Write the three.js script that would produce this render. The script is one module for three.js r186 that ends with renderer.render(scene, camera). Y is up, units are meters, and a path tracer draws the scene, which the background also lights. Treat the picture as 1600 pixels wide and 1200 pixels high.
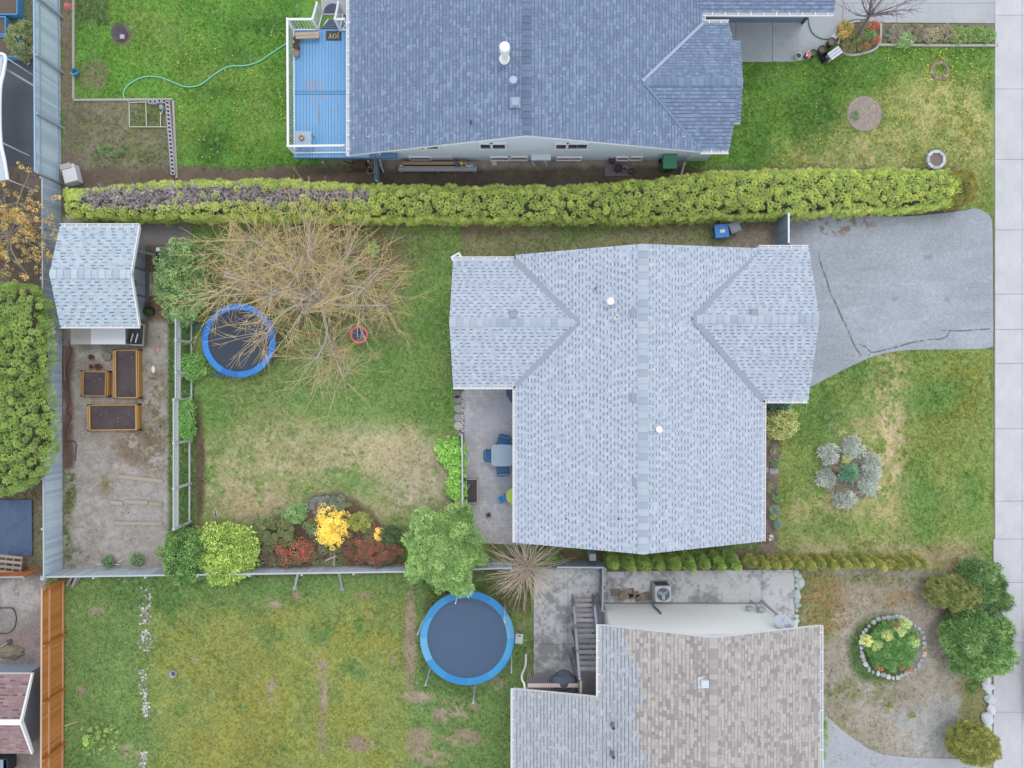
import * as THREE from 'three';
import { mergeGeometries } from 'three/addons/utils/BufferGeometryUtils.js';
import { RoundedBoxGeometry } from 'three/addons/geometries/RoundedBoxGeometry.js';

// ------------------------------------------------------------------ camera, sky, sun, exposure
const H = 33, S = 0.03;                       // camera height above the yards, metres of ground per photograph pixel
const scene = new THREE.Scene();
const camera = new THREE.PerspectiveCamera(2 * Math.atan(18 / 33) * 180 / Math.PI, 4 / 3, 0.5, 900);
camera.up.set(0, 0, -1); camera.position.set(0, H, 0); camera.lookAt(0, 0, 0);
const skyW = 256, skyH = 128, skyData = new Float32Array(skyW * skyH * 4);
for (let j = 0; j < skyH; j++) {              // even overcast: a thin veil, a little brighter low down, faintly blue
  const el = ((j + 0.5) / skyH - 0.5) * Math.PI, s = Math.max(0, Math.sin(el)), L = el < 0 ? 0.5 : 0.82 + 0.85 * (1 - s) * (1 - s);
  for (let i = 0; i < skyW; i++) { const k = (j * skyW + i) * 4; skyData[k] = 1.01 * L; skyData[k + 1] = 1.06 * L; skyData[k + 2] = 1.15 * L; skyData[k + 3] = 1; }
}
const sky = new THREE.DataTexture(skyData, skyW, skyH, THREE.RGBAFormat, THREE.FloatType);
sky.mapping = THREE.EquirectangularReflectionMapping; sky.magFilter = THREE.LinearFilter; sky.needsUpdate = true;
scene.background = sky; scene.environment = sky;
const sun = new THREE.DirectionalLight(new THREE.Color(1, 0.965, 0.91), 0.75);
sun.position.set(6, 30, -11); sun.target.position.set(0, 0, 0); sun.castShadow = true; sun.shadow.radius = 34;
sun.shadow.mapSize.set(4096, 4096);
Object.assign(sun.shadow.camera, { left: -34, right: 34, top: 30, bottom: -30, near: 1, far: 90 });
scene.add(sun, sun.target);
const renderer = new THREE.WebGLRenderer({ antialias: true });
renderer.toneMapping = THREE.LinearToneMapping; renderer.toneMappingExposure = 1.13; renderer.shadowMap.enabled = true;

// ------------------------------------------------------------------ helpers
const V = (x, y, z) => new THREE.Vector3(x, y, z);
const W = (px, py, h = 0) => V((px - 800) * S * (H - h) / H, h, (py - 600) * S * (H - h) / H);   // a point at height h above the yard
function RNG(a) { return () => { a |= 0; a = a + 0x6D2B79F5 | 0; let t = Math.imul(a ^ a >>> 15, 1 | a); t = t + Math.imul(t ^ t >>> 7, 61 | t) ^ t; return ((t ^ t >>> 14) >>> 0) / 4294967296; }; }
const rand = RNG(20240501);
const rr = (a, b, r = rand) => a + (b - a) * r();
const lerp = (a, b, t) => a + (b - a) * t, clamp = (x, a = 0, b = 1) => Math.min(b, Math.max(a, x));
const sm = (a, b, x) => { const t = clamp((x - a) / (b - a)); return t * t * (3 - 2 * t); };
function hash(i, j, s) { let h = Math.imul(i, 374761393) + Math.imul(j, 668265263) + Math.imul(s, 2246822519) | 0; h = Math.imul(h ^ h >>> 13, 1274126177); return ((h ^ h >>> 16) >>> 0) / 4294967296; }
function vnoise(x, y, s = 0) { const i = Math.floor(x), j = Math.floor(y), fx = x - i, fy = y - j, u = fx * fx * (3 - 2 * fx), v = fy * fy * (3 - 2 * fy); return lerp(lerp(hash(i, j, s), hash(i + 1, j, s), u), lerp(hash(i, j + 1, s), hash(i + 1, j + 1, s), u), v); }
const fbm = (x, y, s = 0, o = 3) => { let a = 0, w = 0.5, t = 0; for (let k = 0; k < o; k++) { a += w * vnoise(x, y, s + k * 17); t += w; x *= 2.03; y *= 2.03; w *= 0.5; } return a / t; };
const lin1 = c => c <= 0.04045 ? c / 12.92 : Math.pow((c + 0.055) / 1.055, 2.4);
const toS = c => c <= 0.0031308 ? c * 12.92 : 1.055 * Math.pow(c, 1 / 2.4) - 0.055;
const GAIN = 0.8;
const L3 = (hex, g = GAIN) => [lin1((hex >> 16) / 255) * g, lin1((hex >> 8 & 255) / 255) * g, lin1((hex & 255) / 255) * g];
const mats = new Map();
function mat(hex, rough = 0.85, o = {}) {
  const key = hex + '|' + rough + '|' + JSON.stringify(o); if (mats.has(key)) return mats.get(key);
  const { gain = GAIN, ...rest } = o; const m = new THREE.MeshStandardMaterial({ roughness: rough, metalness: 0, ...rest }); m.color.setRGB(...L3(hex, gain)); mats.set(key, m); return m;
}
const vcMat = new THREE.MeshStandardMaterial({ vertexColors: true, roughness: 0.9 });
const leafMat = new THREE.MeshStandardMaterial({ color: 0xffffff, roughness: 0.75, side: THREE.DoubleSide });
const taken = new Map();
function numbered(n) { const k = taken.get(n) || 0; taken.set(n, k + 1); return k ? n + '_' + String(k).padStart(3, '0') : n; }
function tag(o, label, category, group, kind) { o.userData.label = label; if (category) o.userData.category = category; if (group) o.userData.group = group; if (kind) o.userData.kind = kind; return o; }
function thing(name, label, category, group) { const g = new THREE.Group(); g.name = numbered(name); scene.add(g); return tag(g, label, category, group); }
function part(parent, name, geo, m, label) { const o = new THREE.Mesh(geo, m); o.name = name; o.castShadow = o.receiveShadow = true; parent.add(o); if (label) o.userData.label = label; return o; }
function solo(name, label, category, geo, m, group, kind) { const o = part(scene, numbered(name), geo, m); return tag(o, label, category, group, kind); }
function setting(name, geo, m, label) { const o = part(scene, numbered(name), geo, m); o.userData.kind = 'structure'; o.userData.label = label; return o; }
function base(g, p) { g.position.copy(p); for (const c of g.children) c.position.sub(p); return g; }
function strip(g, uv) { const n = g.index ? g.toNonIndexed() : g; for (const k of Object.keys(n.attributes)) if (k !== 'position' && k !== 'normal' && !(uv && k === 'uv')) n.deleteAttribute(k); return n; }
const merge = (list, uv = false) => mergeGeometries(list.map(g => strip(g, uv)));
const box = (cx, cy, cz, w, h, d, ry = 0) => { const g = new THREE.BoxGeometry(w, h, d); if (ry) g.rotateY(ry); return g.translate(cx, cy, cz); };
const rbox = (cx, cy, cz, w, h, d, r = 0.03, ry = 0) => { const g = new RoundedBoxGeometry(w, h, d, 2, r); if (ry) g.rotateY(ry); return g.translate(cx, cy, cz); };
const cyl = (cx, cy, cz, r0, r1, h, n = 16) => new THREE.CylinderGeometry(r1, r0, h, n).translate(cx, cy, cz);
function beam(p, q, w, h) { const d = q.clone().sub(p), L = d.length(), g = new THREE.BoxGeometry(w, h, L), m = new THREE.Matrix4().lookAt(q, p, Math.abs(d.y) > 0.999 * L ? V(1, 0, 0) : V(0, 1, 0)); g.applyMatrix4(m); return g.translate((p.x + q.x) / 2, (p.y + q.y) / 2, (p.z + q.z) / 2); }
const tube = (pts, r, sides = 6, seg = pts.length * 6) => new THREE.TubeGeometry(new THREE.CatmullRomCurve3(pts), seg, r, sides, false);
function slab(pts, y0, y1) {                   // pts: Vector3 outline, extruded from y0 up to y1
  const s = new THREE.Shape(pts.map(p => new THREE.Vector2(p.x, -p.z))); return new THREE.ExtrudeGeometry(s, { depth: y1 - y0, bevelEnabled: false }).rotateX(-Math.PI / 2).translate(0, y0, 0);
}
const smoothPts = (list, n = 6, closed = true) => new THREE.CatmullRomCurve3(list.map(([x, y]) => W(x, y)), closed, 'catmullrom', 0.5).getPoints(list.length * n).slice(0, closed ? -1 : undefined);
function uvXZ(g, x0, z0, w, d) { const p = g.attributes.position, a = new Float32Array(p.count * 2); for (let i = 0; i < p.count; i++) { a[2 * i] = (p.getX(i) - x0) / w; a[2 * i + 1] = 1 - (p.getZ(i) - z0) / d; } g.setAttribute('uv', new THREE.BufferAttribute(a, 2)); return g; }
function surfTex(x0, z0, w, d, nx, ny, fn) {   // colour map over a patch of the place, fn(world x, world z) -> linear rgb
  const data = new Uint8Array(nx * ny * 4);
  for (let j = 0; j < ny; j++) for (let i = 0; i < nx; i++) {
    const c = fn(x0 + (i + 0.5) / nx * w, z0 + (1 - (j + 0.5) / ny) * d), k = (j * nx + i) * 4;
    for (let q = 0; q < 3; q++) data[k + q] = clamp(toS(clamp(c[q]))) * 255; data[k + 3] = 255;
  }
  const t = new THREE.DataTexture(data, nx, ny); t.colorSpace = THREE.SRGBColorSpace; t.magFilter = THREE.LinearFilter; t.minFilter = THREE.LinearMipmapLinearFilter; t.generateMipmaps = true; t.needsUpdate = true; return t;
}
function paved(pts, y0, y1, res, fn, rough = 0.9) {   // slab with its own computed surface; returns [geometry, material]
  const b = new THREE.Box3().setFromPoints(pts), w = b.max.x - b.min.x, d = b.max.z - b.min.z;
  const t = surfTex(b.min.x, b.min.z, w, d, Math.min(1024, Math.ceil(w / res)), Math.min(1024, Math.ceil(d / res)), fn);
  return [uvXZ(slab(pts, y0, y1), b.min.x, b.min.z, w, d), new THREE.MeshStandardMaterial({ map: t, roughness: rough })];
}
const mul = (c, k) => [c[0] * k, c[1] * k, c[2] * k], mix3 = (a, b, t) => [lerp(a[0], b[0], t), lerp(a[1], b[1], t), lerp(a[2], b[2], t)];
const P = (list, h = 0) => list.map(([x, y]) => W(x, y, h));
const tx = x => 800 + x / S, tz = z => 600 + z / S;    // ground metres -> photograph pixels

class TB {                                     // tapered tubes with vertex colours, joined in one geometry
  constructor() { this.p = []; this.n = []; this.c = []; this.i = []; }
  add(pts, r0, r1, c0, c1, sides = 4) {
    const n = pts.length, start = this.p.length / 3; let prev = null;
    for (let k = 0; k < n; k++) {
      const a = pts[Math.max(0, k - 1)], b = pts[Math.min(n - 1, k + 1)], t = V(b.x - a.x, b.y - a.y, b.z - a.z).normalize();
      const u = prev ? prev.clone().addScaledVector(t, -prev.dot(t)).normalize() : V(0.31, 0.2, 0.93).cross(t).normalize(), v = t.clone().cross(u); prev = u;
      const f = k / (n - 1), r = lerp(r0, r1, f), c = mix3(c0, c1, f);
      for (let s = 0; s < sides; s++) { const q = s / sides * Math.PI * 2, x = Math.cos(q), y = Math.sin(q), nx = u.x * x + v.x * y, ny = u.y * x + v.y * y, nz = u.z * x + v.z * y; this.p.push(pts[k].x + nx * r, pts[k].y + ny * r, pts[k].z + nz * r); this.n.push(nx, ny, nz); this.c.push(...c); }
      if (k) for (let s = 0; s < sides; s++) { const A = start + (k - 1) * sides + s, B = start + (k - 1) * sides + (s + 1) % sides; this.i.push(A, B, A + sides, B, B + sides, A + sides); }
    }
  }
  geo() { const g = new THREE.BufferGeometry(); g.setAttribute('position', new THREE.Float32BufferAttribute(this.p, 3)); g.setAttribute('normal', new THREE.Float32BufferAttribute(this.n, 3)); g.setAttribute('color', new THREE.Float32BufferAttribute(this.c, 3)); g.setIndex(this.i); return g; }
}
class QB {                                     // flat polygons with vertex colours, joined in one geometry
  constructor() { this.p = []; this.n = []; this.c = []; }
  poly(pts, c) { const n = V().subVectors(pts[1], pts[0]).cross(V().subVectors(pts[2], pts[0])).normalize(); for (let k = 1; k < pts.length - 1; k++) for (const q of [pts[0], pts[k], pts[k + 1]]) { this.p.push(q.x, q.y, q.z); this.n.push(n.x, n.y, n.z); this.c.push(...c); } }
  geo() { const g = new THREE.BufferGeometry(); g.setAttribute('position', new THREE.Float32BufferAttribute(this.p, 3)); g.setAttribute('normal', new THREE.Float32BufferAttribute(this.n, 3)); g.setAttribute('color', new THREE.Float32BufferAttribute(this.c, 3)); return g; }
}
const tmpM = new THREE.Matrix4(), tmpQ = new THREE.Quaternion(), tmpE = new THREE.Euler(), tmpS = V(), tmpC = new THREE.Color();
function scatter(parent, name, geo, items, m = leafMat) {   // items: {p, s, e:[x,y,z], c}
  const o = new THREE.InstancedMesh(geo, m, items.length); o.name = name; o.castShadow = o.receiveShadow = true; o.userData.kind = 'stuff';
  items.forEach((t, i) => { tmpQ.setFromEuler(tmpE.set(...(t.e || [0, 0, 0]))); tmpS.setScalar(1); if (typeof t.s === 'number') tmpS.setScalar(t.s); else if (t.s) tmpS.set(...t.s); o.setMatrixAt(i, tmpM.compose(t.p, tmpQ, tmpS)); o.setColorAt(i, tmpC.setRGB(...t.c)); });
  parent.add(o); return o;
}
// a clump of n small leaf faces, radius about 1, leaves pointing outwards
function clump(seed, n, leafL, leafW, { hemi = false, fill = 0.35, droop = 0, spread = 0.8 } = {}) {
  const r = RNG(seed), pos = [], q = [];
  for (let k = 0; k < n; k++) {
    const d = V(r() * 2 - 1, r() * 2 - 1, r() * 2 - 1).normalize(); if (hemi && d.y < -0.1) d.y = -d.y;
    const o = d.clone().multiplyScalar(lerp(fill, 1 - leafL * 0.4, Math.sqrt(r())));
    const dir = d.clone().add(V(rr(-spread, spread, r), rr(-spread, spread, r) - droop, rr(-spread, spread, r))).normalize();
    const side = V(r() - 0.5, r() - 0.5, r() - 0.5).cross(dir).normalize(), up = side.clone().cross(dir).multiplyScalar(leafL * 0.12);
    const L = leafL * rr(0.7, 1.2, r), w = leafW * rr(0.7, 1.2, r), tip = o.clone().addScaledVector(dir, L), mid = o.clone().addScaledVector(dir, L * 0.45).add(up), a = mid.clone().addScaledVector(side, w / 2), b = mid.clone().addScaledVector(side, -w / 2);
    for (const v of [o, a, tip, o, tip, b]) pos.push(v.x, v.y, v.z);
  }
  const g = new THREE.BufferGeometry(); g.setAttribute('position', new THREE.Float32BufferAttribute(pos, 3)); g.computeVertexNormals(); return g;
}
const rot3 = r => [r() * 6.283, r() * 6.283, r() * 6.283];
// ------------------------------------------------------------------ the ground: soil, turf and dry patches
const GX0 = -30, GZ0 = -23, GW = 60, GD = 46, NX = 2048, NZ = 1570;
const gr = new Float32Array(NX * NZ * 3), gd = new Float32Array(NX * NZ);     // colour; grass cover 0..1
const gix = px => Math.round(((px - 800) * S - GX0) / GW * NX), giz = py => Math.round(((py - 600) * S - GZ0) / GD * NZ);
function paint(o) {   // o: {e:[px,py,rx,ry,(angle)] | q:[[px,py]..] , c:[hex,hex], d: cover, soft: px, warp: px, a: amount, f: grain m, br: breakup}
  const soft = o.soft ?? 10, warp = o.warp ?? 8, s = o.seed ?? (paint.k = (paint.k || 0) + 7), a = o.a ?? 1, cs = o.c.map(h => { const c = L3(h), y = 0.3 * c[0] + 0.6 * c[1] + 0.1 * c[2]; return c[1] > c[0] ? mix3(c, [y * 1.06, y * 0.98, y * 0.8], 0.16) : c; }), fr = 1 / (o.f ?? 1.2), br = o.br ?? 0, m = soft + warp;
  let x0, x1, y0, y1; if (o.e) { const R = Math.max(o.e[2], o.e[3]); x0 = o.e[0] - R - m; x1 = o.e[0] + R + m; y0 = o.e[1] - R - m; y1 = o.e[1] + R + m; } else { x0 = Math.min(...o.q.map(p => p[0])) - m; x1 = Math.max(...o.q.map(p => p[0])) + m; y0 = Math.min(...o.q.map(p => p[1])) - m; y1 = Math.max(...o.q.map(p => p[1])) + m; }
  const i0 = Math.max(0, gix(x0)), i1 = Math.min(NX - 1, gix(x1)), j0 = Math.max(0, giz(y0)), j1 = Math.min(NZ - 1, giz(y1));
  const ca = Math.cos(o.e?.[4] || 0), sa = Math.sin(o.e?.[4] || 0);
  for (let j = j0; j <= j1; j++) for (let i = i0; i <= i1; i++) {
    const X = GX0 + (i + 0.5) / NX * GW, Z = GZ0 + (j + 0.5) / NZ * GD; let px = tx(X), py = tz(Z);
    if (warp) { px += (fbm(X * 0.9, Z * 0.9, s, 3) - 0.5) * 2 * warp; py += (fbm(X * 0.9, Z * 0.9, s + 3, 3) - 0.5) * 2 * warp; }
    let dist;   // signed distance in px, negative inside
    if (o.e) { const dx = px - o.e[0], dy = py - o.e[1], u = (dx * ca + dy * sa) / o.e[2], v = (-dx * sa + dy * ca) / o.e[3]; dist = (Math.hypot(u, v) - 1) * Math.min(o.e[2], o.e[3]); }
    else { let inside = false, best = 1e9; const q = o.q; for (let k = 0, l = q.length - 1; k < q.length; l = k++) { const [ax, ay] = q[l], [bx, by] = q[k]; if ((ay > py) !== (by > py) && px < (bx - ax) * (py - ay) / (by - ay) + ax) inside = !inside; const ex = bx - ax, ey = by - ay, t = clamp(((px - ax) * ex + (py - ay) * ey) / (ex * ex + ey * ey)), d = (px - ax - ex * t) ** 2 + (py - ay - ey * t) ** 2; if (d < best) best = d; } dist = Math.sqrt(best) * (inside ? -1 : 1); }
    let w = (1 - sm(-soft, soft, dist)) * a; if (w < 0.004) continue;
    if (br) { const n = 0.6 * fbm(X * 2.2, Z * 2.2, s + 11, 3) + 0.4 * fbm(X * 8, Z * 8, s + 13, 2); w *= sm(0.5 - 0.1, 0.5 + 0.1, n + (br - 0.5) * 0.6); }
    const n = clamp((fbm(X * fr, Z * fr, s + 5, 4) - 0.5) * 2.2 + 0.5), g = 0.86 + 0.28 * hash(i, j, 5), k = j * NX + i;
    const c = cs.length > 1 ? mix3(cs[0], cs[1], n) : cs[0];
    for (let q = 0; q < 3; q++) gr[3 * k + q] = lerp(gr[3 * k + q], c[q] * g, w);
    if (o.d !== undefined) gd[k] = lerp(gd[k], o.d, w);
  }
}
const all = [[-250, -200], [1850, -200], [1850, 1400], [-250, 1400]], rect = (a, b, c, d) => [[a, b], [c, b], [c, d], [a, d]];
paint({ q: all, c: [0x6d8446, 0x7c8450], d: 0.8, warp: 0, f: 2.5 });
// back lawn of the northern neighbour
paint({ q: rect(90, -60, 560, 300), c: [0x5c982a, 0x6ea630], d: 1, f: 1.5 });
for (const [x, y, a, b] of [[240, 60, 60, 40], [330, 120, 60, 30], [300, 200, 40, 40], [400, 190, 40, 60], [200, 20, 50, 20]]) paint({ e: [x, y, a, b], c: [0x86a83e, 0x7ea03c], a: 0.6, soft: 25, warp: 20 });
for (const [x, y, a, b] of [[375, 85, 20, 14], [350, 140, 30, 12], [330, 230, 30, 30], [410, 40, 40, 14]]) paint({ e: [x, y, a, b], c: [0x3f7526, 0x4c8030], a: 0.7, soft: 15, warp: 12 });
paint({ q: rect(97, 158, 270, 290), c: [0x7d7560, 0x8d8670], d: 0.18, soft: 5, warp: 4 });
paint({ e: [190, 220, 70, 45], c: [0x66753f, 0x7b8450], d: 0.55, a: 0.9, br: 0.55, soft: 30 });
paint({ q: rect(204, 160, 262, 200), c: [0x6b7a45, 0x74804c], d: 0.6, br: 0.6, soft: 6 });
paint({ q: [[96, 230], [125, 250], [150, 290], [96, 290]], c: [0x7d6c60, 0x8d7c70], d: 0.03, soft: 8 });
paint({ q: rect(95, -30, 116, 158), c: [0x8b7d6c, 0x84795f], d: 0.15, soft: 4 });
paint({ q: rect(116, -30, 172, 40), c: [0x5d7c3c, 0x648440], d: 0.8, soft: 6 });
paint({ e: [140, 120, 26, 26], c: [0x7c7a55, 0x86805f], d: 0.3, br: 0.6 });
paint({ e: [190, 53, 16, 17], c: [0x948a7c, 0x857a6e], d: 0.02, soft: 4, warp: 3 });
// strip under the northern house and beside the hedge
paint({ q: rect(500, 236, 1110, 312), c: [0xa09286, 0xb0a296], d: 0.05, soft: 6 });
paint({ q: [[600, 272], [900, 272], [960, 292], [900, 310], [600, 300]], c: [0x5c8040, 0x6c8c4a], d: 0.9, soft: 7 });
paint({ q: rect(450, 255, 560, 290), c: [0x5b8630, 0x6a8f3c], d: 0.9, soft: 12, warp: 10 });
paint({ e: [535, 276, 35, 9], c: [0x8a7a68, 0x7c6c5a], d: 0.05, soft: 6 });
// front lawn of the northern neighbour
paint({ q: [[1060, 40], [1562, 60], [1562, 335], [1075, 300]], c: [0x62962e, 0x74a236], d: 1, f: 1.6, soft: 8 });
paint({ q: [[1400, 120], [1560, 110], [1560, 335], [1180, 300], [1250, 220]], c: [0xaeac66, 0x98ac5a], d: 0.9, a: 0.75, soft: 40, warp: 20 });
paint({ e: [1400, 240, 150, 40], c: [0xcabe8c, 0xa8ae66], d: 0.6, a: 0.85, br: 0.56, soft: 30, warp: 20 });
paint({ e: [1480, 180, 70, 60], c: [0xccc28a, 0xaab264], d: 0.65, a: 0.75, br: 0.55, soft: 30, warp: 20 });
for (const [x, y, a, b] of [[1503, 130, 10, 7], [1545, 150, 12, 20], [1340, 110, 60, 30], [1505, 85, 8, 6], [1270, 180, 40, 50], [1425, 225, 10, 12]]) paint({ e: [x, y, a, b], c: [0x4c8128, 0x5c8c30], a: 0.6, soft: 12, warp: 8 });
paint({ e: [1350, 178, 27.5, 27.5], c: [0x978a7c, 0xa3968a], d: 0, soft: 1.5, warp: 1 });
// hedge bottom
paint({ q: rect(95, 262, 1500, 352), c: [0x6a5c50, 0x77685a], d: 0.0, soft: 6 });
// strip between hedge and main house
paint({ q: rect(540, 345, 1215, 420), c: [0x9c9672, 0x8c9462], d: 0.75, soft: 8 });
paint({ q: rect(300, 338, 820, 366), c: [0x8c7a6a, 0x96846c], d: 0.12, soft: 9, warp: 8 });
paint({ e: [900, 365, 60, 18], c: [0x76964a, 0x869a54], d: 0.9, soft: 15 });
for (const [x, a] of [[830, 40], [985, 60], [1060, 50]]) paint({ e: [x, 368, a, 12], c: [0xaea286, 0xa4987a], d: 0.5, a: 0.75, soft: 12, br: 0.5 });
paint({ q: rect(1140, 345, 1216, 392), c: [0x8a7c72, 0x968a7c], d: 0.08, soft: 9 });
// back yard of the main house
paint({ q: rect(272, 352, 722, 890), c: [0x80a050, 0x90a65a], d: 0.95, soft: 6, f: 2.0 });
paint({ e: [480, 440, 180, 120], c: [0x83785f, 0x77774f], d: 0.4, a: 0.9, br: 0.6, soft: 40, warp: 20 });
paint({ e: [560, 395, 100, 45], c: [0x83745c, 0x77694f], d: 0.15, a: 0.85, br: 0.55, soft: 25, warp: 14 });
paint({ e: [520, 735, 205, 90], c: [0xc4b896, 0xaaa678], d: 0.5, a: 0.95, br: 0.6, soft: 45, warp: 25 });
paint({ e: [600, 690, 100, 45, 0.2], c: [0xc8bc98, 0xa8a678], d: 0.5, a: 0.95, br: 0.6, soft: 30, warp: 20 });
paint({ e: [645, 750, 60, 60], c: [0xc8bca4, 0xaca682], d: 0.4, a: 0.9, br: 0.6, soft: 30, warp: 20 });
paint({ e: [395, 790, 80, 30, -0.4], c: [0xc2b092, 0xaca478], d: 0.4, a: 0.9, br: 0.6, soft: 20, warp: 14 });
paint({ e: [460, 690, 60, 40], c: [0xbcb48c, 0x9ca06c], d: 0.5, a: 0.7, br: 0.55, soft: 25, warp: 14 });
for (const [x, y, a, b] of [[680, 640, 40, 45], [665, 500, 30, 80], [540, 760, 60, 12], [560, 640, 90, 30], [330, 640, 30, 40], [600, 570, 50, 25], [690, 450, 20, 60]]) paint({ e: [x, y, a, b], c: [0x6a9e44, 0x7ca84c], a: 0.75, soft: 22, warp: 16 });
paint({ e: [310, 725, 9, 100], c: [0x6a5f4b, 0x625542], d: 0.15, soft: 4, warp: 4 });
paint({ e: [430, 430, 60, 50], c: [0x7a6d5a, 0x6f6b4a], d: 0.2, a: 0.7, br: 0.5, soft: 30 });
// shrub bed at the foot of the yard
paint({ q: [[395, 890], [410, 840], [470, 800], [490, 775], [530, 765], [570, 790], [610, 830], [640, 890]], c: [0x71624f, 0x807062], d: 0.1, soft: 7 });
paint({ e: [512, 783, 30, 14], c: [0x8d8a86, 0x75756a], d: 0.25, soft: 8, br: 0.6 });
// kitchen garden
paint({ q: rect(98, 340, 268, 892), c: [0x968c82, 0xaca69e], d: 0.015, soft: 4, warp: 3, f: 0.7 });
paint({ q: [[120, 690], [262, 690], [262, 890], [120, 890]], c: [0xb0aaa4, 0xa0968e], d: 0.0, soft: 12, f: 0.35 });
paint({ e: [240, 655, 22, 90], c: [0x7f7c58, 0x867866], d: 0.35, br: 0.5, soft: 12 });
paint({ e: [222, 700, 45, 30], c: [0x7e7060, 0x8f806c], d: 0.12, br: 0.6, soft: 12 });
paint({ q: rect(99, 540, 116, 730), c: [0x6d5a50, 0x8b6a58], d: 0.0, soft: 5 });
paint({ q: [[98, 730], [116, 740], [108, 860], [98, 880]], c: [0x66753c, 0x7a7d46], d: 0.8, soft: 4, br: 0.7 });
paint({ e: [120, 868, 18, 16], c: [0x7a7d55, 0x6e7548], d: 0.5, br: 0.6 });
paint({ e: [168, 757, 10, 14, 0.7], c: [0x7f8250, 0x8a8460], d: 0.4, br: 0.6 });
paint({ q: rect(226, 380, 266, 500), c: [0x7a6a5c, 0x877663], d: 0.02, soft: 4 });
paint({ q: rect(263, 500, 305, 830), c: [0x5f7d3a, 0x54803c], d: 0.9, soft: 3, warp: 2 });
paint({ e: [222, 790, 40, 45], c: [0xaea8a4, 0xa29c96], d: 0, soft: 16, f: 0.3 });
// southern back lawn
paint({ q: rect(100, 900, 830, 1420), c: [0x70964c, 0x80a052], d: 1, f: 2, soft: 4 });
paint({ q: [[240, 950], [640, 930], [640, 1420], [235, 1420]], c: [0xa4a454, 0x94a252], d: 0.95, a: 0.85, soft: 30, warp: 20 });
paint({ q: [[290, 1000], [420, 940], [430, 1200], [300, 1300]], c: [0xa09a4c, 0x8f933f], d: 0.9, a: 0.6, soft: 30, warp: 30, br: 0.6 });
for (const [x, y, a, b, t] of [[377, 1068, 16, 6, -1], [290, 1113, 9, 9, 0], [378, 1108, 9, 7, 0], [325, 962, 8, 7, 0], [345, 940, 20, 8, 0], [500, 985, 22, 18, 0], [432, 990, 20, 8, 0], [560, 1045, 20, 14, .5], [560, 975, 16, 22, 0], [415, 1000, 8, 7, 0], [568, 1100, 12, 7, 0], [260, 950, 20, 30, 0], [445, 1165, 14, 10, 0]]) paint({ e: [x, y, a, b, t], c: [0x548a3e, 0x5e9044], d: 1, a: 0.7, soft: 9, warp: 14, br: 0.62 });
for (const [x, y, a, b, br] of [[641, 1000, 9, 82, 0.75], [652, 1090, 24, 9, 0.7], [562, 1163, 23, 13, 0.9], [655, 1157, 22, 21, 0.85], [722, 1152, 34, 13, 0.6], [504, 1110, 7, 68, 0.62], [432, 944, 9, 6, .7], [465, 928, 7, 5, .9], [570, 932, 12, 5, .8], [676, 1185, 30, 12, 0.55], [575, 957, 5, 4, .8], [425, 1085, 8, 25, 0.5], [720, 1110, 50, 20, 0.35], [310, 1028, 6, 5, .7], [615, 1028, 3, 6, .9], [775, 1070, 14, 12, .5], [815, 970, 8, 16, .55], [150, 955, 14, 10, .5], [195, 1180, 30, 16, .4], [130, 1078, 6, 8, .7], [500, 1040, 14, 20, .4]]) paint({ e: [x, y, a, b], c: [0xad9b88, 0x97866f], d: 0.03, a: 0.95, br, soft: 5, warp: 5 });
paint({ q: rect(660, 900, 835, 960), c: [0x5d7a38, 0x77754f], d: 0.7, soft: 12 });
// main house front lawn
paint({ q: [[1192, 620], [1262, 600], [1300, 560], [1400, 545], [1552, 540], [1552, 892], [1192, 892]], c: [0x84a048, 0x96ac54], d: 1, soft: 4, f: 2 });
paint({ e: [1388, 675, 34, 120], c: [0xd6c4a0, 0xb6aa78], d: 0.3, a: 0.95, br: 0.6, soft: 16, warp: 18, f: 0.5 });
paint({ e: [1345, 670, 40, 26], c: [0xc4ba8a, 0xaaa872], d: 0.5, a: 0.8, br: 0.5, soft: 16, warp: 14 });
paint({ e: [1370, 800, 60, 40, 0.3], c: [0xd0be92, 0xaaa66a], d: 0.4, a: 0.9, br: 0.56, soft: 20, warp: 16, f: 0.5 });
paint({ e: [1275, 800, 60, 40, -0.2], c: [0xc2b888, 0xa2a464], d: 0.6, a: 0.85, br: 0.55, soft: 20, warp: 16 });
paint({ q: rect(1215, 845, 1530, 892), c: [0xc8ba94, 0xa6a472], d: 0.4, a: 0.85, br: 0.6, soft: 16, warp: 10 });
paint({ e: [1475, 872, 45, 22], c: [0xbba888, 0xa0946a], d: 0.2, a: 0.9, br: 0.7, soft: 12 });
for (const [x, y, a, b] of [[1500, 620, 50, 90], [1460, 700, 40, 60], [1215, 760, 15, 100]]) paint({ e: [x, y, a, b], c: [0xa09a4a, 0x8c9444], a: 0.6, br: 0.55, soft: 25, warp: 16 });
for (const [x, y, a, b] of [[1275, 650, 30, 50], [1460, 620, 50, 30], [1440, 780, 30, 60], [1520, 790, 16, 30], [1525, 755, 12, 10], [1540, 870, 10, 40], [1270, 820, 45, 10], [1340, 580, 40, 20]]) paint({ e: [x, y, a, b], c: [0x6c9a42, 0x78a048], a: 0.75, soft: 16, warp: 12 });
paint({ e: [1320, 645, 30, 8, -0.15], c: [0x8fa27a, 0x7f9a68], d: 0.9, a: 0.6, soft: 6, br: 0.6 });
paint({ e: [1300, 670, 8, 20], c: [0x8aa078, 0x7a965f], d: 0.9, a: 0.6, soft: 5, br: 0.6 });
paint({ q: rect(1192, 612, 1217, 870), c: [0x7d6d66, 0x8d7d74], d: 0.03, soft: 3, warp: 4 });
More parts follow.
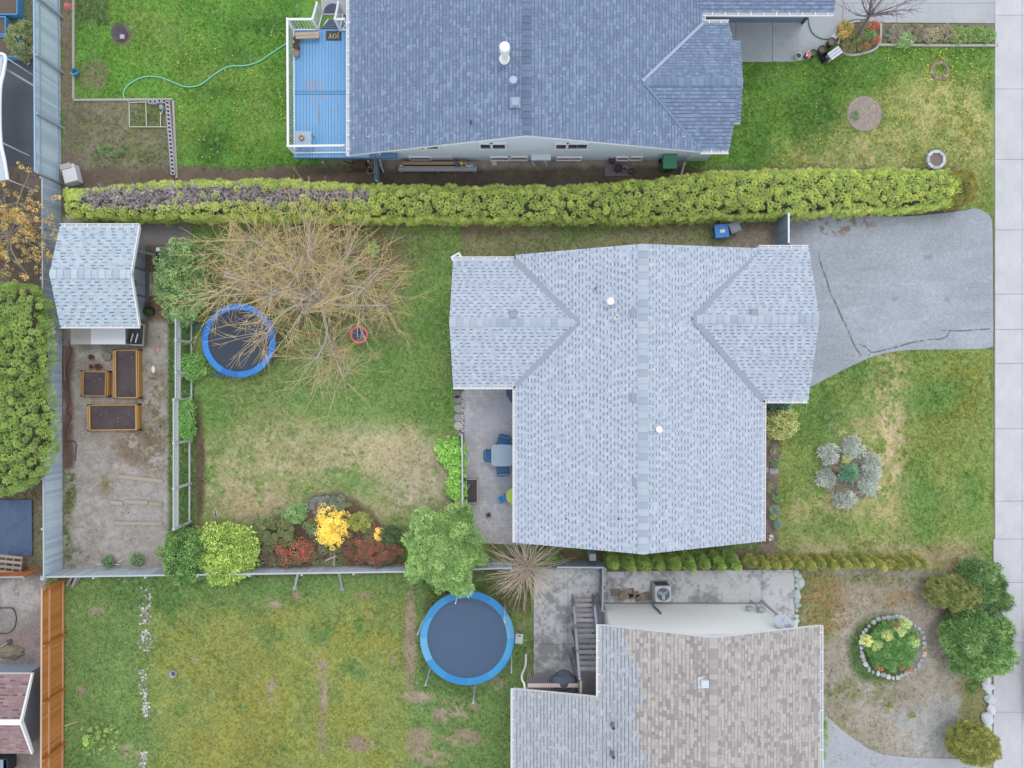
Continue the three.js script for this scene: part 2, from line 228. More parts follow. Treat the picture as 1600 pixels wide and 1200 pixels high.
paint({ q: rect(860, 862, 1240, 895), c: [0x7c6a5c, 0x776b50], d: 0.1, soft: 6 });
paint({ e: [1327, 738, 44, 45], c: [0x9a8b80, 0xa39589], d: 0.02, soft: 4, warp: 4 });
// southern front yard: thin turf over gravel
paint({ q: [[1250, 890], [1560, 890], [1560, 1420], [1285, 1420], [1250, 980]], c: [0xa69e8e, 0xb2aaa0], d: 0.2, soft: 6, f: 1.4 });
paint({ q: rect(1250, 892, 1300, 1000), c: [0x84904a, 0x96925a], d: 0.7, a: 0.9, soft: 14, warp: 10 });
paint({ e: [1290, 960, 40, 70], c: [0xa58a60, 0x988b5a], d: 0.55, a: 0.8, br: 0.6, soft: 20 });
paint({ e: [1400, 905, 90, 10], c: [0x7d8a48, 0x8e8d58], d: 0.7, a: 0.8, br: 0.6, soft: 10 });
paint({ q: rect(1420, 905, 1480, 1010), c: [0xb0a79e, 0xa0968a], d: 0.06, a: 0.9, br: 0.62, soft: 16 });
paint({ e: [1480, 950, 12, 40, -0.5], c: [0x9a7f72, 0x8d7566], d: 0.05, a: 0.8, soft: 8, br: 0.6 });
paint({ e: [1395, 935, 60, 14], c: [0xa68d66, 0x9c8c60], d: 0.5, a: 0.75, br: 0.6, soft: 12 });
paint({ e: [1375, 1015, 52, 55], c: [0x53773a, 0x5d7d3c], d: 0.9, a: 0.95, soft: 9, warp: 8 });
paint({ e: [1340, 1080, 60, 16], c: [0x81904c, 0x8d8d58], d: 0.6, a: 0.8, br: 0.55, soft: 14 });
paint({ q: [[1390, 1110], [1500, 1090], [1500, 1190], [1440, 1190]], c: [0xbfc0c2, 0xa8a7a4], d: 0.02, a: 0.95, br: 0.75, soft: 14 });
paint({ q: rect(1500, 1060, 1540, 1150), c: [0x8f9150, 0x9a9460], d: 0.6, a: 0.9, soft: 10 });
paint({ e: [1520, 1070, 14, 14], c: [0x6d8c40, 0x789048], d: 0.9, soft: 6 });
paint({ e: [1330, 1130, 40, 20, 0.6], c: [0x8d9254, 0xa3977a], d: 0.4, a: 0.8, br: 0.55, soft: 12 });
// neighbours to the west
paint({ q: [[-250, -200], [56, -200], [56, 110], [-250, 110]], c: [0x6f7a52, 0x8b8068], d: 0.3, soft: 5 });
paint({ q: [[-250, 255], [72, 255], [96, 480], [96, 780], [-250, 780]], c: [0x6d6256, 0x7c7064], d: 0.08, soft: 6 });
paint({ q: [[-250, 760], [70, 760], [70, 892], [-250, 892]], c: [0x77795a, 0x80775e], d: 0.45, soft: 5 });
paint({ q: [[-250, 900], [68, 900], [68, 1420], [-250, 1420]], c: [0xa09a96, 0x8b837e], d: 0.0, soft: 3 });
paint({ e: [30, 930, 34, 22], c: [0xbcb8b6, 0xa8a39f], d: 0, soft: 8, br: 0.7 });
paint({ q: rect(-40, 985, 66, 1012), c: [0x8a7a78, 0x94847f], d: 0, soft: 5, br: 0.75 });
paint({ q: rect(-40, 1140, 66, 1420), c: [0x77706c, 0x8a8480], d: 0, soft: 5, f: 0.25 });

const gBytes = new Uint8Array(NX * NZ * 4);
for (let j = 0; j < NZ; j++) for (let i = 0; i < NX; i++) { const k = j * NX + i, t = ((NZ - 1 - j) * NX + i) * 4, m = 0.72 + 0.34 * vnoise(i * 0.45, j * 0.45, 91) + 0.22 * vnoise(i * 0.13, j * 0.13, 92); for (let q = 0; q < 3; q++) gBytes[t + q] = clamp(toS(clamp(gr[3 * k + q] * m))) * 255; gBytes[t + 3] = 255; }
const gTex = new THREE.DataTexture(gBytes, NX, NZ); gTex.colorSpace = THREE.SRGBColorSpace; gTex.magFilter = THREE.LinearFilter; gTex.needsUpdate = true;
const yardG = uvXZ(new THREE.PlaneGeometry(GW, GD, 1, 1).rotateX(-Math.PI / 2).translate(GX0 + GW / 2, 0, GZ0 + GD / 2), GX0, GZ0, GW, GD);
setting('yard_ground', yardG, new THREE.MeshStandardMaterial({ map: gTex, roughness: 0.95 }), 'lawns, bare soil and gravel of the yards around the houses');
setting('ground', new THREE.PlaneGeometry(900, 900).rotateX(-Math.PI / 2).translate(0, -0.03, 0), mat(0x6f8048, 0.95), 'grassy ground stretching beyond the yards');

// ------------------------------------------------------------------ paving
const grain = (x, z, s, a = 0.2) => 1 - a / 2 + a * vnoise(x * 30, z * 30, s) ;
const aspC = L3(0xa8aeb8);
const driveP = smoothPts([[1216, 345], [1330, 338], [1420, 338], [1500, 330], [1525, 326], [1546, 338], [1550, 360], [1551, 450], [1551, 530], [1546, 543], [1500, 546], [1420, 547], [1370, 555], [1330, 572], [1290, 592], [1262, 605], [1216, 605], [1216, 480]], 4);
const drive = setting('driveway', ...paved(driveP, -0.2, 0.03, 0.02, (x, z) => {
  const px = tx(x), py = tz(z); let c = mul(aspC, (0.86 + 0.28 * fbm(x * 0.55, z * 0.55, 40)) * (0.78 + 0.44 * hash(Math.floor(x * 60), Math.floor(z * 60), 3)) * (0.92 + 0.16 * vnoise(x * 12, z * 12, 8)));
  for (const [ox, oy, or] of [[1452, 402, 9], [1398, 468, 6], [1480, 470, 7], [1340, 440, 5], [1425, 430, 4]]) { const k = 1 - sm(or * 0.3, or, Math.hypot(px - ox, (py - oy) * 1.4) + (fbm(x * 5, z * 5, 19) - 0.5) * or * 1.6); c = mix3(c, L3(0x868a92), k * 0.5); } c = mul(c, 0.96 + 0.08 * sm(0.42, 0.6, fbm(x * 0.5, z * 2.4, 71)));
  const mud = (1 - sm(0, 34, Math.hypot((px - 1235) * 0.6, (py - 360) * 0.9))); c = mix3(c, L3(0x75676a), mud * 0.5);
  const lv = (1 - sm(10, 24, Math.hypot((px - 1310) * 0.32, (py - 350)))) * sm(0.45, 0.6, fbm(x * 4, z * 4, 61)); c = mix3(c, L3(0x8a6450), lv * 0.75);
  if (vnoise(x * 7, z * 7, 13) > 0.955) c = mul(c, 1.25); if (Math.abs(py - 443 + (px - 1450) * 0.03) < 1.2 && px > 1350 && vnoise(x * 5, z, 3) > 0.4) c = mul(c, 1.08); return c; }), 'grey asphalt driveway with sealed cracks beside the tall hedge');
function ribbon(pts, w, y) { const cv = new THREE.CatmullRomCurve3(pts.map(([x, z]) => W(x, z))), q = cv.getPoints(pts.length * 5), r = RNG(pts.length * 91), out = [], pos = []; for (let k = 0; k < q.length; k++) { const a = q[Math.max(0, k - 1)], b = q[Math.min(q.length - 1, k + 1)], d = V(b.x - a.x, 0, b.z - a.z).normalize(), ww = w * (r() < 0.16 ? 0.12 : rr(0.35, 1, r)) / 2; out.push([q[k].x - d.z * ww, q[k].z + d.x * ww, q[k].x + d.z * ww, q[k].z - d.x * ww]); } for (let k = 1; k < out.length; k++) { const [a, b, c, d] = out[k - 1], [e, f, g, h] = out[k]; pos.push(a, y, b, c, y, d, e, y, f, c, y, d, g, y, h, e, y, f); } const g = new THREE.BufferGeometry(); g.setAttribute('position', new THREE.Float32BufferAttribute(pos, 3)); g.computeVertexNormals(); return g; }
const tar = mat(0x727782, 0.8);
for (const [w, ...pts] of [[0.11, [1278, 391], [1282, 412], [1291, 437], [1297, 458], [1307, 478], [1315, 497], [1325, 517], [1333, 537], [1340, 549], [1345, 556]], [0.1, [1336, 536], [1350, 541], [1361, 550], [1385, 546], [1405, 541], [1425, 535], [1450, 531], [1472, 529], [1479, 525], [1483, 519]], [0.09, [1470, 516], [1500, 517], [1530, 515], [1547, 514]], [0.05, [1361, 550], [1356, 556]]]) part(drive, 'crack_sealant', ribbon(pts, w, 0.035), tar);

// pavement along the street: concrete slabs
const walkC = L3(0xcfcfd4), walkTexs = [1, 2, 3].map(s => new THREE.MeshStandardMaterial({ roughness: 0.9, map: surfTex(0, 0, 1.4, 3.4, 80, 190, (x, z) => mul(walkC, (0.86 + 0.2 * fbm(x * 1.5, z * 1.5, s * 9) + 0.07 * fbm(x * 9, z * 3, s * 5)) * (0.92 + 0.16 * hash(Math.floor(x * 57), Math.floor(z * 57), s)) * (Math.sin(z * 75) * 0.012 + 1))) }));
const walk = new THREE.Group(); walk.name = 'pavement'; walk.userData = { kind: 'structure', label: 'pale concrete pavement of square slabs along the street' }; scene.add(walk);
const joints = [-120, -70, 25, 140, 250, 360, 460, 515, 568, 670, 783, 842, 910, 1004, 1112, 1225, 1330, 1400];
for (let k = 0; k < joints.length - 1; k++) { const a = W(0, joints[k]).z, b = W(0, joints[k + 1]).z - 0.016; const sl = (x0, x1, yt) => { const g = new THREE.BoxGeometry(x1 - x0, 0.2, b - a).translate((x0 + x1) / 2, yt - 0.1, (a + b) / 2); return uvXZ(g, x0, a, 1.4, 3.4); }; const j = rr(-0.05, 0.05); part(walk, 'slab', sl(22.56 + (k > 10 ? -0.02 : 0.05), 23.86, 0.062), walkTexs[k % 3]); part(walk, 'kerb_slab', sl(23.875, 24.35, 0.06), walkTexs[(k + 1) % 3]); }
setting('road', box(29.5, -0.07, 0, 10.3, 0.02, 400), mat(0x85868c, 0.95), 'grey asphalt street beyond the pavement');

// northern neighbour's concrete drive, with joints between its panels
const conc = (hex, s, big = 0.5, blot = 0) => (x, z) => { let c = mul(L3(hex), (0.9 + 0.2 * fbm(x * big, z * big, s)) * (0.9 + 0.2 * hash(Math.floor(x * 50), Math.floor(z * 50), s))); if (blot) c = mix3(c, mul(L3(0x85858c), 1), blot * sm(0.42, 0.66, 0.6 * fbm(x * 1.6, z * 1.6, s + 5, 5) + 0.4 * fbm(x * 7, z * 7, s + 9, 3))); return c; };
const nd = new THREE.Group(); nd.name = 'concrete_drive'; nd.userData = { kind: 'structure', label: 'pale concrete drive of large panels by the northern garage' }; scene.add(nd);
for (const q of [[[1130, 30], [1149, 30], [1149, 97.5], [1130, 97.5]], [[1149.6, -90], [1206, -90], [1206, 97], [1149.6, 97]], [[1206.6, -90], [1316, -90], [1316, 33], [1312, 45], [1300, 62], [1285, 80], [1262, 93], [1240, 97], [1206.6, 96.5]], [[1316.6, -90], [1430, -90], [1430, 5.5], [1316.6, 5.5]], [[1316.6, 6], [1400, 6], [1400, 36], [1380, 36], [1330, 33], [1316.6, 33]], [[1400.6, 6], [1559, 6], [1559, 37], [1400.6, 36]], [[1430.6, -90], [1559, -90], [1559, 5.5], [1430.6, 5.5]]]) part(nd, 'panel', ...paved(P(q), -0.1, 0.045, 0.03, conc(0xbcc0c4, 3, 0.8)));
setting('concrete_pad', ...paved(P([[502, -60], [548, -60], [548, 24], [502, 24]]), -0.1, 0.03, 0.04, conc(0xb9bcbc, 5)), 'small concrete pad at the foot of the blue deck stairs');
// stamped concrete patio behind the main house
setting('patio', ...paved(P([[724.5, 595], [830, 595], [830, 852], [745, 848], [727, 800]]), -0.1, 0.03, 0.018, (x, z) => {
  let c = mul(L3(0xcac8cc), (0.74 + 0.44 * fbm(x * 0.8, z * 0.8, 21, 4)) * (0.9 + 0.2 * hash(Math.floor(x * 55), Math.floor(z * 55), 2)));
  const row = Math.floor(z / 0.16), u = x / 0.16 + hash(row, 1, 3) * 0.8, ju = Math.abs(u - Math.round(u)) * 0.16, jv = Math.abs(z / 0.16 - Math.round(z / 0.16)) * 0.16; c = mul(c, 0.9 + 0.2 * hash(Math.floor(u), row, 7)); if (ju < 0.01 || jv < 0.01) c = mul(c, 0.84);
  c = mix3(c, L3(0xacb0be), 0.6 * sm(0.5, 0.66, fbm(x * 1.1 + 3, z * 1.1, 33, 4))); return c; }), 'stamped grey concrete patio behind the main house');
// southern neighbour: side yard concrete
const sc = conc(0xcfd0d2, 9, 0.7, 0.75);
const sy = new THREE.Group(); sy.name = 'side_yard_concrete'; sy.userData = { kind: 'structure', label: 'blotchy weathered concrete paving around the southern house' }; scene.add(sy);
for (const q of [[[834, 888], [887, 888], [887, 1005.5], [834, 1005.5]], [[887.6, 888], [948, 888], [948, 1005.5], [887.6, 1005.5]], [[834, 1006.5], [948, 1006.5], [948, 1100], [834, 1100]], [[948.6, 893], [1190, 890], [1190, 960], [948.6, 960]], [[1190.6, 890], [1241, 890], [1241, 1000], [1190.6, 1000]]]) part(sy, 'panel', ...paved(P(q), -0.1, 0.03 + 0.002 * rand(), 0.03, sc));
setting('southern_drive', ...paved(smoothPts([[1270, 1110], [1290, 1118], [1315, 1140], [1340, 1158], [1370, 1175], [1420, 1183], [1510, 1188], [1550, 1215], [1550, 1330], [1400, 1340], [1270, 1340], [1270, 1220]], 4), -0.1, 0.03, 0.03, conc(0xb6bac2, 14, 0.8)), 'pale grey asphalt drive of the southern house');
// concrete and planks round the shed
setting('shed_path', ...paved(P([[150, 346], [300, 344], [300, 382], [222, 383], [150, 383]]), -0.1, 0.025, 0.03, conc(0x8d888a, 17, 1.2, 0.3)), 'narrow grey concrete path between the shed and the hedge');
const sp = thing('stepping_planks', 'pair of long weathered wooden planks laid before the shed doors', 'plank');
for (const [a, b] of [[228.5, 238], [239.3, 248.5]]) { const p = W(a, 426), q = W(b, 463); part(sp, 'plank', box((p.x + q.x) / 2, 0.03, (p.z + q.z) / 2, q.x - p.x, 0.06, q.z - p.z), mat(0xa39a8a)); } base(sp, W(238, 445));
const pp = W(32, 185); solo('dark_patio', 'dark grey paved patio behind the tall grey fence', 'patio', box(pp.x - 2, 0.01, pp.z - 0.6, 5.6, 0.06, 5.6), mat(0x5c5f69), null, 'structure');
// ------------------------------------------------------------------ roofs
function clipRect(poly, u0, u1, v0, v1) {      // convex polygon [u,v] against a rectangle
  let q = poly; for (const [ax, lim, sg] of [[0, u0, 1], [0, u1, -1], [1, v0, 1], [1, v1, -1]]) { const o = []; for (let k = 0; k < q.length; k++) { const a = q[k], b = q[(k + 1) % q.length], da = (a[ax] - lim) * sg, db = (b[ax] - lim) * sg; if (da >= 0) o.push(a); if ((da >= 0) !== (db >= 0)) { const t = da / (da - db); o.push([lerp(a[0], b[0], t), lerp(a[1], b[1], t)]); } } q = o; if (q.length < 3) return null; } return q;
}
function roofPlane(qb, pts, st, seed) {        // courses of shingle tabs laid up a convex slope
  const r = RNG(seed), n = V().subVectors(pts[1], pts[0]).cross(V().subVectors(pts[2], pts[0])).normalize(); if (n.y < 0) n.negate();
  const dn = V(0, -1, 0).addScaledVector(n, n.y).normalize(), uu = dn.clone().cross(n).normalize(), o = pts[0];
  const poly = pts.map(p => { const d = V().subVectors(p, o); return [d.dot(uu), d.dot(dn)]; });
  const vs = poly.map(p => p[1]), us = poly.map(p => p[0]), v1 = Math.max(...vs), v0 = Math.min(...vs), u0 = Math.min(...us), u1 = Math.max(...us);
  const at = ([u, v], lift) => o.clone().addScaledVector(uu, u).addScaledVector(dn, v).addScaledVector(n, lift);
  let row = 0;
  for (let v = v1; v > v0 - st.exp; v -= st.exp, row++) {
    let u = u0 - r() * 0.4, tooth = row % 2 === 0;
    while (u < u1) {
      const w = tooth ? rr(st.tw[0], st.tw[1], r) : rr(st.gw[0], st.gw[1], r), top = v - st.exp;
      const mid = at([u + w / 2, v - st.exp / 2], 0), base = st.col(r, tooth, mid, row), th = tooth ? 0.02 : 0.012;
      const put = (a, b, la, lb, c) => { const q = clipRect(poly, u, u + w - 0.004, a, b); if (!q) return; const t = q.map(p => at(p, lerp(la, lb, (p[1] - a) / (b - a)))); const nn = V().subVectors(t[1], t[0]).cross(V().subVectors(t[2], t[0])); if (nn.dot(n) < 0) t.reverse(); qb.poly(t, c); };
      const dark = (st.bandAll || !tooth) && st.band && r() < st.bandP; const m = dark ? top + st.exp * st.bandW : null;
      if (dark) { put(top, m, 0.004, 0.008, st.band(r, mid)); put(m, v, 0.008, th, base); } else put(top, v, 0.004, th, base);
      const ql = clipRect(poly, u, u + w - 0.004, v - 1e-4, v); if (ql) { const e = ql.map(p => p[0]), a = Math.min(...e), b = Math.max(...e); qb.poly([at([a, v], th), at([a, v], 0), at([b, v], 0), at([b, v], th)], base); }
      u += w; tooth = !tooth;
    }
  }
}
function plate(pts, t) {                       // a flat solid of thickness t under a 3-D outline
  const n = V().subVectors(pts[1], pts[0]).cross(V().subVectors(pts[2], pts[0])).normalize(); let q = pts; if (n.y < 0) q = [...pts].reverse();
  const pos = []; const tri = (a, b, c) => pos.push(a.x, a.y, a.z, b.x, b.y, b.z, c.x, c.y, c.z), lo = q.map(p => V(p.x, p.y - t, p.z));
  for (let k = 1; k < q.length - 1; k++) { tri(q[0], q[k], q[k + 1]); tri(lo[0], lo[k + 1], lo[k]); }
  for (let k = 0; k < q.length; k++) { const m = (k + 1) % q.length; tri(q[k], lo[k], lo[m]); tri(q[k], lo[m], q[m]); }
  const g = new THREE.BufferGeometry(); g.setAttribute('position', new THREE.Float32BufferAttribute(pos, 3)); g.computeVertexNormals(); return g;
}
function gutter(parent, a, b, ox, oz, step = 0.5) {   // an open trough along an eave, held by straps
  const d = b.clone().sub(a).setY(0), L = d.length(); d.normalize(); const out = V(ox, 0, oz); const off = (p, k, y) => p.clone().addScaledVector(out, k).add(V(0, y, 0));
  const g = part(parent, 'gutter', merge([beam(off(a, 0.125, -0.05), off(b, 0.125, -0.05), 0.025, 0.13), beam(off(a, 0.06, -0.115), off(b, 0.06, -0.115), 0.13, 0.012), beam(off(a, 0.012, -0.06), off(b, 0.012, -0.06), 0.01, 0.1)]), white);
  const straps = []; for (let s = 0.25; s < L; s += step) { const p = a.clone().addScaledVector(b.clone().sub(a).normalize(), s); straps.push(beam(off(p, -0.02, 0.012), off(p, 0.13, 0.012), 0.035, 0.012)); }
  if (straps.length) part(g, 'strap', merge(straps), white).userData.kind = 'stuff'; return g;
}
function capRow(a, b, w, len, drop, cols, seed) {   // overlapping cap shingles folded over a ridge
  const qb = new QB(), r = RNG(seed), d = b.clone().sub(a), L = d.length(); d.normalize(); const sd = V(d.z, 0, -d.x).normalize();
  for (let s = 0; s < L; s += len) { const c = cols[Math.floor(r() * cols.length)], e = Math.min(L, s + len), p = a.clone().addScaledVector(d, s).add(V(0, 0.03, 0)), q = a.clone().addScaledVector(d, e).add(V(0, 0.045, 0)); for (const k of [1, -1]) { const A = p.clone().addScaledVector(sd, k * w).add(V(0, -drop, 0)), B = q.clone().addScaledVector(sd, k * w).add(V(0, -drop, 0)); qb.poly(k > 0 ? [p, q, B, A] : [p, A, B, q], c); } }
  return qb.geo();
}
const wob = (c, r, a) => mul(c, 1 - a + 2 * a * r());
const white = mat(0xf4f5fa, 0.6, { gain: 0.82 }), gutterIn = mat(0x6a6880, 0.7);
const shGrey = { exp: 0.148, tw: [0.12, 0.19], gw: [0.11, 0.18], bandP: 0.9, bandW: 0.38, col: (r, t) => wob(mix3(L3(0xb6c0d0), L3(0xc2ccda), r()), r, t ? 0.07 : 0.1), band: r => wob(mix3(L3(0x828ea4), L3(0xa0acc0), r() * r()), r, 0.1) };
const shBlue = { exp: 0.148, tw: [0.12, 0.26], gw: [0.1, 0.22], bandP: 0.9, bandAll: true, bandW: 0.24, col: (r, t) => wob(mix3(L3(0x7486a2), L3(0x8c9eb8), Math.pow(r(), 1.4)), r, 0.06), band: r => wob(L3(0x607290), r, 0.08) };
const splitX = z => 4.75 + (z - 10) * 0.13 + 0.16 * Math.sign(Math.sin(z * 1.7));
const shSouth = { exp: 0.15, tw: [0.12, 0.26], gw: [0.12, 0.24], bandP: 0.75, bandAll: true, bandW: 0.3, col: (r, t, p) => p.x < splitX(p.z) ? wob(mix3(L3(0xaaaeb4), L3(0xbabec4), r()), r, 0.06) : r() < 0.74 ? wob(mix3(L3(0xb2aca8), L3(0xc2bcb6), r()), r, 0.05) : wob(mix3(L3(0x9a9294), L3(0xa8a2a2), r()), r, 0.07), band: (r, p) => p.x < splitX(p.z) ? wob(L3(0x888e98), r, 0.1) : wob(L3(0xa09a96), r, 0.14) };
const shBrown = { exp: 0.15, tw: [0.2, 0.35], gw: [0.2, 0.35], bandP: 0.5, bandW: 0.4, col: r => wob(mix3(L3(0x93797c), L3(0xa58a8a), r()), r, 0.08), band: r => wob(L3(0x6f5a60), r, 0.1) };
function roof(parent, planes, style, seed, fascia) {
  const rf = part(parent, 'roof', merge(planes.map(p => plate(p.map(q => q.clone().add(V(0, -0.006, 0))), 0.16))), fascia); const qb = new QB();
  planes.forEach((p, k) => roofPlane(qb, p, style, seed + k)); const s = part(rf, 'shingles', qb.geo(), vcMat); s.userData.kind = 'stuff'; return rf;
}
function gableBody(x0, x1, xr, ye, yr, z0, z1) { const s = new THREE.Shape([[x0, 0], [x1, 0], [x1, ye], [xr, yr], [x0, ye]].map(p => new THREE.Vector2(...p))); return new THREE.ExtrudeGeometry(s, { depth: z1 - z0, bevelEnabled: false }).translate(0, 0, z0); }
function turtleVent(parent, px, py, h, m, s = 1) { const p = W(px, py, h); part(parent, 'roof_vent', merge([rbox(p.x, p.y + 0.05, p.z, 0.34 * s, 0.16, 0.36 * s, 0.05), box(p.x, p.y + 0.005, p.z, 0.46 * s, 0.02, 0.46 * s)]), m); }

// ------------------------------------------------------------------ main house
{
  const h = thing('house', 'single-storey house with pale grey shingled cross-gable roof beside asphalt driveway', 'house');
  const e = 2.9, r = 4.75, TL = W(803, 398, e), BL = W(806, 848, e), TR = W(1185, 388, e), BR = W(1191, 846, e), RT = W(1001, 381, r), RB = W(1005, 866, r);
  const yL = 3.84, yR = 4.04;
  const lt = W(705.5, 406, e), lb = W(708, 603, e), lp = W(702, 504, yL), lj = W(903, 501, yL);
  const rt = W(1264, 388, e), rb = W(1263, 625, e), rp = W(1280, 499, yR), rj = W(1084, 498, yR);
  const lt2 = W(803, 402, e), lb2 = W(806, 601, e), rt2 = W(1186, 390, e), rb2 = W(1192, 624, e); lt2.z = lt.z; lb2.z = lb.z; lj.z = lp.z; rt2.z = rt.z; rb2.z = rb.z; rj.z = rp.z; TL.x = BL.x; RT.x = RB.x; TR.x = BR.x; lt.x = lb.x;
  part(h, 'wall', merge([gableBody(TL.x + 0.45, TR.x - 0.45, RT.x, e - 0.06, r - 0.25, TL.z + 0.3, BL.z - 0.3), box((lt.x + TL.x) / 2 + 0.5, (e - 0.1) / 2, (lt.z + lb.z) / 2, TL.x - lt.x + 0.2, e - 0.1, lb.z - lt.z - 0.9), box((rt.x + TR.x) / 2 - 0.5, (e - 0.1) / 2, (rt.z + rb.z) / 2, rt.x - TR.x + 0.1, e - 0.1, rb.z - rt.z - 0.9)]), mat(0xd8dade, 0.8));
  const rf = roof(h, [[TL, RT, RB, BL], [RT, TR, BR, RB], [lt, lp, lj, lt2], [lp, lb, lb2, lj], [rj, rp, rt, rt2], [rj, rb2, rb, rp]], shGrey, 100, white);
  const caps = [L3(0xb0bcca), L3(0xb8c4d0), L3(0xbcc6d2), L3(0xa6b2c2)];
  for (const g of [capRow(RT, RB, 0.19, 0.28, 0.068, caps, 5), capRow(lp, lj, 0.17, 0.28, 0.06, caps, 6), capRow(rp, rj, 0.17, 0.28, 0.06, caps, 7)]) part(rf, 'ridge_cap', g, vcMat);
  const vm = mat(0x9aa5b6, 0.7); for (const [a, b] of [[lj, lt2], [lj, lb2], [rj, rt2], [rj, rb2]]) part(rf, 'valley_flashing', beam(a.clone().add(V(0, 0.035, 0)), b.clone().add(V(0, 0.035, 0)), 0.24, 0.015), vm);
  for (const [a, b, x, z] of [[lt, lt2, 0, -1], [lb2, lb, 0, 1], [BL, lb2, -1, 0], [rb, rb2, 0, 1], [rb2, BR, 1, 0], [rt2, rt, 0, -1]]) gutter(h, b, a, x, z);
  const vent = mat(0x98a2b2, 0.6); for (const [x, y] of [[991, 489], [991, 621], [994, 753]]) turtleVent(rf, x, y, 4.55, vent); turtleVent(rf, 802, 492, 3.72, vent, 0.8); turtleVent(rf, 1177, 490, 3.9, vent, 0.8);
  const wm = mat(0xf6f4ee, 0.5, { gain: 0.85 }); const f1 = W(952.5, 472, 4.4); part(rf, 'flue_cap', merge([cyl(f1.x, 4.35, f1.z, 0.09, 0.09, 0.5), cyl(f1.x, 4.68, f1.z, 0.15, 0.15, 0.16, 20), new THREE.SphereGeometry(0.15, 16, 6, 0, 6.3, 0, 1.57).scale(1, 0.35, 1).translate(f1.x, 4.76, f1.z)]), wm);
  const f2 = W(962.5, 497, 4.45); part(rf, 'vent_pipe', merge([new THREE.LatheGeometry([[0.04, -0.3], [0.09, -0.3], [0.09, 0.3], [0.05, 0.3], [0.05, 0.1], [0.001, 0.1]].map(q => new THREE.Vector2(...q)), 14).translate(f2.x, 4.5, f2.z)]), wm);
  const f3 = W(1028.5, 670.5, 4.6); part(rf, 'flue_cap', merge([cyl(f3.x, 4.5, f3.z, 0.09, 0.09, 0.5), cyl(f3.x, 4.78, f3.z, 0.13, 0.13, 0.12, 20)]), wm);
  const bp = W(1029, 784, 4.5); const bt = W(931, 450, 4.3), b1 = W(884, 810, 3.6), b2 = W(966, 810, 4.35); part(rf, 'pipe_stub', cyl(bt.x, 4.2, bt.z, 0.04, 0.04, 0.4), mat(0x59627a)); part(rf, 'pipe_stub', cyl(b1.x, 3.6, b1.z, 0.03, 0.03, 0.35), mat(0x4a5c72)); part(rf, 'pipe_stub', cyl(b2.x, 4.35, b2.z, 0.03, 0.03, 0.35), mat(0x4a5c72)); 
  part(rf, 'shingle_patch', new THREE.BoxGeometry(0.3, 0.015, 0.42).rotateZ(-Math.atan(0.36)).translate(bp.x, 4.5, bp.z), mat(0x8fb0cc));
  // concrete chimney-like service box on the south side and the entry by the patio
  const sb = W(924, 866, 0.5); part(h, 'service_box', box(sb.x, 0.55, sb.z, 0.28, 1.1, 0.3), mat(0x9aa2a6));
  base(h, V(5.4, 0, 0.5));
}
// house number sign by the north-west corner of the main house
{
  const c = document.createElement('canvas'); c.width = 128; c.height = 72; const g = c.getContext('2d'); g.fillStyle = '#f4f4f4'; g.fillRect(0, 0, 128, 72); g.fillStyle = '#30323a'; g.fillRect(18, 16, 92, 42); g.fillStyle = '#f4f4f4'; for (let k = 0; k < 6; k++) g.fillRect(26 + k * 14, 24 + (k % 2) * 8, 6, 20);
  const t = new THREE.CanvasTexture(c); t.colorSpace = THREE.SRGBColorSpace; const p = W(713, 402, 1.2), s = thing('meter_box', 'small white tilted box with dark grid front at house corner', 'box');
  part(s, 'case', rbox(0, 1.1, 0, 0.48, 0.3, 0.3, 0.03), white); const f = part(s, 'grille', new THREE.BoxGeometry(0.42, 0.012, 0.22).translate(0, 1.262, 0), new THREE.MeshStandardMaterial({ map: t, roughness: 0.6 })); part(s, 'post', box(0, 0.48, 0, 0.1, 0.96, 0.1), mat(0xb0b4bc)); s.position.set(p.x, 0, p.z); s.rotation.y = 0.5;
}
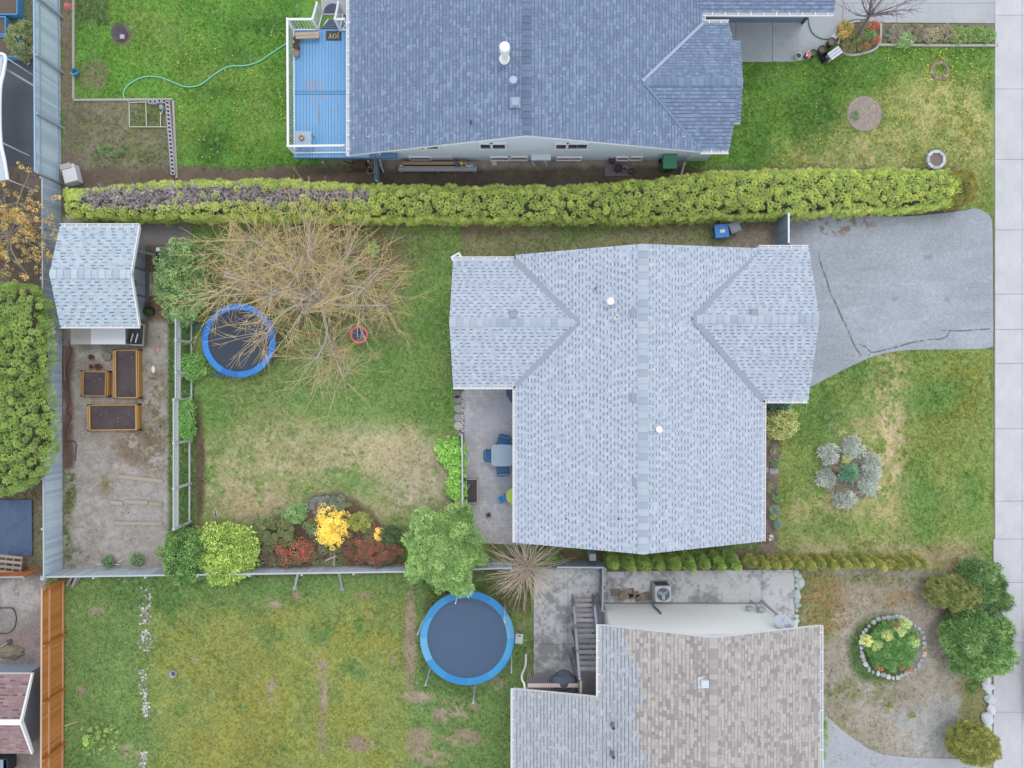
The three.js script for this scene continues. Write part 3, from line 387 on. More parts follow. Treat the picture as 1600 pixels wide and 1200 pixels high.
// ------------------------------------------------------------------ northern house with its blue deck
{
  const h = thing('house', 'pale blue house with slate blue shingled roof and white windows', 'house');
  const e = 2.9, r = 5.08, xl = W(546, 0, e).x, xr = W(1097, 0, e).x, zt = -23.5, zb = W(0, 240, e).z, xrg = 0.58;
  const BL = V(xl, e, W(0, 242, e).z), BR = V(xr, e, W(0, 237, e).z), RB = V(xrg, r, W(0, 211.5, r).z), TL = V(xl, e, zt), TR = V(xr, e, zt), RT = V(xrg, r, zt);
  const yj = 3.7, j = W(1004, 127, yj), wb = W(1095, 235, e), wb2 = W(1139, 234, e), wt = W(1099, 36, e), wt2 = W(1139, 35, e), pk = W(1161, 121, yj), b3 = W(1140, 193, 3.15), b4 = W(1157, 192, 3.15), t3 = W(1141, 63, 3.2), t4 = W(1157, 64, 3.2);
  wb2.z = wb.z; wt2.z = wt.z; pk.z = j.z; const siding = mat(0xdbe8f6, 0.7, { gain: 0.88 }), wz = W(0, 250).z;
  part(h, 'wall', merge([gableBody(xl + 0.5, xr - 0.5, xrg, e - 0.05, r - 0.3, zt + 0.5, wz), box((xr + wb2.x) / 2 - 0.4, 1.4, (wb.z + wt.z) / 2, wb2.x - xr + 0.4, 2.8, wb.z - wt.z - 0.9)]), siding);
  // lap siding boards on the south gable
  for (let k = 0; k < 17; k++) { const y = 0.52 + k * 0.19, w = y < e - 0.1 ? [xl + 0.49, xr - 0.49] : [lerp(xl, xrg, (y - e) / (r - e)) + 0.5, lerp(xr, xrg, (y - e) / (r - e)) - 0.5]; if (w[1] - w[0] < 0.5) break; const g = box((w[0] + w[1]) / 2, y + 0.09, wz + 0.012, w[1] - w[0], 0.183, 0.02); part(h, 'siding_board', g.translate(0, -(y + 0.09), -(wz + 0.012)).rotateX(-0.06).translate(0, y + 0.09, wz + 0.014), siding); }
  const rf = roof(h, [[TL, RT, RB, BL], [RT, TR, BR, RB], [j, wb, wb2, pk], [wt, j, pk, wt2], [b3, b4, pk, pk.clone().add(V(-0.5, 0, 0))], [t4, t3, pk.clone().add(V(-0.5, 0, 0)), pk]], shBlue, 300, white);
  // garage wing to the east, seen at the top edge
  const ge = W(1098, 19.5, e), ge2 = W(1303, 15.5, e); const gz = ge.z;
  const gp = [V(ge.x, e, gz), V(ge2.x, e, gz), V(ge2.x, e + 1.5, gz - 5), V(ge.x - 3.5, e + 1.5, gz - 5)];
  const qb = new QB(); roofPlane(qb, gp, shBlue, 390); const rw = part(h, 'garage_roof', plate(gp.map(q => q.clone().add(V(0, -0.006, 0))), 0.16), white); part(rw, 'shingles', qb.geo(), vcMat).userData.kind = 'stuff';
  const gw = W(1095, 36), gw2 = W(1252, 35.5); part(h, 'garage_wall', box((gw.x + gw2.x) / 2, 1.38, gw.z - 2.5, gw2.x - gw.x, 2.76, 5), mat(0x7688a0, 0.8)); part(h, 'corner_trim', box(gw2.x + 0.03, 1.38, gw.z + 0.03, 0.1, 2.76, 0.1), mat(0x54505f));
  for (const g of [capRow(RT, RB, 0.19, 0.27, 0.056, [L3(0x6e809a), L3(0x7688a2), L3(0x667892)], 15), capRow(pk, j, 0.17, 0.27, 0.05, [L3(0x768aa8), L3(0x8296b2)], 16)]) part(rf, 'ridge_cap', g, vcMat);
  part(rf, 'valley_flashing', beam(j.clone().add(V(0, 0.04, 0)), wt.clone().add(V(0, 0.04, 0)), 0.13, 0.015), mat(0xaab8ce)); part(rf, 'valley_flashing', beam(j.clone().add(V(0, 0.035, 0)), wb.clone().add(V(0, 0.035, 0)), 0.1, 0.015), mat(0x7c90b2));
  gutter(h, TL, BL.clone().add(V(0, 0, 0.02)), -1, 0, 0.6); gutter(h, wb2, wb, 0, 1); gutter(h, wt, wt2, 0, -1); gutter(h, gp[1], gp[0], 0, 1, 0.55); gutter(h, V(ge.x - 0.02, e, gz + 0.14), V(ge.x - 0.02, e, wt.z - 0.14), 1, 0);
  part(h, 'barge_board', merge([beam(BL.clone().add(V(0, -0.1, -0.06)), RB.clone().add(V(0, -0.1, -0.06)), 0.04, 0.18), beam(RB.clone().add(V(0, -0.1, -0.06)), BR.clone().add(V(0, -0.1, -0.06)), 0.04, 0.18)]), white);
  const met = mat(0x9fb0cc, 0.4, { metalness: 0.3 }), wm = mat(0xf4f4f2, 0.45, { gain: 0.85 });
  const s1 = W(789, 90, 4.95); part(rf, 'flue', merge([cyl(s1.x, 5.1, s1.z, 0.13, 0.13, 0.9, 18), cyl(s1.x, 5.7, s1.z, 0.2, 0.2, 0.34, 20), cyl(s1.x, 4.9, s1.z, 0.24, 0.16, 0.12, 18)]), wm);
  const s2 = W(802, 131, 5.0); part(rf, 'flue', merge([cyl(s2.x, 5.1, s2.z, 0.1, 0.1, 0.4, 16), cyl(s2.x, 5.3, s2.z, 0.15, 0.15, 0.18, 18)]), met); turtleVent(rf, 805, 160, 5.02, mat(0xa4b1c8, 0.6), 0.9);
  const s3 = W(736, 192, 4.5); part(rf, 'pipe_stub', cyl(s3.x, 4.6, s3.z, 0.04, 0.04, 0.35), mat(0x4d5872));
  // upper windows and basement windows on the south wall
  const glass = mat(0x4a525e, 0.12, { metalness: 0.2 }), sill = white;
  let wk = 0; const win = (x0, x1, y0, y1, split) => { const wz = W(0, 250).z + 0.02 + 0.005 * (wk++ % 3); const a = W(x0, y1, 0), k = px => { const hh = (y0 + y1) / 2; return (px - 800) * S * (H - hh) / H; }; const w = part(h, 'window', merge([box((k(x0) + k(x1)) / 2, y0 - 0.04, wz + 0.03, k(x1) - k(x0) + 0.16, 0.08, 0.1), box((k(x0) + k(x1)) / 2, y1 + 0.04, wz + 0.03, k(x1) - k(x0) + 0.16, 0.08, 0.07), box(k(x0) - 0.04, (y0 + y1) / 2, wz + 0.03, 0.08, y1 - y0, 0.07), box(k(x1) + 0.04, (y0 + y1) / 2, wz + 0.03, 0.08, y1 - y0, 0.07)]), sill); const n = split || 1; for (let q = 0; q < n; q++) { const xa = lerp(k(x0), k(x1), q / n), xb = lerp(k(x0), k(x1), (q + 1) / n); part(w, 'pane', box((xa + xb) / 2, (y0 + y1) / 2, wz + 0.022, xb - xa - (n > 1 ? 0.03 : 0), y1 - y0, 0.02), glass); } };
  win(640, 662, 1.75, 2.3); win(667, 684, 1.75, 2.3); win(618, 636, 1.75, 2.2); win(751, 767, 1.75, 2.35); win(769, 789, 1.75, 2.35); win(869, 885, 1.75, 2.35); win(887, 917, 1.75, 2.35, 2); win(642, 672, 0.25, 0.55); win(768, 795, 0.22, 0.55); win(797, 822, 0.22, 0.55); win(872, 907, 0.22, 0.5, 2); win(965, 981, 0.22, 0.55); win(984, 1001, 0.22, 0.55);
  const pn = W(691, 246, 0.4); part(h, 'wall_panel', box(pn.x, 0.42, wz + 0.05, 0.95, 0.4, 0.05), mat(0xd9d9e4));
  for (const [x, y, x2] of [[1093, 240, 1087]]) { const a = W(x, y, 2.6); part(h, 'downspout', merge([beam(V(a.x, 2.75, a.z - 0.1), V(a.x - 0.05, 0.3, wz + 0.15), 0.09, 0.07), beam(V(a.x - 0.05, 0.3, wz + 0.15), V(a.x - 0.2, 0.06, wz + 0.75), 0.09, 0.07)]), mat(0xc9d4dc)); }
  const d2 = W(590, 243, 2.2); part(h, 'downspout', merge([tube([V(W(588, 240, 2.5).x, 2.6, BL.z + 0.02), V(W(594, 246, 1.8).x, 1.7, wz + 0.12), V(W(597, 255).x, 0.5, wz + 0.3), V(W(600, 270).x, 0.1, W(0, 270).z)], 0.055, 6)]), mat(0xb9c6cc));
  base(h, V(0.6, 0, -16));
}
{ // deck
  const dk = thing('deck', 'raised blue painted timber deck with white railings beside the slate roof', 'deck'), y = 1.2;
  const a = W(459, 46, y), b = W(640, 246, y), x1 = -6.45, r = RNG(8);
  const wear = surfTex(a.x, a.z, x1 - a.x, b.z - a.z, 180, 320, (x, z) => { let c = mul(mix3(L3(0x76b0e2), L3(0x8cc0ec), fbm(x * 2, z * 0.5, 4)), 0.95 + 0.1 * hash(Math.floor(x * 40), Math.floor(z * 8), 1)); const px = 800 + x / S * H / (H - y), py = 600 + z / S * H / (H - y); const k = sm(0.55, 0.7, vnoise(x * 14, z * 0.9, 6) * 0.6 + vnoise(x * 5, z * 3, 7) * 0.4 + 0.2 * Math.exp(-(((px - 499) / 6) ** 2)) - 0.14 * Math.min(1, Math.abs(px - 500) / 26)) * sm(120, 132, py) * (1 - sm(195, 206, py)); return mix3(c, mix3(L3(0xb08a78), L3(0x9fb9cf), vnoise(x * 9, z, 3)), k * 0.85); });
  const bm = new THREE.MeshStandardMaterial({ map: wear, roughness: 0.75 }), zm = W(0, 145, y).z, nB = 24, bw = (x1 - a.x) / nB;
  for (let k = 0; k < nB; k++) for (const [z0, z1] of [[a.z, zm - 0.085], [zm + 0.085, b.z]]) part(dk, 'deck_board', uvXZ(box(a.x + (k + 0.5) * bw, y - 0.02 + rr(-0.002, 0.002, r), (z0 + z1) / 2, bw - 0.012, 0.04, z1 - z0), a.x, a.z, x1 - a.x, b.z - a.z), bm);
  part(dk, 'divider_board', box((a.x + x1) / 2, y - 0.018, zm, x1 - a.x, 0.04, 0.14), mat(0x6ea4d2));
  part(dk, 'floor_frame', merge([box((a.x + x1) / 2, y - 0.16, (a.z + b.z) / 2, x1 - a.x - 0.06, 0.22, b.z - a.z - 0.06), box((-8.6 - 5.2) / 2, y - 0.12, b.z - 0.1, 3.4, 0.18, 0.2)]), mat(0x5f8fc0));
  part(dk, 'skirt', merge([box((a.x + 0.25 + W(592, 0).x) / 2, y / 2 - 0.1, W(0, 251).z - 0.1, W(592, 0).x - a.x - 0.25, y - 0.22, 0.05), box(a.x + 0.28, y / 2 - 0.1, (a.z + b.z) / 2, 0.05, y - 0.22, b.z - a.z - 0.6)]), mat(0x9aaec4));
  // railing
  const rail = (p, q, slope = 0) => { const d = q.clone().sub(p), L = d.length(), n = Math.max(1, Math.round(L / 0.14)); const list = [beam(p.clone().add(V(0, 1, 0)), q.clone().add(V(0, 1, 0)), 0.09, 0.05), beam(p.clone().add(V(0, 0.1, 0)), q.clone().add(V(0, 0.1, 0)), 0.05, 0.04)]; part(dk, 'handrail', list[0], white); part(dk, 'bottom_rail', list[1], white); for (let k = 1; k < n; k++) { const s = p.clone().addScaledVector(d, k / n); part(dk, 'baluster', box(s.x, s.y + 0.55, s.z, 0.017, 0.88, 0.017), white); } for (const s of [p, q]) { const key = s.x.toFixed(2) + s.z.toFixed(2); if (posts.has(key)) continue; posts.add(key); part(dk, 'rail_post', box(s.x, s.y + 0.53, s.z, 0.085, 1.07, 0.085), white); } }; const posts = new Set();
  const c0 = W(460, 48, y), c1 = W(461, 240, y), c2 = W(546, 239, y), c3 = W(498, 48, y), c4 = W(532, 48, y), c5 = W(546, 48, y); rail(c0, c1); rail(c1, c2); rail(c0, c3); rail(c4, c5); rail(c3, W(504.5, 23, 0.1)); rail(c4, W(537, 22, 0.1));
  // stairs down to the concrete pad
  for (let k = 0; k < 6; k++) { const yy = y - (k + 1) * 0.19, zz = c3.z - 0.14 - k * 0.17; const st = part(dk, 'tread', box((c3.x + c4.x) / 2 + 0.03 * k, yy - 0.02, zz, c4.x - c3.x - 0.06, 0.04, 0.2), mat(0x5c6484)); part(st, 'nosing', box((c3.x + c4.x) / 2 + 0.03 * k, yy + 0.004, zz - 0.1, c4.x - c3.x - 0.06, 0.03, 0.015), mat(0xaab4c8)); }
  for (const s of [c3, c4]) part(dk, 'stringer', beam(V(s.x, y - 0.2, s.z), V(s.x + 0.15, 0.1, s.z - 1.0), 0.05, 0.2), white);
  base(dk, V(-8.2, 0, -13));
  const rug = solo('stair_mat', 'dark rounded mat at the foot of the deck stairs', 'mat', new THREE.CylinderGeometry(0.42, 0.42, 0.02, 28, 1, false, Math.PI / 2, Math.PI).scale(1, 1, 1.05).translate(W(520, 21).x, 0.045, W(520, 21).z), mat(0x565a72));
  // doormat: the word reads towards the house door, upside down from the south
  const c = document.createElement('canvas'); c.width = 192; c.height = 116; const g = c.getContext('2d'); g.fillStyle = '#4e4a48'; g.fillRect(0, 0, 192, 116); for (let k = 0; k < 900; k++) { g.fillStyle = k % 2 ? 'rgba(30,28,28,.5)' : 'rgba(110,104,98,.4)'; g.fillRect(r() * 192, r() * 116, 3, 2); } g.fillStyle = '#b7a98c'; g.font = 'bold 74px serif'; g.textAlign = 'center'; g.textBaseline = 'middle'; g.translate(96, 62); g.rotate(Math.PI); g.fillText('JOY', 0, 0);
  const t = new THREE.CanvasTexture(c); t.colorSpace = THREE.SRGBColorSpace; const mp = W(521.5, 56, y); const dm = solo('doormat', 'dark brown doormat printed JOY on the blue deck', 'doormat', uvXZ(new THREE.BoxGeometry(0.69, 0.018, 0.43), -0.345, -0.215, 0.69, 0.43), new THREE.MeshStandardMaterial({ map: t, roughness: 1 })); dm.position.set(mp.x, y + 0.012, mp.z);
  const bn = thing('plank_bench', 'low bench of pale bare planks on the blue deck', 'bench'); const bp = W(481, 56.5, y + 0.2); for (const k of [-1, 1]) part(bn, 'plank', box(0, 0.28, k * 0.075, 1.05, 0.035, 0.135), mat(k > 0 ? 0xc4ae94 : 0xd0bca4)); for (const k of [-1, 1]) part(bn, 'leg', box(k * 0.42, 0.13, 0, 0.06, 0.26, 0.24), mat(0xa08e78)); bn.position.set(bp.x, y, bp.z); bn.rotation.y = 0.04;
  const pot = (x, yy, rad, hh, col, fill, name, label) => { const o = thing(name, label, 'plant pot', null), p = W(x, yy, y + hh * 0.8); part(o, 'pot', new THREE.LatheGeometry([[0.001, 0], [rad * 0.72, 0], [rad, hh], [rad * 0.88, hh], [rad * 0.84, hh * 0.8], [0.001, hh * 0.8]].map(q => new THREE.Vector2(...q)), 20), mat(col)); part(o, 'soil', new THREE.CircleGeometry(rad * 0.85, 20).rotateX(-Math.PI / 2).translate(0, hh * 0.83, 0), mat(fill)); o.position.set(p.x, y, p.z); return o; };
  pot(462.5, 61, 0.13, 0.2, 0x8c7266, 0x544a44, 'plant_pot', 'small brown pot beside the plank bench on deck'); pot(462.5, 72, 0.16, 0.26, 0x6b5c54, 0x57493f, 'plant_pot', 'middle dark brown pot along the deck railing'); pot(462.5, 83, 0.16, 0.24, 0xb0a59c, 0x9c8a80, 'plant_pot', 'pale stone pot along the deck railing');
  const tb = thing('deck_table', 'square pale blue table in the south-west corner of the deck', 'table'), tp = W(474, 217, y + 0.6); part(tb, 'table_top', rbox(0, 0.6, 0, 0.72, 0.04, 0.68, 0.018), mat(0xa9c0d4, 0.5)); for (const i of [-1, 1]) for (const k of [-1, 1]) part(tb, 'leg', box(i * 0.3, 0.29, k * 0.28, 0.05, 0.58, 0.05), mat(0x93aac2)); tb.position.set(tp.x, y, tp.z);
  const bo = thing('candle_bowl', 'small tan bowl sitting on the pale deck table', 'bowl'); part(bo, 'bowl', new THREE.LatheGeometry([[0.001, 0], [0.07, 0], [0.12, 0.1], [0.1, 0.1], [0.06, 0.03], [0.001, 0.03]].map(q => new THREE.Vector2(...q)), 18), mat(0xb98f6c)); part(bo, 'candle', cyl(0.02, 0.07, 0.02, 0.05, 0.05, 0.08, 14), mat(0xd9b394)); const bq = W(471, 215.5, y + 0.7); bo.position.set(bq.x, y + 0.62, bq.z);
}
// ------------------------------------------------------------------ southern house
{
  const h = thing('house', 'white-walled house with brown and grey patchwork shingled roof', 'house');
  const e = 4.2, r = 5.62, A = W(937, 977, e), B = W(1115, 997, r), C = W(1281, 978, e), zs = 23.5, e2 = 3.09;
  const sl = (r - e) / (B.x - A.x), lx = W(803, 0, e2).x, zs1 = W(0, 1080, 3.6).z;
  const D = V(lx, e - sl * (A.x - lx), W(0, 1078, e2).z), D2 = V(A.x, e, zs1);
  const planes = [[A, V(B.x, r, B.z), V(B.x, r, zs), V(A.x, e, zs)], [V(B.x, r, B.z), C, V(C.x, e, zs), V(B.x, r, zs)], [D2, V(A.x, e, zs), V(lx, D.y, zs), V(lx, D.y, D.z)]];
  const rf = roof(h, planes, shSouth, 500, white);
  part(rf, 'ridge_cap', capRow(V(B.x, r, B.z), V(B.x, r, zs), 0.17, 0.2, 0.05, [L3(0xb0a8a6), L3(0xbcb4b0), L3(0xa69e9e), L3(0xc0b8b4)], 55), vcMat);
  const wz = W(0, 942).z, wl = W(943, 0).x, wr = W(1186, 0).x, wall = mat(0xf6f6f7, 0.75, { gain: 0.93 });
  part(h, 'wall', merge([gableBody(wl, C.x - 0.35, B.x, e - 0.05, r - 0.22, wz + 0.9, zs - 0.4), box((wl + wr) / 2 + 0.0, (e - 0.1) / 2, wz + 0.6, wr - wl, e - 0.1, 1.2), box((lx + A.x) / 2 + 0.4, (D.y - 0.1) / 2, (D.z + zs) / 2 + 0.6, A.x - lx - 0.4, D.y - 0.1, zs - D.z - 1)]), wall);
  part(h, 'foundation', box((wl + wr) / 2, 0.12, wz + 0.45, wr - wl + 0.04, 0.24, 0.96), mat(0xb2b0b2));
  gutter(h, V(A.x, e, D2.z), A, -1, 0, 0.7); gutter(h, V(lx, D.y, zs), V(lx, D.y, D.z), -1, 0, 0.9); gutter(h, C, V(C.x, e, zs), 1, 0, 0.8);
  part(h, 'barge_board', merge([beam(A.clone().add(V(0, -0.09, 0.06)), B.clone().add(V(0, -0.09, 0.06)), 0.04, 0.16), beam(B.clone().add(V(0, -0.09, 0.06)), C.clone().add(V(0, -0.09, 0.06)), 0.04, 0.16)]), white);
  const v1 = W(1101, 1068, 5.6); part(rf, 'roof_vent', merge([rbox(v1.x, 5.62, v1.z, 0.3, 0.16, 0.3, 0.03), box(v1.x - 0.03, 5.5, v1.z, 0.42, 0.03, 0.44)]), mat(0xd5dbe4, 0.5));
  for (const [x, y] of [[957, 1133], [957, 1178]]) { const p = W(x, y, 4.55); part(rf, 'pipe_stub', new THREE.LatheGeometry([[0.05, -0.15], [0.09, -0.15], [0.08, 0.22], [0.045, 0.22], [0.045, 0], [0.001, 0]].map(q => new THREE.Vector2(...q)), 12).translate(p.x, 4.6, p.z), mat(0x7d828e)); }
  const ds = W(1187, 940), dt = W(1217, 972, 3.9); part(h, 'downspout', merge([beam(V(ds.x + 0.05, 0.1, ds.z - 0.06), V(ds.x + 0.05, 3.9, ds.z - 0.06), 0.09, 0.09), beam(V(ds.x + 0.05, 3.9, ds.z - 0.06), V(dt.x + 0.2, 4.05, dt.z + 0.1), 0.09, 0.09)]), mat(0xb8bcc6));
  const us = W(1178, 940); part(h, 'electric_meter', merge([rbox(us.x - 0.15, 1.35, us.z - 0.09, 0.3, 0.4, 0.14, 0.03), cyl(us.x - 0.15, 0.5, us.z - 0.06, 0.03, 0.03, 1.2, 8), rbox(us.x - 0.62, 1.2, us.z - 0.09, 0.25, 0.32, 0.12, 0.03)]), mat(0xa9b2ba));
  part(h, 'meter_label', box(us.x - 0.15, 1.44, us.z - 0.165, 0.2, 0.14, 0.012), mat(0xd8c8a4));
  const dish = W(1225, 976, 3.4), sd = part(h, 'satellite_dish', new THREE.LatheGeometry([[0.001, 0], [0.2, 0.02], [0.38, 0.08], [0.385, 0.1], [0.2, 0.045], [0.001, 0.025]].map(q => new THREE.Vector2(...q)), 24).rotateX(-0.9).translate(dish.x, 3.3, dish.z), mat(0xc3ccd8, 0.5)); part(sd, 'dish_arm', merge([beam(V(dish.x, 3.3, dish.z + 0.1), V(dish.x, 2.9, dish.z + 0.6), 0.04, 0.04), beam(V(dish.x, 3.2, dish.z), V(dish.x, 3.5, dish.z - 0.45), 0.03, 0.03), box(dish.x, 3.5, dish.z - 0.45, 0.07, 0.07, 0.1)]), mat(0xdadde2));
  const pl = W(1018, 942); part(h, 'refrigerant_line', merge([tube([V(pl.x - 0.05, 0.5, pl.z - 0.15), V(pl.x - 0.02, 0.7, pl.z - 0.05), V(pl.x + 0.08, 1.5, pl.z - 0.05), V(pl.x + 0.12, 1.65, pl.z + 0.05)], 0.045, 6), tube([V(pl.x + 0.02, 0.9, pl.z - 0.04), V(pl.x + 0.05, 1.5, pl.z - 0.06), V(pl.x + 0.06, 1.65, pl.z + 0.05)], 0.035, 6)]), mat(0x6d747e));
  base(h, V(B.x, 0, 16.5));
}
{ // outside stairs climbing to the southern house
  const s = thing('timber_stairs', 'weathered grey timber stairs with handrails climbing beside the southern roof', 'stairs');
  const n = 14, p0 = W(908.5, 935, 0.2), p1 = W(920, 1050, 2.6), x0 = p0.x, wd = 0.88, m = [mat(0xb4b0b6), mat(0xc0bcc0), mat(0xa8a4ac)];
  for (let k = 0; k < n; k++) { const f = (k + 0.5) / n; part(s, 'tread', box(lerp(W(910.5, 0, 0.2).x, W(919.5, 0, 2.5).x, f), 0.1 + 2.45 * f, lerp(p0.z, p1.z, f), wd, 0.04, (p1.z - p0.z) / n - 0.02), m[k % 3]); }
  for (const k of [-1, 1]) { const a = V(p0.x + 0.06 + k * (wd / 2 + 0.03), 0.05, p0.z - 0.1), b = V(W(919.5, 0, 2.5).x + k * (wd / 2 + 0.03), 2.55, p1.z); part(s, 'stringer', beam(a, b, 0.05, 0.24), mat(0x77757c)); const up = V(0, 0.85, 0); part(s, 'handrail', beam(a.clone().add(V(0, 0.85, 0.25)), b.clone().add(up), 0.1, 0.05), mat(k < 0 ? 0xa7adb8 : 0xb4b8d0)); for (const f of [0.06, 0.35, 0.66, 0.97]) { const q = a.clone().lerp(b, f); part(s, 'rail_post', box(q.x, q.y + 0.42, q.z, 0.08, 0.9, 0.08), mat(0x8a8890)); if (f > 0.3) part(s, 'support_post', box(q.x, q.y / 2 - 0.04, q.z, 0.08, q.y, 0.08), mat(0x7a7880)); } }
  const lz = p1.z + 0.62, ly = 2.58, lX = W(921, 0, 2.6).x; part(s, 'landing', box(lX, ly, lz, 1.0, 0.08, 1.2), mat(0x807a7c)); for (const [i, k] of [[-1, -1], [1, 1], [-1, 1]]) part(s, 'landing_post', box(lX + i * 0.44, ly / 2 - 0.02, lz + k * 0.5, 0.1, ly - 0.04, 0.1), mat(0x77757c));
  part(s, 'landing_rail', beam(V(lX - 0.46, ly + 0.9, lz - 0.6), V(lX - 0.46, ly + 0.9, lz + 0.5), 0.09, 0.05), mat(0xb0a8a2)); part(s, 'landing_rail_post', box(lX - 0.46, ly + 0.46, lz + 0.5, 0.09, 0.86, 0.09), mat(0xa49a94)); part(s, 'landing_rail_post', box(lX - 0.46, ly + 0.46, lz - 0.55, 0.09, 0.86, 0.09), mat(0xa49a94));
  base(s, V(p0.x, 0, p0.z));
  // lower balcony beside the landing
  const b = thing('balcony', 'narrow timber balcony with white rail tucked under the southern roof', 'balcony'), by = 2.2, bx0 = W(824, 0, by).x, bx1 = W(901, 0, by).x, bz0 = W(0, 1056, by).z;
  for (let k = 0; k < 6; k++) part(b, 'floor_board', box((bx0 + bx1) / 2, by, bz0 + 0.1 + k * 0.145, bx1 - bx0, 0.04, 0.135), mat(0x8d8287));
  part(b, 'front_rail', box((bx0 + bx1) / 2, by + 0.9, bz0 + 0.03, bx1 - bx0, 0.05, 0.16), mat(0xc3b2ac)); for (let k = 0; k <= 24; k++) part(b, 'baluster', box(lerp(bx0, bx1, k / 24), by + 0.45, bz0 + 0.03, 0.03, 0.86, 0.03), mat(0xa39aa4));
  for (const x of [bx0 + 0.08, bx1 - 0.08]) part(b, 'post', box(x, by / 2 - 0.02, bz0 + 0.06, 0.1, by - 0.04, 0.1), mat(0x9c8f8c)); base(b, V((bx0 + bx1) / 2, 0, bz0));
  const pr = thing('white_pipe_rail', 'bent white pipe rail standing at the end of the balcony', 'railing'), q = (x, y, hh) => W(x, y, hh); part(pr, 'pipe', tube([q(822, 1023, 0.9), q(821, 1040, 1.6), q(815.5, 1056, 2.4), q(816, 1063, 2.7), q(819, 1068, 2.9), q(820, 1080, 3.0)], 0.045, 8, 40), white); part(pr, 'post', box(q(822, 1023, 0.9).x, 0.45, q(822, 1023, 0.9).z, 0.06, 0.9, 0.06), mat(0x8d8188)); base(pr, W(822, 1023));
  // covered grill on the balcony
  const g = thing('covered_grill', 'barbecue under a slumped dark grey cover on the balcony', 'grill'), gc = q(881, 1068, 3.0), gg = new THREE.SphereGeometry(0.5, 28, 18), pos = gg.attributes.position; for (let k = 0; k < pos.count; k++) { const x = pos.getX(k), y = pos.getY(k), z = pos.getZ(k), n2 = 1 + 0.22 * (fbm(x * 6 + 9, z * 6 + y * 3, 5, 3) - 0.5) * 2; pos.setXYZ(k, x * n2 * 1.15, (y > 0 ? y * 0.9 : y) * 0.98 + 0.49, z * n2 * 0.8); } gg.computeVertexNormals(); part(g, 'cover', gg, mat(0x4d5566, 0.8)); g.position.set(gc.x, by + 0.02, gc.z);
}
{ // air conditioner by the southern house
  const a = thing('air_conditioner', 'square grey air conditioner with round fan grille by the white wall', 'air conditioner'), p = W(1036, 928, 0.8);
  part(a, 'cabinet', rbox(0, 0.42, 0, 0.74, 0.78, 0.74, 0.06), mat(0xc9ccd2, 0.5)); part(a, 'louvre_panel', box(0, 0.4, -0.375, 0.6, 0.6, 0.01), mat(0x60656e)); part(a, 'fan_opening', cyl(0, 0.805, 0, 0.29, 0.29, 0.02, 28), mat(0x5f6a78));
  const f = part(a, 'fan_guard', merge([0.1, 0.17, 0.23, 0.29].map(r => new THREE.TorusGeometry(r, 0.008, 6, 28).rotateX(Math.PI / 2).translate(0, 0.835, 0)).concat([0, 1, 2, 3].map(k => box(0, 0.835, 0, 0.58, 0.01, 0.012, k * Math.PI / 4)))), mat(0x9aa0aa)); for (let k = 0; k < 3; k++) part(f, 'fan_blade', box(0, 0, 0.13, 0.12, 0.012, 0.24).rotateZ(0.3).rotateY(k * 2.1).translate(0, 0.825, 0), mat(k ? 0xa8b4c4 : 0xd8dee6, 0.4)); part(a, 'pad', box(0, 0.015, 0, 0.86, 0.03, 0.86), mat(0x9a989a)); a.position.set(p.x, 0.035, p.z); a.rotation.y = 0.02;
  const rk = thing('wood_scraps', 'heap of brown boards and flat stones by the air conditioner', 'boards'), r = RNG(66); for (const [x, y, w, d, t, c, l] of [[962, 925, .45, .3, .1, 0x83786c, 0], [978, 928, .6, .4, .4, 0x9a8c7c, 1], [972, 930, .35, .3, .9, 0x8f8270, 2], [990, 929, .5, .3, .2, 0x8a7f74, 1], [1000, 932, .4, .34, .1, 0x9c8f86, 1], [985, 922, .3, .16, .3, 0x77685a, 0], [1010, 931, .3, .4, .2, 0x857a6e, 0]]) { const q = W(x, y); part(rk, 'board', box(q.x, 0.06 + l * 0.05, q.z, w, 0.045, d, t), mat(c)); } const tp = W(997, 933); part(rk, 'clay_pot', cyl(tp.x, 0.2, tp.z, 0.1, 0.13, 0.2, 14), mat(0x8d6d60)); base(rk, W(985, 928));
}
// ------------------------------------------------------------------ fences
function fence(name, label, a, b, h, o) {      // a, b: photo pixels of its foot; boards stand on the side away from the rails
  const g = thing(name, label, 'fence'), p = W(...a), q = W(...b), d = q.clone().sub(p), L = d.length(), r = RNG(o.seed || 3); d.normalize(); const ang = -Math.atan2(d.z, d.x), n = V(-d.z, 0, d.x).multiplyScalar(o.side || 1);
  const bw = o.bw || 0.14, cnt = Math.round(L / bw), bg = new THREE.BoxGeometry(bw - (o.gap ?? 0.008), h, 0.02), ms = o.mats;
  for (let k = 0; k < cnt; k++) { const s = p.clone().addScaledVector(d, (k + 0.5) * L / cnt), m = part(g, 'board', bg, ms[Math.floor(r() * ms.length)]); m.position.set(s.x, h / 2 + 0.03 + rr(-0.008, 0.008, r), s.z); m.rotation.y = ang; }
  for (const y of o.rails || [0.25, h - 0.25]) part(g, 'rail', beam(p.clone().addScaledVector(n, 0.035).setY(y), q.clone().addScaledVector(n, 0.035).setY(y), 0.04, 0.09), o.rail || ms[0]);
  const np = Math.max(1, Math.round(L / (o.post || 2.4))); for (let k = 0; k <= np; k++) { const s = p.clone().addScaledVector(d, L * k / np).addScaledVector(n, 0.09); part(g, 'post', box(s.x, h / 2 + 0.02, s.z, 0.09, h + 0.04, 0.09), o.postM || o.rail || ms[0]); }
  if (o.cap) part(g, 'cap_rail', beam(p.clone().setY(h + 0.05), q.clone().setY(h + 0.05), 0.07, 0.035), o.cap);
  return base(g, p.clone().lerp(q, 0.5));
}
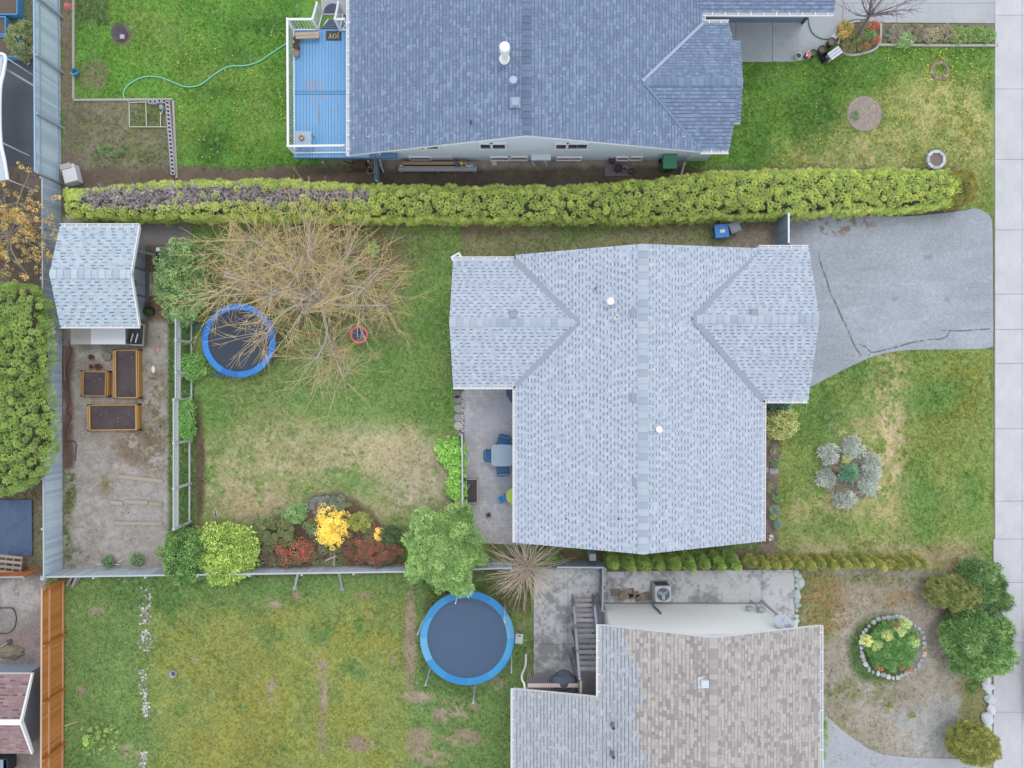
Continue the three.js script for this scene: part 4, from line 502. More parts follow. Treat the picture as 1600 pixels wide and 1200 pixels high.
const gB = [mat(0xc6dcec), mat(0xd0e4f2), mat(0xbcd2e4), mat(0xd6e6f2)], gB2 = [mat(0xc4d4e6), mat(0xccdcec), mat(0xb8c8da), mat(0xd2deea)];
fence('board_fence', 'tall blue grey board fence behind the northern vegetable plot', [94, -60], [96, 287], 1.78, { side: -1, mats: gB, cap: mat(0x9fc0dc), rail: mat(0xa9b9c8), seed: 11 });
fence('board_fence', 'long lower grey board fence along the kitchen garden', [96, 290], [98.5, 893], 1.3, { side: 1, mats: gB2, rail: mat(0xc2ccd4), rails: [0.2, 0.8], cap: mat(0xb6c0c8), seed: 12 });
fence('board_fence', 'grey board fence running between the two southern back lawns', [92, 890], [640, 882], 1.22, { side: 1, mats: [mat(0xc2d2e0), mat(0xd0dce8), mat(0xc0c4cc), mat(0xccd8e4)], rail: mat(0xb4bcc4), cap: mat(0xc0c8d0), seed: 13 });
fence('board_fence', 'short grey board fence between the green willow shrub and the patio', [640, 882], [800, 877], 1.15, { side: 1, mats: gB2, rail: mat(0xaab0b8), cap: mat(0xb4bac2), seed: 14 });
fence('board_fence', 'grey board fence with flat cap above the concrete side yard', [868, 875.5], [938, 876], 1.2, { side: 1, mats: [mat(0x8e9aa0), mat(0x98a4aa)], rail: mat(0x9aa4aa), cap: mat(0xb9c0c6), seed: 15 });
fence('board_fence', 'grey open-slatted fence standing between the stairs and the cedars', [937, 878], [936, 942], 1.2, { side: -1, mats: [mat(0x85848c), mat(0x96959e)], gap: 0.05, rail: mat(0xa4a6b0), cap: mat(0xb0b2ba), seed: 16, post: 1 });
const oB = [mat(0xc98244), mat(0xd48d4c), mat(0xbf7a3f), mat(0xcc8849), mat(0xd0813f)];
fence('board_fence', 'orange stained board fence along the southern back lawn', [101, 905], [99, 1330], 1.55, { side: -1, mats: oB, rail: mat(0xdca27c), rails: [0.15, 1.12], seed: 17, post: 2.35, postM: mat(0xc27838), cap: mat(0xd6b49c) });
fence('board_fence', 'orange stained board fence behind the stacked pallet', [-70, 892], [68, 889], 1.3, { side: 1, mats: [mat(0xc47238), mat(0xb86a34), mat(0xcc7c40)], rail: mat(0xb0a09a), cap: mat(0xa8a4ac), seed: 18 });
fence('gate', 'blue grey board gate with white top rail between hedge and main house', [1212, 345], [1212, 390], 1.5, { side: -1, mats: [mat(0x8297aa), mat(0x8ea2b4)], rail: mat(0x97a8b8), cap: white, seed: 19, post: 1.4 });
fence('board_fence', 'low grey fence below the northern house beside the lumber rack', [592, 252], [592, 292], 1.0, { side: -1, mats: [mat(0x7e97ad), mat(0x8aa2b6)], rail: mat(0x90a6b8), seed: 20, post: 1.2 });
fence('patio_fence', 'low pale grey fence between the back lawn and the patio', [724, 676], [725.5, 820], 0.95, { side: 1, mats: [mat(0xa9b2b6), mat(0xb4bcc0)], rail: mat(0xa4adb2), cap: mat(0xc9d2d4), seed: 21 });
{ // open lattice fence between garden and lawn
  const g = thing('lattice_fence', 'open white post and rail fence topped with lattice between garden and lawn', 'fence'), wm = mat(0xc8ccd2), zs = [505, 535, 583, 623, 688, 755, 815], h = 1.75, xb = W(299, 0).x, r = RNG(31);
  const X = (py) => W(py < 600 ? 302 : 299, 0).x;
  for (const y of zs) { const p = V(X(y), 0, W(0, y).z); part(g, 'post', box(p.x, h / 2, p.z, 0.1, h, 0.1), wm); }
  for (let k = 0; k < zs.length - 1; k++) { const z0 = W(0, zs[k]).z + 0.05, z1 = W(0, zs[k + 1]).z - 0.05, x = X(zs[k]); for (const y of [0.18, 1.32, 1.72]) part(g, 'rail', box(x, y, (z0 + z1) / 2, 0.05, 0.08, z1 - z0), wm); const sl = []; const L = z1 - z0; for (let s = -0.34; s < L; s += 0.13) for (const dir of [1, -1]) { let za = z0 + s, zb = z0 + s + 0.34; const ya0 = 1.37, yb0 = 1.68; const t0 = clamp((z0 - za) / 0.34), t1 = clamp((z1 - za) / 0.34); if (t1 <= t0) continue; const ya = dir > 0 ? lerp(ya0, yb0, t0) : lerp(yb0, ya0, t0), yb = dir > 0 ? lerp(ya0, yb0, t1) : lerp(yb0, ya0, t1); sl.push(beam(V(x + dir * 0.008, ya, lerp(za, zb, t0)), V(x + dir * 0.008, yb, lerp(za, zb, t1)), 0.012, 0.035)); } part(g, 'lattice_panel', merge(sl), mat(0xe6e8ec)); }
  base(g, W(299, 660));
  const ag = thing('arch_post', 'lone grey post half hidden in the lilac bush by the shed', 'post'), ap = W(274, 400); part(ag, 'post', box(0, 0.8, 0, 0.11, 1.6, 0.11), mat(0xa6b0b8)); part(ag, 'cap', box(0, 1.62, 0, 0.16, 0.04, 0.16), mat(0xb8c2ca)); ag.position.copy(ap);
}
// ------------------------------------------------------------------ garden shed and kitchen garden
{
  const s = thing('garden_shed', 'garden shed with pale grey shingled gable roof and grey board doors', 'shed'), e = 2.0, r = 2.66;
  const a = W(92, 354, e), b = W(215, 354, e), c = W(217, 508, e), d = W(95, 508, e), p = W(78, 428, r), q = W(205, 428, r); a.x = d.x = (a.x + d.x) / 2; b.x = c.x; p.x = a.x - 0.02; q.x = b.x;
  const X1 = W(227, 0).x, z0 = W(0, 384).z, z1 = W(0, 499).z, x0 = a.x + 0.5;
  { const sh = new THREE.Shape([[z0, 0], [z1, 0], [z1, e - 0.02], [(z0 + z1) / 2, r - 0.14], [z0, e - 0.02]].map(k => new THREE.Vector2(-k[0], k[1]))); part(s, 'wall', new THREE.ExtrudeGeometry(sh, { depth: X1 - x0, bevelEnabled: false }).rotateY(Math.PI / 2).translate(x0, 0, 0), mat(0xa9b2c4, 0.8)); }
  const rf = roof(s, [[p, q, b, a], [p, d, c, q]], { ...shGrey, tw: [0.16, 0.34], gw: [0.13, 0.22], band: r => wob(mix3(L3(0x6e7d8c), L3(0x8fa0ae), r()), r, 0.1), col: (r, t) => wob(mix3(L3(0xb4c4d2), L3(0xc2cfdb), r()), r, 0.07) }, 700, white);
  part(rf, 'ridge_cap', capRow(p, q, 0.2, 0.3, 0.055, [L3(0xbcc8d6), L3(0xb2bfce), L3(0xc6d1dc)], 71), vcMat); gutter(s, b, a, 0, -1); gutter(s, d, c, 0, 1);
  part(rf, 'barge_board', merge([beam(V(b.x + 0.01, e - 0.06, b.z), V(b.x + 0.01, r - 0.06, p.z), 0.04, 0.16), beam(V(b.x + 0.01, r - 0.06, p.z), V(b.x + 0.01, e - 0.06, c.z), 0.04, 0.16)]), white);
  const zc = W(0, 447).z, dm = mat(0xb4bccb, 0.8), tm = mat(0x76818f); for (const k of [-1, 1]) { const dr = part(s, 'door', box(X1 + 0.025, 0.95, zc + k * 0.38 + (k < 0 ? -0.0 : 0.0), 0.04, 1.8, 0.74), dm); part(dr, 'handle', box(X1 + 0.07, 1, zc + k * 0.08, 0.05, 0.18, 0.04), mat(0x4a4a50)); }
  for (const z of [W(0, 423.5).z, W(0, 456).z + 0.25]) part(s, 'door_trim', box(X1 + 0.03, 1.0, z, 0.05, 1.9, 0.09), tm);
  part(s, 'step', box(X1 + 0.12, 0.05, zc, 0.2, 0.1, 1.6), mat(0x6d6a70)); part(s, 'lamp', rbox(X1 + 0.06, 1.95, zc - 0.45, 0.1, 0.12, 0.12, 0.02), mat(0x4c4e58)); part(s, 'drain_pipe', beam(V(X1 + 0.02, 1.0, W(0, 397).z), V(X1 + 0.5, 0.1, W(0, 399).z), 0.1, 0.1), mat(0x8d9aa4));
  base(s, V((x0 + X1) / 2, 0, (z0 + z1) / 2));
  // lean-to table of panels against the shed
  const l = thing('lean_to_panels', 'low lean-to of one white and one grey panel against the shed', 'lean-to'); const y = 0.75, g = (xa, xb, ya, yb) => { const u = W(xa, ya, y), v = W(xb, yb, y); return [u.x, v.x, u.z, v.z]; };
  for (const [xa, xb, c2, nm] of [[111, 141.5, 0xb5b0ac, 'grey_panel'], [142, 196, 0xe4e6ea, 'white_panel']]) { const [x1, x2, za, zb] = g(xa, xb, 500, 538); part(l, nm, box((x1 + x2) / 2, y, (za + zb) / 2, x2 - x1, 0.03, zb - za), mat(c2, 0.7)); } const [u1, u2, v1, v2] = g(111, 196, 505, 537); for (const x of [u1 + 0.05, (u1 + u2) / 2, u2 - 0.05]) for (const z of [v1 + 0.05, v2 - 0.03]) part(l, 'leg', box(x, y / 2 - 0.01, z, 0.06, y - 0.02, 0.06), mat(0x8a8078)); part(l, 'front_board', box((u1 + u2) / 2, 0.5, v2 + 0.01, u2 - u1, 0.2, 0.03), mat(0x8d98a2)); base(l, V((u1 + u2) / 2, 0, (v1 + v2) / 2));
  // cold frame with old window
  const w = thing('cold_frame', 'old window frame cold frame beside the white panel', 'cold frame'), f = W(213, 523, 0.4); part(w, 'frame', merge([box(0, 0.3, -0.48, 0.86, 0.06, 0.07), box(0, 0.3, 0.48, 0.86, 0.06, 0.07), box(-0.4, 0.3, 0, 0.06, 0.06, 0.9), box(0.4, 0.3, 0, 0.06, 0.06, 0.9)]), mat(0xa79f92)); part(w, 'side_board', merge([box(0, 0.14, -0.49, 0.86, 0.28, 0.04), box(0, 0.14, 0.49, 0.86, 0.28, 0.04), box(-0.41, 0.14, 0, 0.04, 0.28, 0.94), box(0.41, 0.14, 0, 0.04, 0.28, 0.94)]), mat(0x8d867c)); part(w, 'soil', box(0, 0.06, 0, 0.78, 0.1, 0.94), mat(0x5f6468)); for (const x of [-0.12, 0.1]) part(w, 'slat', box(x, 0.345, 0.16, 0.06, 0.02, 0.42, -0.2), mat(0xdfe3e8)); w.position.copy(W(213, 523, 0.2)).setY(0); w.rotation.y = -0.06;
}
const soilT = new THREE.MeshStandardMaterial({ roughness: 1, map: surfTex(0, 0, 2.5, 2.5, 200, 200, (x, z) => { const c = mul(mix3(L3(0x4a4244), L3(0x64595a), fbm(x * 2, z * 2, 5, 4)), 0.75 + 0.5 * hash(Math.floor(x * 80), Math.floor(z * 80), 2)); return vnoise(x * 22, z * 22, 4) > 0.93 ? L3(0x9a9290) : c; }) });
function planter(label, x0, y0, x1, y1, c, hh = 0.3) {
  const g = thing('raised_bed', label, 'raised bed', 'wooden raised beds in the kitchen garden'), a = W(x0, y0), b = W(x1, y1), w = b.x - a.x, d = b.z - a.z, ms = c.map(k => mat(k)); part(g, 'side_board', box(0, hh / 2, -d / 2, w, hh, 0.045), ms[0]); part(g, 'side_board', box(0, hh / 2, d / 2, w, hh, 0.045), ms[1]); for (const k of [-1, 1]) { part(g, 'end_board', box(k * (w / 2 + 0.024), hh / 2 + 0.005, 0, 0.045, hh, d + 0.08), ms[k > 0 ? 0 : 1]); part(g, 'end_board', box(k * (w / 2 - 0.06), hh + 0.0, 0, 0.07, 0.03, d - 0.05), ms[1]); for (const q of [-1, 1]) part(g, 'corner_bracket', box(k * (w / 2 + 0.03), hh / 2, q * (d / 2 + 0.02), 0.07, hh + 0.03, 0.07), mat(0x3c3630)); }
  const s = new THREE.PlaneGeometry(w - 0.05, d - 0.05, 40, 40).rotateX(-Math.PI / 2), p = s.attributes.position; for (let k = 0; k < p.count; k++) p.setY(k, hh - 0.09 + 0.05 * fbm(p.getX(k) * 4 + x0, p.getZ(k) * 4 + y0, 3)); s.computeVertexNormals(); part(g, 'soil', uvXZ(s, -w / 2, -d / 2, 2.5, 2.5), soilT); g.position.set((a.x + b.x) / 2, 0, (a.z + b.z) / 2); g.rotation.y = rr(-0.02, 0.02); return g;
}
planter('long upright wooden raised bed of dark soil below the white panel', 184, 548, 221, 621, [0xb98a52, 0xc09660]);
planter('smallest square wooden raised bed of brown soil', 134, 581, 173, 618, [0xb88a50, 0xa98050]);
planter('wide wooden raised bed of dark soil, furthest from the shed', 144, 633, 220, 671, [0xbc8c50, 0xc89c64]);
{
  const pots = [[145, 558, 0.13, 0.2, 0x9c6a54, 'small terracotta pot nearest the grey lean-to panel'], [144, 572.5, 0.09, 0.14, 0xa0603e, 'tiny terracotta pot beside the oval orange pot'], [155, 572.5, 0.16, 0.18, 0xb0603e, 'oval orange terracotta pot above the square raised bed'], [170, 557, 0.2, 0.12, 0x8f8a80, 'round grey saucer pot above the raised beds']];
  pots.forEach(([x, y, r, h, c, l], k) => { const o = thing('garden_pot', l, 'plant pot'); part(o, 'pot', new THREE.LatheGeometry([[0.001, 0], [r * 0.75, 0], [r, h], [r * 0.86, h], [r * 0.8, h * 0.7], [0.001, h * 0.7]].map(q => new THREE.Vector2(...q)), 18), mat(c)); part(o, 'soil', new THREE.CircleGeometry(r * 0.83, 18).rotateX(-1.5708).translate(0, h * 0.75, 0), mat(k === 3 ? 0x8a8272 : 0x3f3636)); o.position.copy(W(x, y)); if (k === 2) o.scale.set(1.25, 1, 0.8); });
  const gp = thing('grass_pot', 'black pot of green plants beside the shed doors', 'plant pot'), q = W(236, 487); part(gp, 'pot', new THREE.LatheGeometry([[0.001, 0], [0.2, 0], [0.25, 0.25], [0.22, 0.25], [0.2, 0.2], [0.001, 0.2]].map(t => new THREE.Vector2(...t)), 20), mat(0x2f332f)); gp.position.copy(q); scatter(gp, 'foliage', clump(5, 40, 0.7, 0.16, { hemi: true }), Array.from({ length: 14 }, () => ({ p: V(rr(-.14, .14), rr(.18, .26), rr(-.14, .14)), s: rr(.07, .12), e: rot3(rand), c: wob(L3(0x6f9a45), rand, .2) })));
  const vb = thing('vent_crate', 'long slatted black and silver crate beside the shed', 'crate'), vp = W(245.5, 406); part(vb, 'case', rbox(0, 0.11, 0, 0.24, 0.2, 0.62, 0.02), mat(0x2f2c34)); part(vb, 'tray', box(-0.03, 0.215, 0, 0.13, 0.02, 0.54), mat(0x9a98a0)); for (let k = 0; k < 7; k++) part(vb, 'slot', box(0.0, 0.232, -0.22 + k * 0.07, 0.05, 0.015, 0.035), mat(0x4a4852)); vb.position.copy(vp);
  const br = [[187, 744, 255, 752, 0xb2a798], [173, 784, 193, 787, 0xb4aa9e], [195, 783.5, 232, 785, 0xb0a69a], [233, 786, 254, 788, 0xaba090], [178, 817, 254, 818, 0xb0a596]], lab = ['weathered plank on bare soil, nearest the raised beds', 'short plank at the west end of the middle plank row', 'middle length of the broken plank row on soil', 'short plank at the east end of the middle plank row', 'weathered plank on bare soil, nearest the southern fence']; br.forEach(([x0, y0, x1, y1, c], k) => { const a = W(x0, y0), b = W(x1, y1); const o = solo('garden_plank', lab[k], 'plank', beam(V(a.x, 0.035, a.z), V(b.x, 0.035, b.z), 0.17, 0.06).translate(-(a.x + b.x) / 2, 0, -(a.z + b.z) / 2), mat(c)); o.position.set((a.x + b.x) / 2, 0, (a.z + b.z) / 2); });
  const po = thing('long_pole', 'thin rusty pole lying along the foot of the garden fence', 'pole'); part(po, 'pole', tube(P([[101, 545], [101.5, 595]]).map(p => p.setY(0.04)), 0.022, 6), mat(0xb08878)); base(po, W(101, 570));
  const hs = thing('soaker_hose', 'dark soaker hose winding along the garden fence', 'hose'); part(hs, 'hose', tube([[108, 535], [112, 550], [106, 572], [107, 600], [110, 625], [106, 645], [112, 650], [105, 668], [106, 690], [118, 690], [118, 720]].map(([x, y]) => W(x, y).setY(0.03)), 0.022, 6, 90), mat(0x54585e)); base(hs, W(107, 620));
  for (const [x, y, c, l, s] of [[240, 577, 0xe8ece8, 'small white rag on the soil beside the long bed', 1], [247, 546, 0xd89aa8, 'small pink and white toy on the soil near the shed', .8]]) { const o = thing('garden_scrap', l, 'scrap'), g = new THREE.IcosahedronGeometry(0.1 * s, 2), p = g.attributes.position; for (let k = 0; k < p.count; k++) p.setXYZ(k, p.getX(k) * 0.9, p.getY(k) * 0.3 + 0.03, p.getZ(k) * (1.4 + 0.5 * vnoise(p.getX(k) * 30, p.getY(k) * 30, 3))); g.computeVertexNormals(); part(o, 'cloth', g, mat(c)); o.position.copy(W(x, y)); }
  const tr = thing('irrigation_tee', 'white plastic irrigation pipes on the soil by the southern fence', 'pipe'); for (const [a, b] of [[[152, 881.5], [187, 881.5]], [[168, 879], [176, 873]], [[185, 879], [192, 874]]]) part(tr, 'pipe', beam(W(...a).setY(0.03), W(...b).setY(0.03), 0.035, 0.035), mat(0xe8e4dc)); base(tr, W(170, 880));
  const sk = thing('sprinkler', 'small white lawn sprinkler on the dry back lawn', 'sprinkler'); part(sk, 'base', merge([box(-0.06, 0.03, 0, 0.03, 0.05, 0.36, 0.2), box(0.08, 0.03, 0, 0.03, 0.05, 0.34, 0.2)]), mat(0xd8dcdc)); part(sk, 'arm', cyl(0.01, 0.08, 0, 0.035, 0.05, 0.1, 10), mat(0x77807a)); sk.position.copy(W(337, 803));
}
// ------------------------------------------------------------------ trampolines
const ring = (ro, ri, y, t) => new THREE.LatheGeometry([[ri, y - t], [ro, y - t], [ro + 0.02, y], [ro, y + t], [ri, y + t], [ri, y - t]].map(q => new THREE.Vector2(...q)), 72);
function trampoline(label, px, py, r, ri, h, pads, opt) {
  const g = thing('trampoline', label, 'trampoline'), p = W(px, py, h); part(g, 'mat', cyl(0, h - 0.04, 0, ri + 0.04, ri + 0.04, 0.012, 64), mat(opt.matC || 0x454b58, 0.7));
  const n = 36, tw = Math.PI * 2 / n; for (let k = 0; k < 12; k++) { const gg = new THREE.LatheGeometry([[ri, h - 0.015], [ri + 0.02, h + 0.02], [r - 0.03, h + 0.025], [r, h - 0.01], [r - 0.01, h - 0.06]].map(q => new THREE.Vector2(...q)), 8, k * Math.PI / 6, Math.PI / 6); part(g, 'safety_pad', gg, mat(pads[k % pads.length], 0.6)); }
  part(g, 'frame', new THREE.TorusGeometry(r - 0.04, 0.03, 8, 64).rotateX(Math.PI / 2).translate(0, h - 0.09, 0), mat(0x9a9ea6, 0.4, { metalness: 0.6 }));
  for (let k = 0; k < opt.legs; k++) { const a = k / opt.legs * 6.283 + 0.3, x = Math.cos(a) * (r - 0.05), z = Math.sin(a) * (r - 0.05), a2 = a + 0.35, x2 = Math.cos(a2) * (r - 0.05), z2 = Math.sin(a2) * (r - 0.05); part(g, 'leg', tube([V(x, h - 0.1, z), V(x, 0.08, z), V(lerp(x, x2, 0.08), 0.03, lerp(z, z2, 0.08)), V(lerp(x, x2, 0.92), 0.03, lerp(z, z2, 0.92)), V(x2, 0.08, z2), V(x2, h - 0.1, z2)], 0.022, 6, 30), mat(0x8d929a, 0.4, { metalness: 0.5 })); }
  g.position.set(p.x, 0, p.z); return g;
}
{
  const h = 0.9, r = 74 * S * (H - h) / H, t = trampoline('large round trampoline with blue pads and white net poles', 730, 997, r, r * 0.842, h, [0x3a98da, 0x46a4e2, 0x52acdf, 0x70b8e4, 0x3e9cdc, 0x3490d4], { legs: 6, matC: 0x4e6684 }), c = V(t.position.x, 0, t.position.z);
  const netPts = [], poles = [[717, 925], [788, 952], [663, 970], [674, 1043], [742, 1068], [799, 1025]].map(([x, y]) => { const p = W(x, y, h).sub(c); const a = Math.atan2(p.z, p.x), rr2 = r + 0.02; return V(Math.cos(a) * rr2, 0, Math.sin(a) * rr2); });
  for (const p of poles) { part(t, 'net_pole', merge([cyl(p.x, 0.55, p.z, 0.02, 0.02, 1.1, 10), cyl(p.x, 1.85, p.z, 0.028, 0.028, 1.7, 10)]), mat(0xd9e2ee, 0.5)); }
  poles.sort((a, b) => Math.atan2(a.z, a.x) - Math.atan2(b.z, b.x)); const nm = new THREE.MeshStandardMaterial({ color: 0x1c2230, roughness: 0.9, transparent: true, opacity: 0.16, side: THREE.DoubleSide }); const net = new THREE.CylinderGeometry(r - 0.02, r - 0.02, 1.6, 60, 4, true), np = net.attributes.position; for (let k = 0; k < np.count; k++) { const x = np.getX(k), z = np.getZ(k), y = np.getY(k), a = Math.atan2(z, x); let near = 9; for (const p of poles) { const q = Math.abs(Math.atan2(Math.sin(a - Math.atan2(p.z, p.x)), Math.cos(a - Math.atan2(p.z, p.x)))); near = Math.min(near, q); } const sag = (y + 0.8) / 1.6 * Math.min(near, 0.5) * 0.35; np.setXYZ(k, x * (1 - sag * 0.3), y + h + 0.82 - sag, z * (1 - sag * 0.3)); } net.computeVertexNormals(); part(t, 'safety_net', net, nm);
  const e = thing('step_stool', 'small white plastic step stool beside the large trampoline', 'step stool'), q = W(811, 998, 0.3); part(e, 'top', rbox(0, 0.3, 0, 0.36, 0.05, 0.46, 0.02), mat(0xdfe3e2)); for (const i of [-1, 1]) part(e, 'leg', box(i * 0.15, 0.14, 0, 0.05, 0.28, 0.42), mat(0xcfd4d4)); part(e, 'hand_hole', box(0, 0.327, -0.14, 0.14, 0.008, 0.05), mat(0x4d5252)); e.position.set(q.x, 0, q.z); e.rotation.y = -0.1;
  const h2 = 0.75, r2 = 58 * S * (H - h2) / H, t2 = trampoline('smaller trampoline with bright blue pads under the bare tree', 373, 532, r2, r2 * 0.83, h2, [0x2f84da, 0x3c92e6, 0x378ce0, 0x2a74c4], { legs: 5, matC: 0x3c4656 });
  for (const [x, y, x2, y2] of [[296, 509, 318, 516], [328, 585, 352, 587]]) { const a = W(x, y, 0.3).sub(t2.position), b = W(x2, y2, 0.5).sub(t2.position); part(t2, 'loose_strut', beam(V(a.x, 0.15, a.z), V(b.x, 0.55, b.z), 0.07, 0.05), mat(0x2b72b8)); }
}
{ // saucer swing under the tree
  const g = thing('saucer_swing', 'round pink rimmed saucer swing with blue web hanging from the bare tree', 'swing'), y = 0.6, p = W(561, 522.5, y), R = 14.5 * S * (H - y) / H; part(g, 'rim', new THREE.TorusGeometry(R - 0.06, 0.055, 10, 40).rotateX(Math.PI / 2).translate(0, y, 0), mat(0xf27c7c, 0.6)); const w = []; for (let k = 0; k < 8; k++) w.push(beam(V(Math.cos(k * .785) * (R - .06), y, Math.sin(k * .785) * (R - .06)), V(-Math.cos(k * .785) * 0.03, y - .06, -Math.sin(k * .785) * 0.03), 0.035, 0.02)); for (const q of [0.09, 0.16, 0.24, 0.31]) w.push(new THREE.TorusGeometry(q, 0.02, 6, 24).rotateX(Math.PI / 2).translate(0, y - 0.06 * (1 - q / R), 0)); part(g, 'web', merge(w), mat(0x3f4a9a, 0.7)); for (let k = 0; k < 3; k++) { const a = k * 2.09 + 0.4; part(g, 'rope', beam(V(Math.cos(a) * (R - 0.06), y + 0.03, Math.sin(a) * (R - 0.06)), V(-0.12, 3.1, -0.05), 0.018, 0.018), mat(0xa09c98)); } g.position.set(p.x, 0, p.z);
}
// ------------------------------------------------------------------ patio furniture
function patioChair(label, px, py, turn, c) { const g = thing('patio_chair', label, 'chair', 'blue patio chairs round the table'), p = W(px, py, 0.45), m = mat(c, 0.7), fm = mat(0x3c4a5e, 0.5); part(g, 'seat', rbox(0, 0.42, 0, 0.48, 0.03, 0.46, 0.012), m); part(g, 'backrest', new THREE.BoxGeometry(0.48, 0.5, 0.03).rotateX(-0.22).translate(0, 0.68, 0.28), m); for (const k of [-1, 1]) { part(g, 'armrest', box(k * 0.27, 0.62, 0.03, 0.05, 0.03, 0.48), fm); part(g, 'leg', box(k * 0.26, 0.31, -0.2, 0.03, 0.62, 0.03), fm); part(g, 'leg', box(k * 0.26, 0.31, 0.22, 0.03, 0.62, 0.03), fm); } g.position.set(p.x, 0.03, p.z); g.rotation.y = turn; return g; }
{
  const t = thing('patio_table', 'square glass topped patio table with rounded corners', 'table'), p = W(784.5, 711.5, 0.72), rs = new THREE.Shape(), w = 0.48, q = 0.14; rs.moveTo(-w + q, -w); rs.quadraticCurveTo(0, -w - 0.03, w - q, -w); rs.quadraticCurveTo(w, -w, w, -w + q); rs.quadraticCurveTo(w + 0.03, 0, w, w - q); rs.quadraticCurveTo(w, w, w - q, w); rs.quadraticCurveTo(0, w + 0.03, -w + q, w); rs.quadraticCurveTo(-w, w, -w, w - q); rs.quadraticCurveTo(-w - 0.03, 0, -w, -w + q); rs.quadraticCurveTo(-w, -w, -w + q, -w);
  part(t, 'table_top', new THREE.ExtrudeGeometry(rs, { depth: 0.015, bevelEnabled: true, bevelSize: 0.01, bevelThickness: 0.008, bevelSegments: 2 }).rotateX(-Math.PI / 2).translate(0, 0.72, 0), mat(0x9db4c8, 0.25)); for (const i of [-1, 1]) for (const k of [-1, 1]) part(t, 'leg', cyl(i * 0.38, 0.36, k * 0.38, 0.022, 0.022, 0.71, 10), mat(0x5a6674, 0.5)); t.position.set(p.x, 0.03, p.z);
  patioChair('blue patio chair turned askew above the glass table', 787, 690, -0.2 + Math.PI - Math.PI, 0x4a7fb4).rotation.y = Math.PI - 0.25; patioChair('blue patio chair tucked in on the lawn side of glass table', 767, 711.5, 0, 0x4a80b6).rotation.y = -Math.PI / 2; patioChair('blue patio chair tucked in below the glass table', 786, 733, 0.05, 0x4b7eb2); patioChair('blue patio chair half hidden under the main house eave', 804, 712, 0, 0x46709c).rotation.y = Math.PI / 2;
  const lt = thing('lime_table', 'round lime green side table under the main house eave', 'table'), lp = W(803.5, 775, 0.5); part(lt, 'table_top', new THREE.CylinderGeometry(0.38, 0.38, 0.03, 36).translate(0, 0.5, 0), mat(0xcfe06a, 0.5)); for (let k = 0; k < 3; k++) part(lt, 'leg', beam(V(Math.cos(k * 2.1) * 0.2, 0.49, Math.sin(k * 2.1) * 0.2), V(Math.cos(k * 2.1) * 0.3, 0.0, Math.sin(k * 2.1) * 0.3), 0.03, 0.03), mat(0xb9ca58)); lt.position.set(lp.x, 0.03, lp.z);
  const sc = thing('child_chair', 'small bright blue plastic chair by the lime table', 'chair'), sp2 = W(786, 779, 0.3); part(sc, 'seat', rbox(0, 0.27, 0, 0.3, 0.03, 0.3, 0.012), mat(0x2f92dc, 0.5)); part(sc, 'backrest', new THREE.BoxGeometry(0.3, 0.3, 0.03).rotateX(-0.15).translate(0, 0.42, 0.16), mat(0x2f9ae4, 0.5)); for (const i of [-1, 1]) for (const k of [-1, 1]) part(sc, 'leg', box(i * 0.12, 0.13, k * 0.12, 0.035, 0.26, 0.035), mat(0x2a86cc, 0.5)); sc.position.set(sp2.x, 0.03, sp2.z); sc.rotation.y = -1.15;
  const pb = thing('planter_trough', 'oblong white edged planter trough of dry soil on the patio', 'planter'), pq = W(737.5, 767, 0.35), w2 = 0.5, d2 = 1.1; part(pb, 'rim', merge([box(-w2 / 2, 0.2, 0, 0.04, 0.4, d2), box(w2 / 2, 0.2, 0, 0.04, 0.4, d2), box(0, 0.2, -d2 / 2, w2 + .04, 0.4, 0.04), box(0, 0.2, d2 / 2, w2 + .04, 0.4, 0.04)]), mat(0xb9b4b4)); part(pb, 'soil', uvXZ(box(0, 0.18, 0, w2 - 0.04, 0.34, d2 - 0.04), -.3, -.6, 2.5, 2.5), new THREE.MeshStandardMaterial({ map: soilT.map, roughness: 1, color: 0xffffff })); pb.position.set(pq.x, 0.03, pq.z);
  const dr = thing('patio_pot', 'small dark pot with pale rim on the patio floor', 'plant pot'); part(dr, 'pot', new THREE.LatheGeometry([[0.001, 0], [0.1, 0], [0.14, 0.18], [0.115, 0.18], [0.1, 0.1], [0.001, 0.1]].map(k => new THREE.Vector2(...k)), 20), mat(0xc2c0c4)); part(dr, 'soil', cyl(0, 0.12, 0, 0.105, 0.105, 0.02, 18), mat(0x4b4850)); dr.position.copy(W(763.5, 804)).setY(0.03);
  const gt = thing('hot_tub_cover', 'dark blue grey covered box with green edge against the house wall', 'box'), gq = W(797, 617, 0.8); part(gt, 'body', slab([V(-0.02, 0, -0.5), V(0.75, 0, -0.5), V(0.75, 0, 0.65), V(0.35, 0, 0.55), V(0.1, 0, 0.3), V(-0.02, 0, 0.05)], 0, 0.85), mat(0x54607a, 0.7)); part(gt, 'edge_board', box(-0.06, 0.4, -0.25, 0.06, 0.8, 0.6), mat(0x6f8f7a)); gt.position.set(gq.x - 0.1, 0.03, gq.z);
  const st = [[714, 616, 0x8d8690], [715.5, 624, 0xa39da2], [716, 638.5, 0xb2abad], [716, 652.5, 0xaba5a8], [716, 665.5, 0xc4c2c4]]; st.forEach(([x, y, c], k) => { const o = solo('stepping_stone', ['half hidden round stepping stone under the eave', 'topmost full round stepping stone along the patio edge', 'second full round stepping stone along the patio edge', 'third full round stepping stone along the patio edge', 'palest round stepping stone, nearest the low fence'][k], 'stepping stone', cyl(0, 0, 0, 0.2, 0.19, 0.05, 24), mat(c), 'stepping stones beside the patio'); o.position.copy(W(x, y)).setY(0.025); });
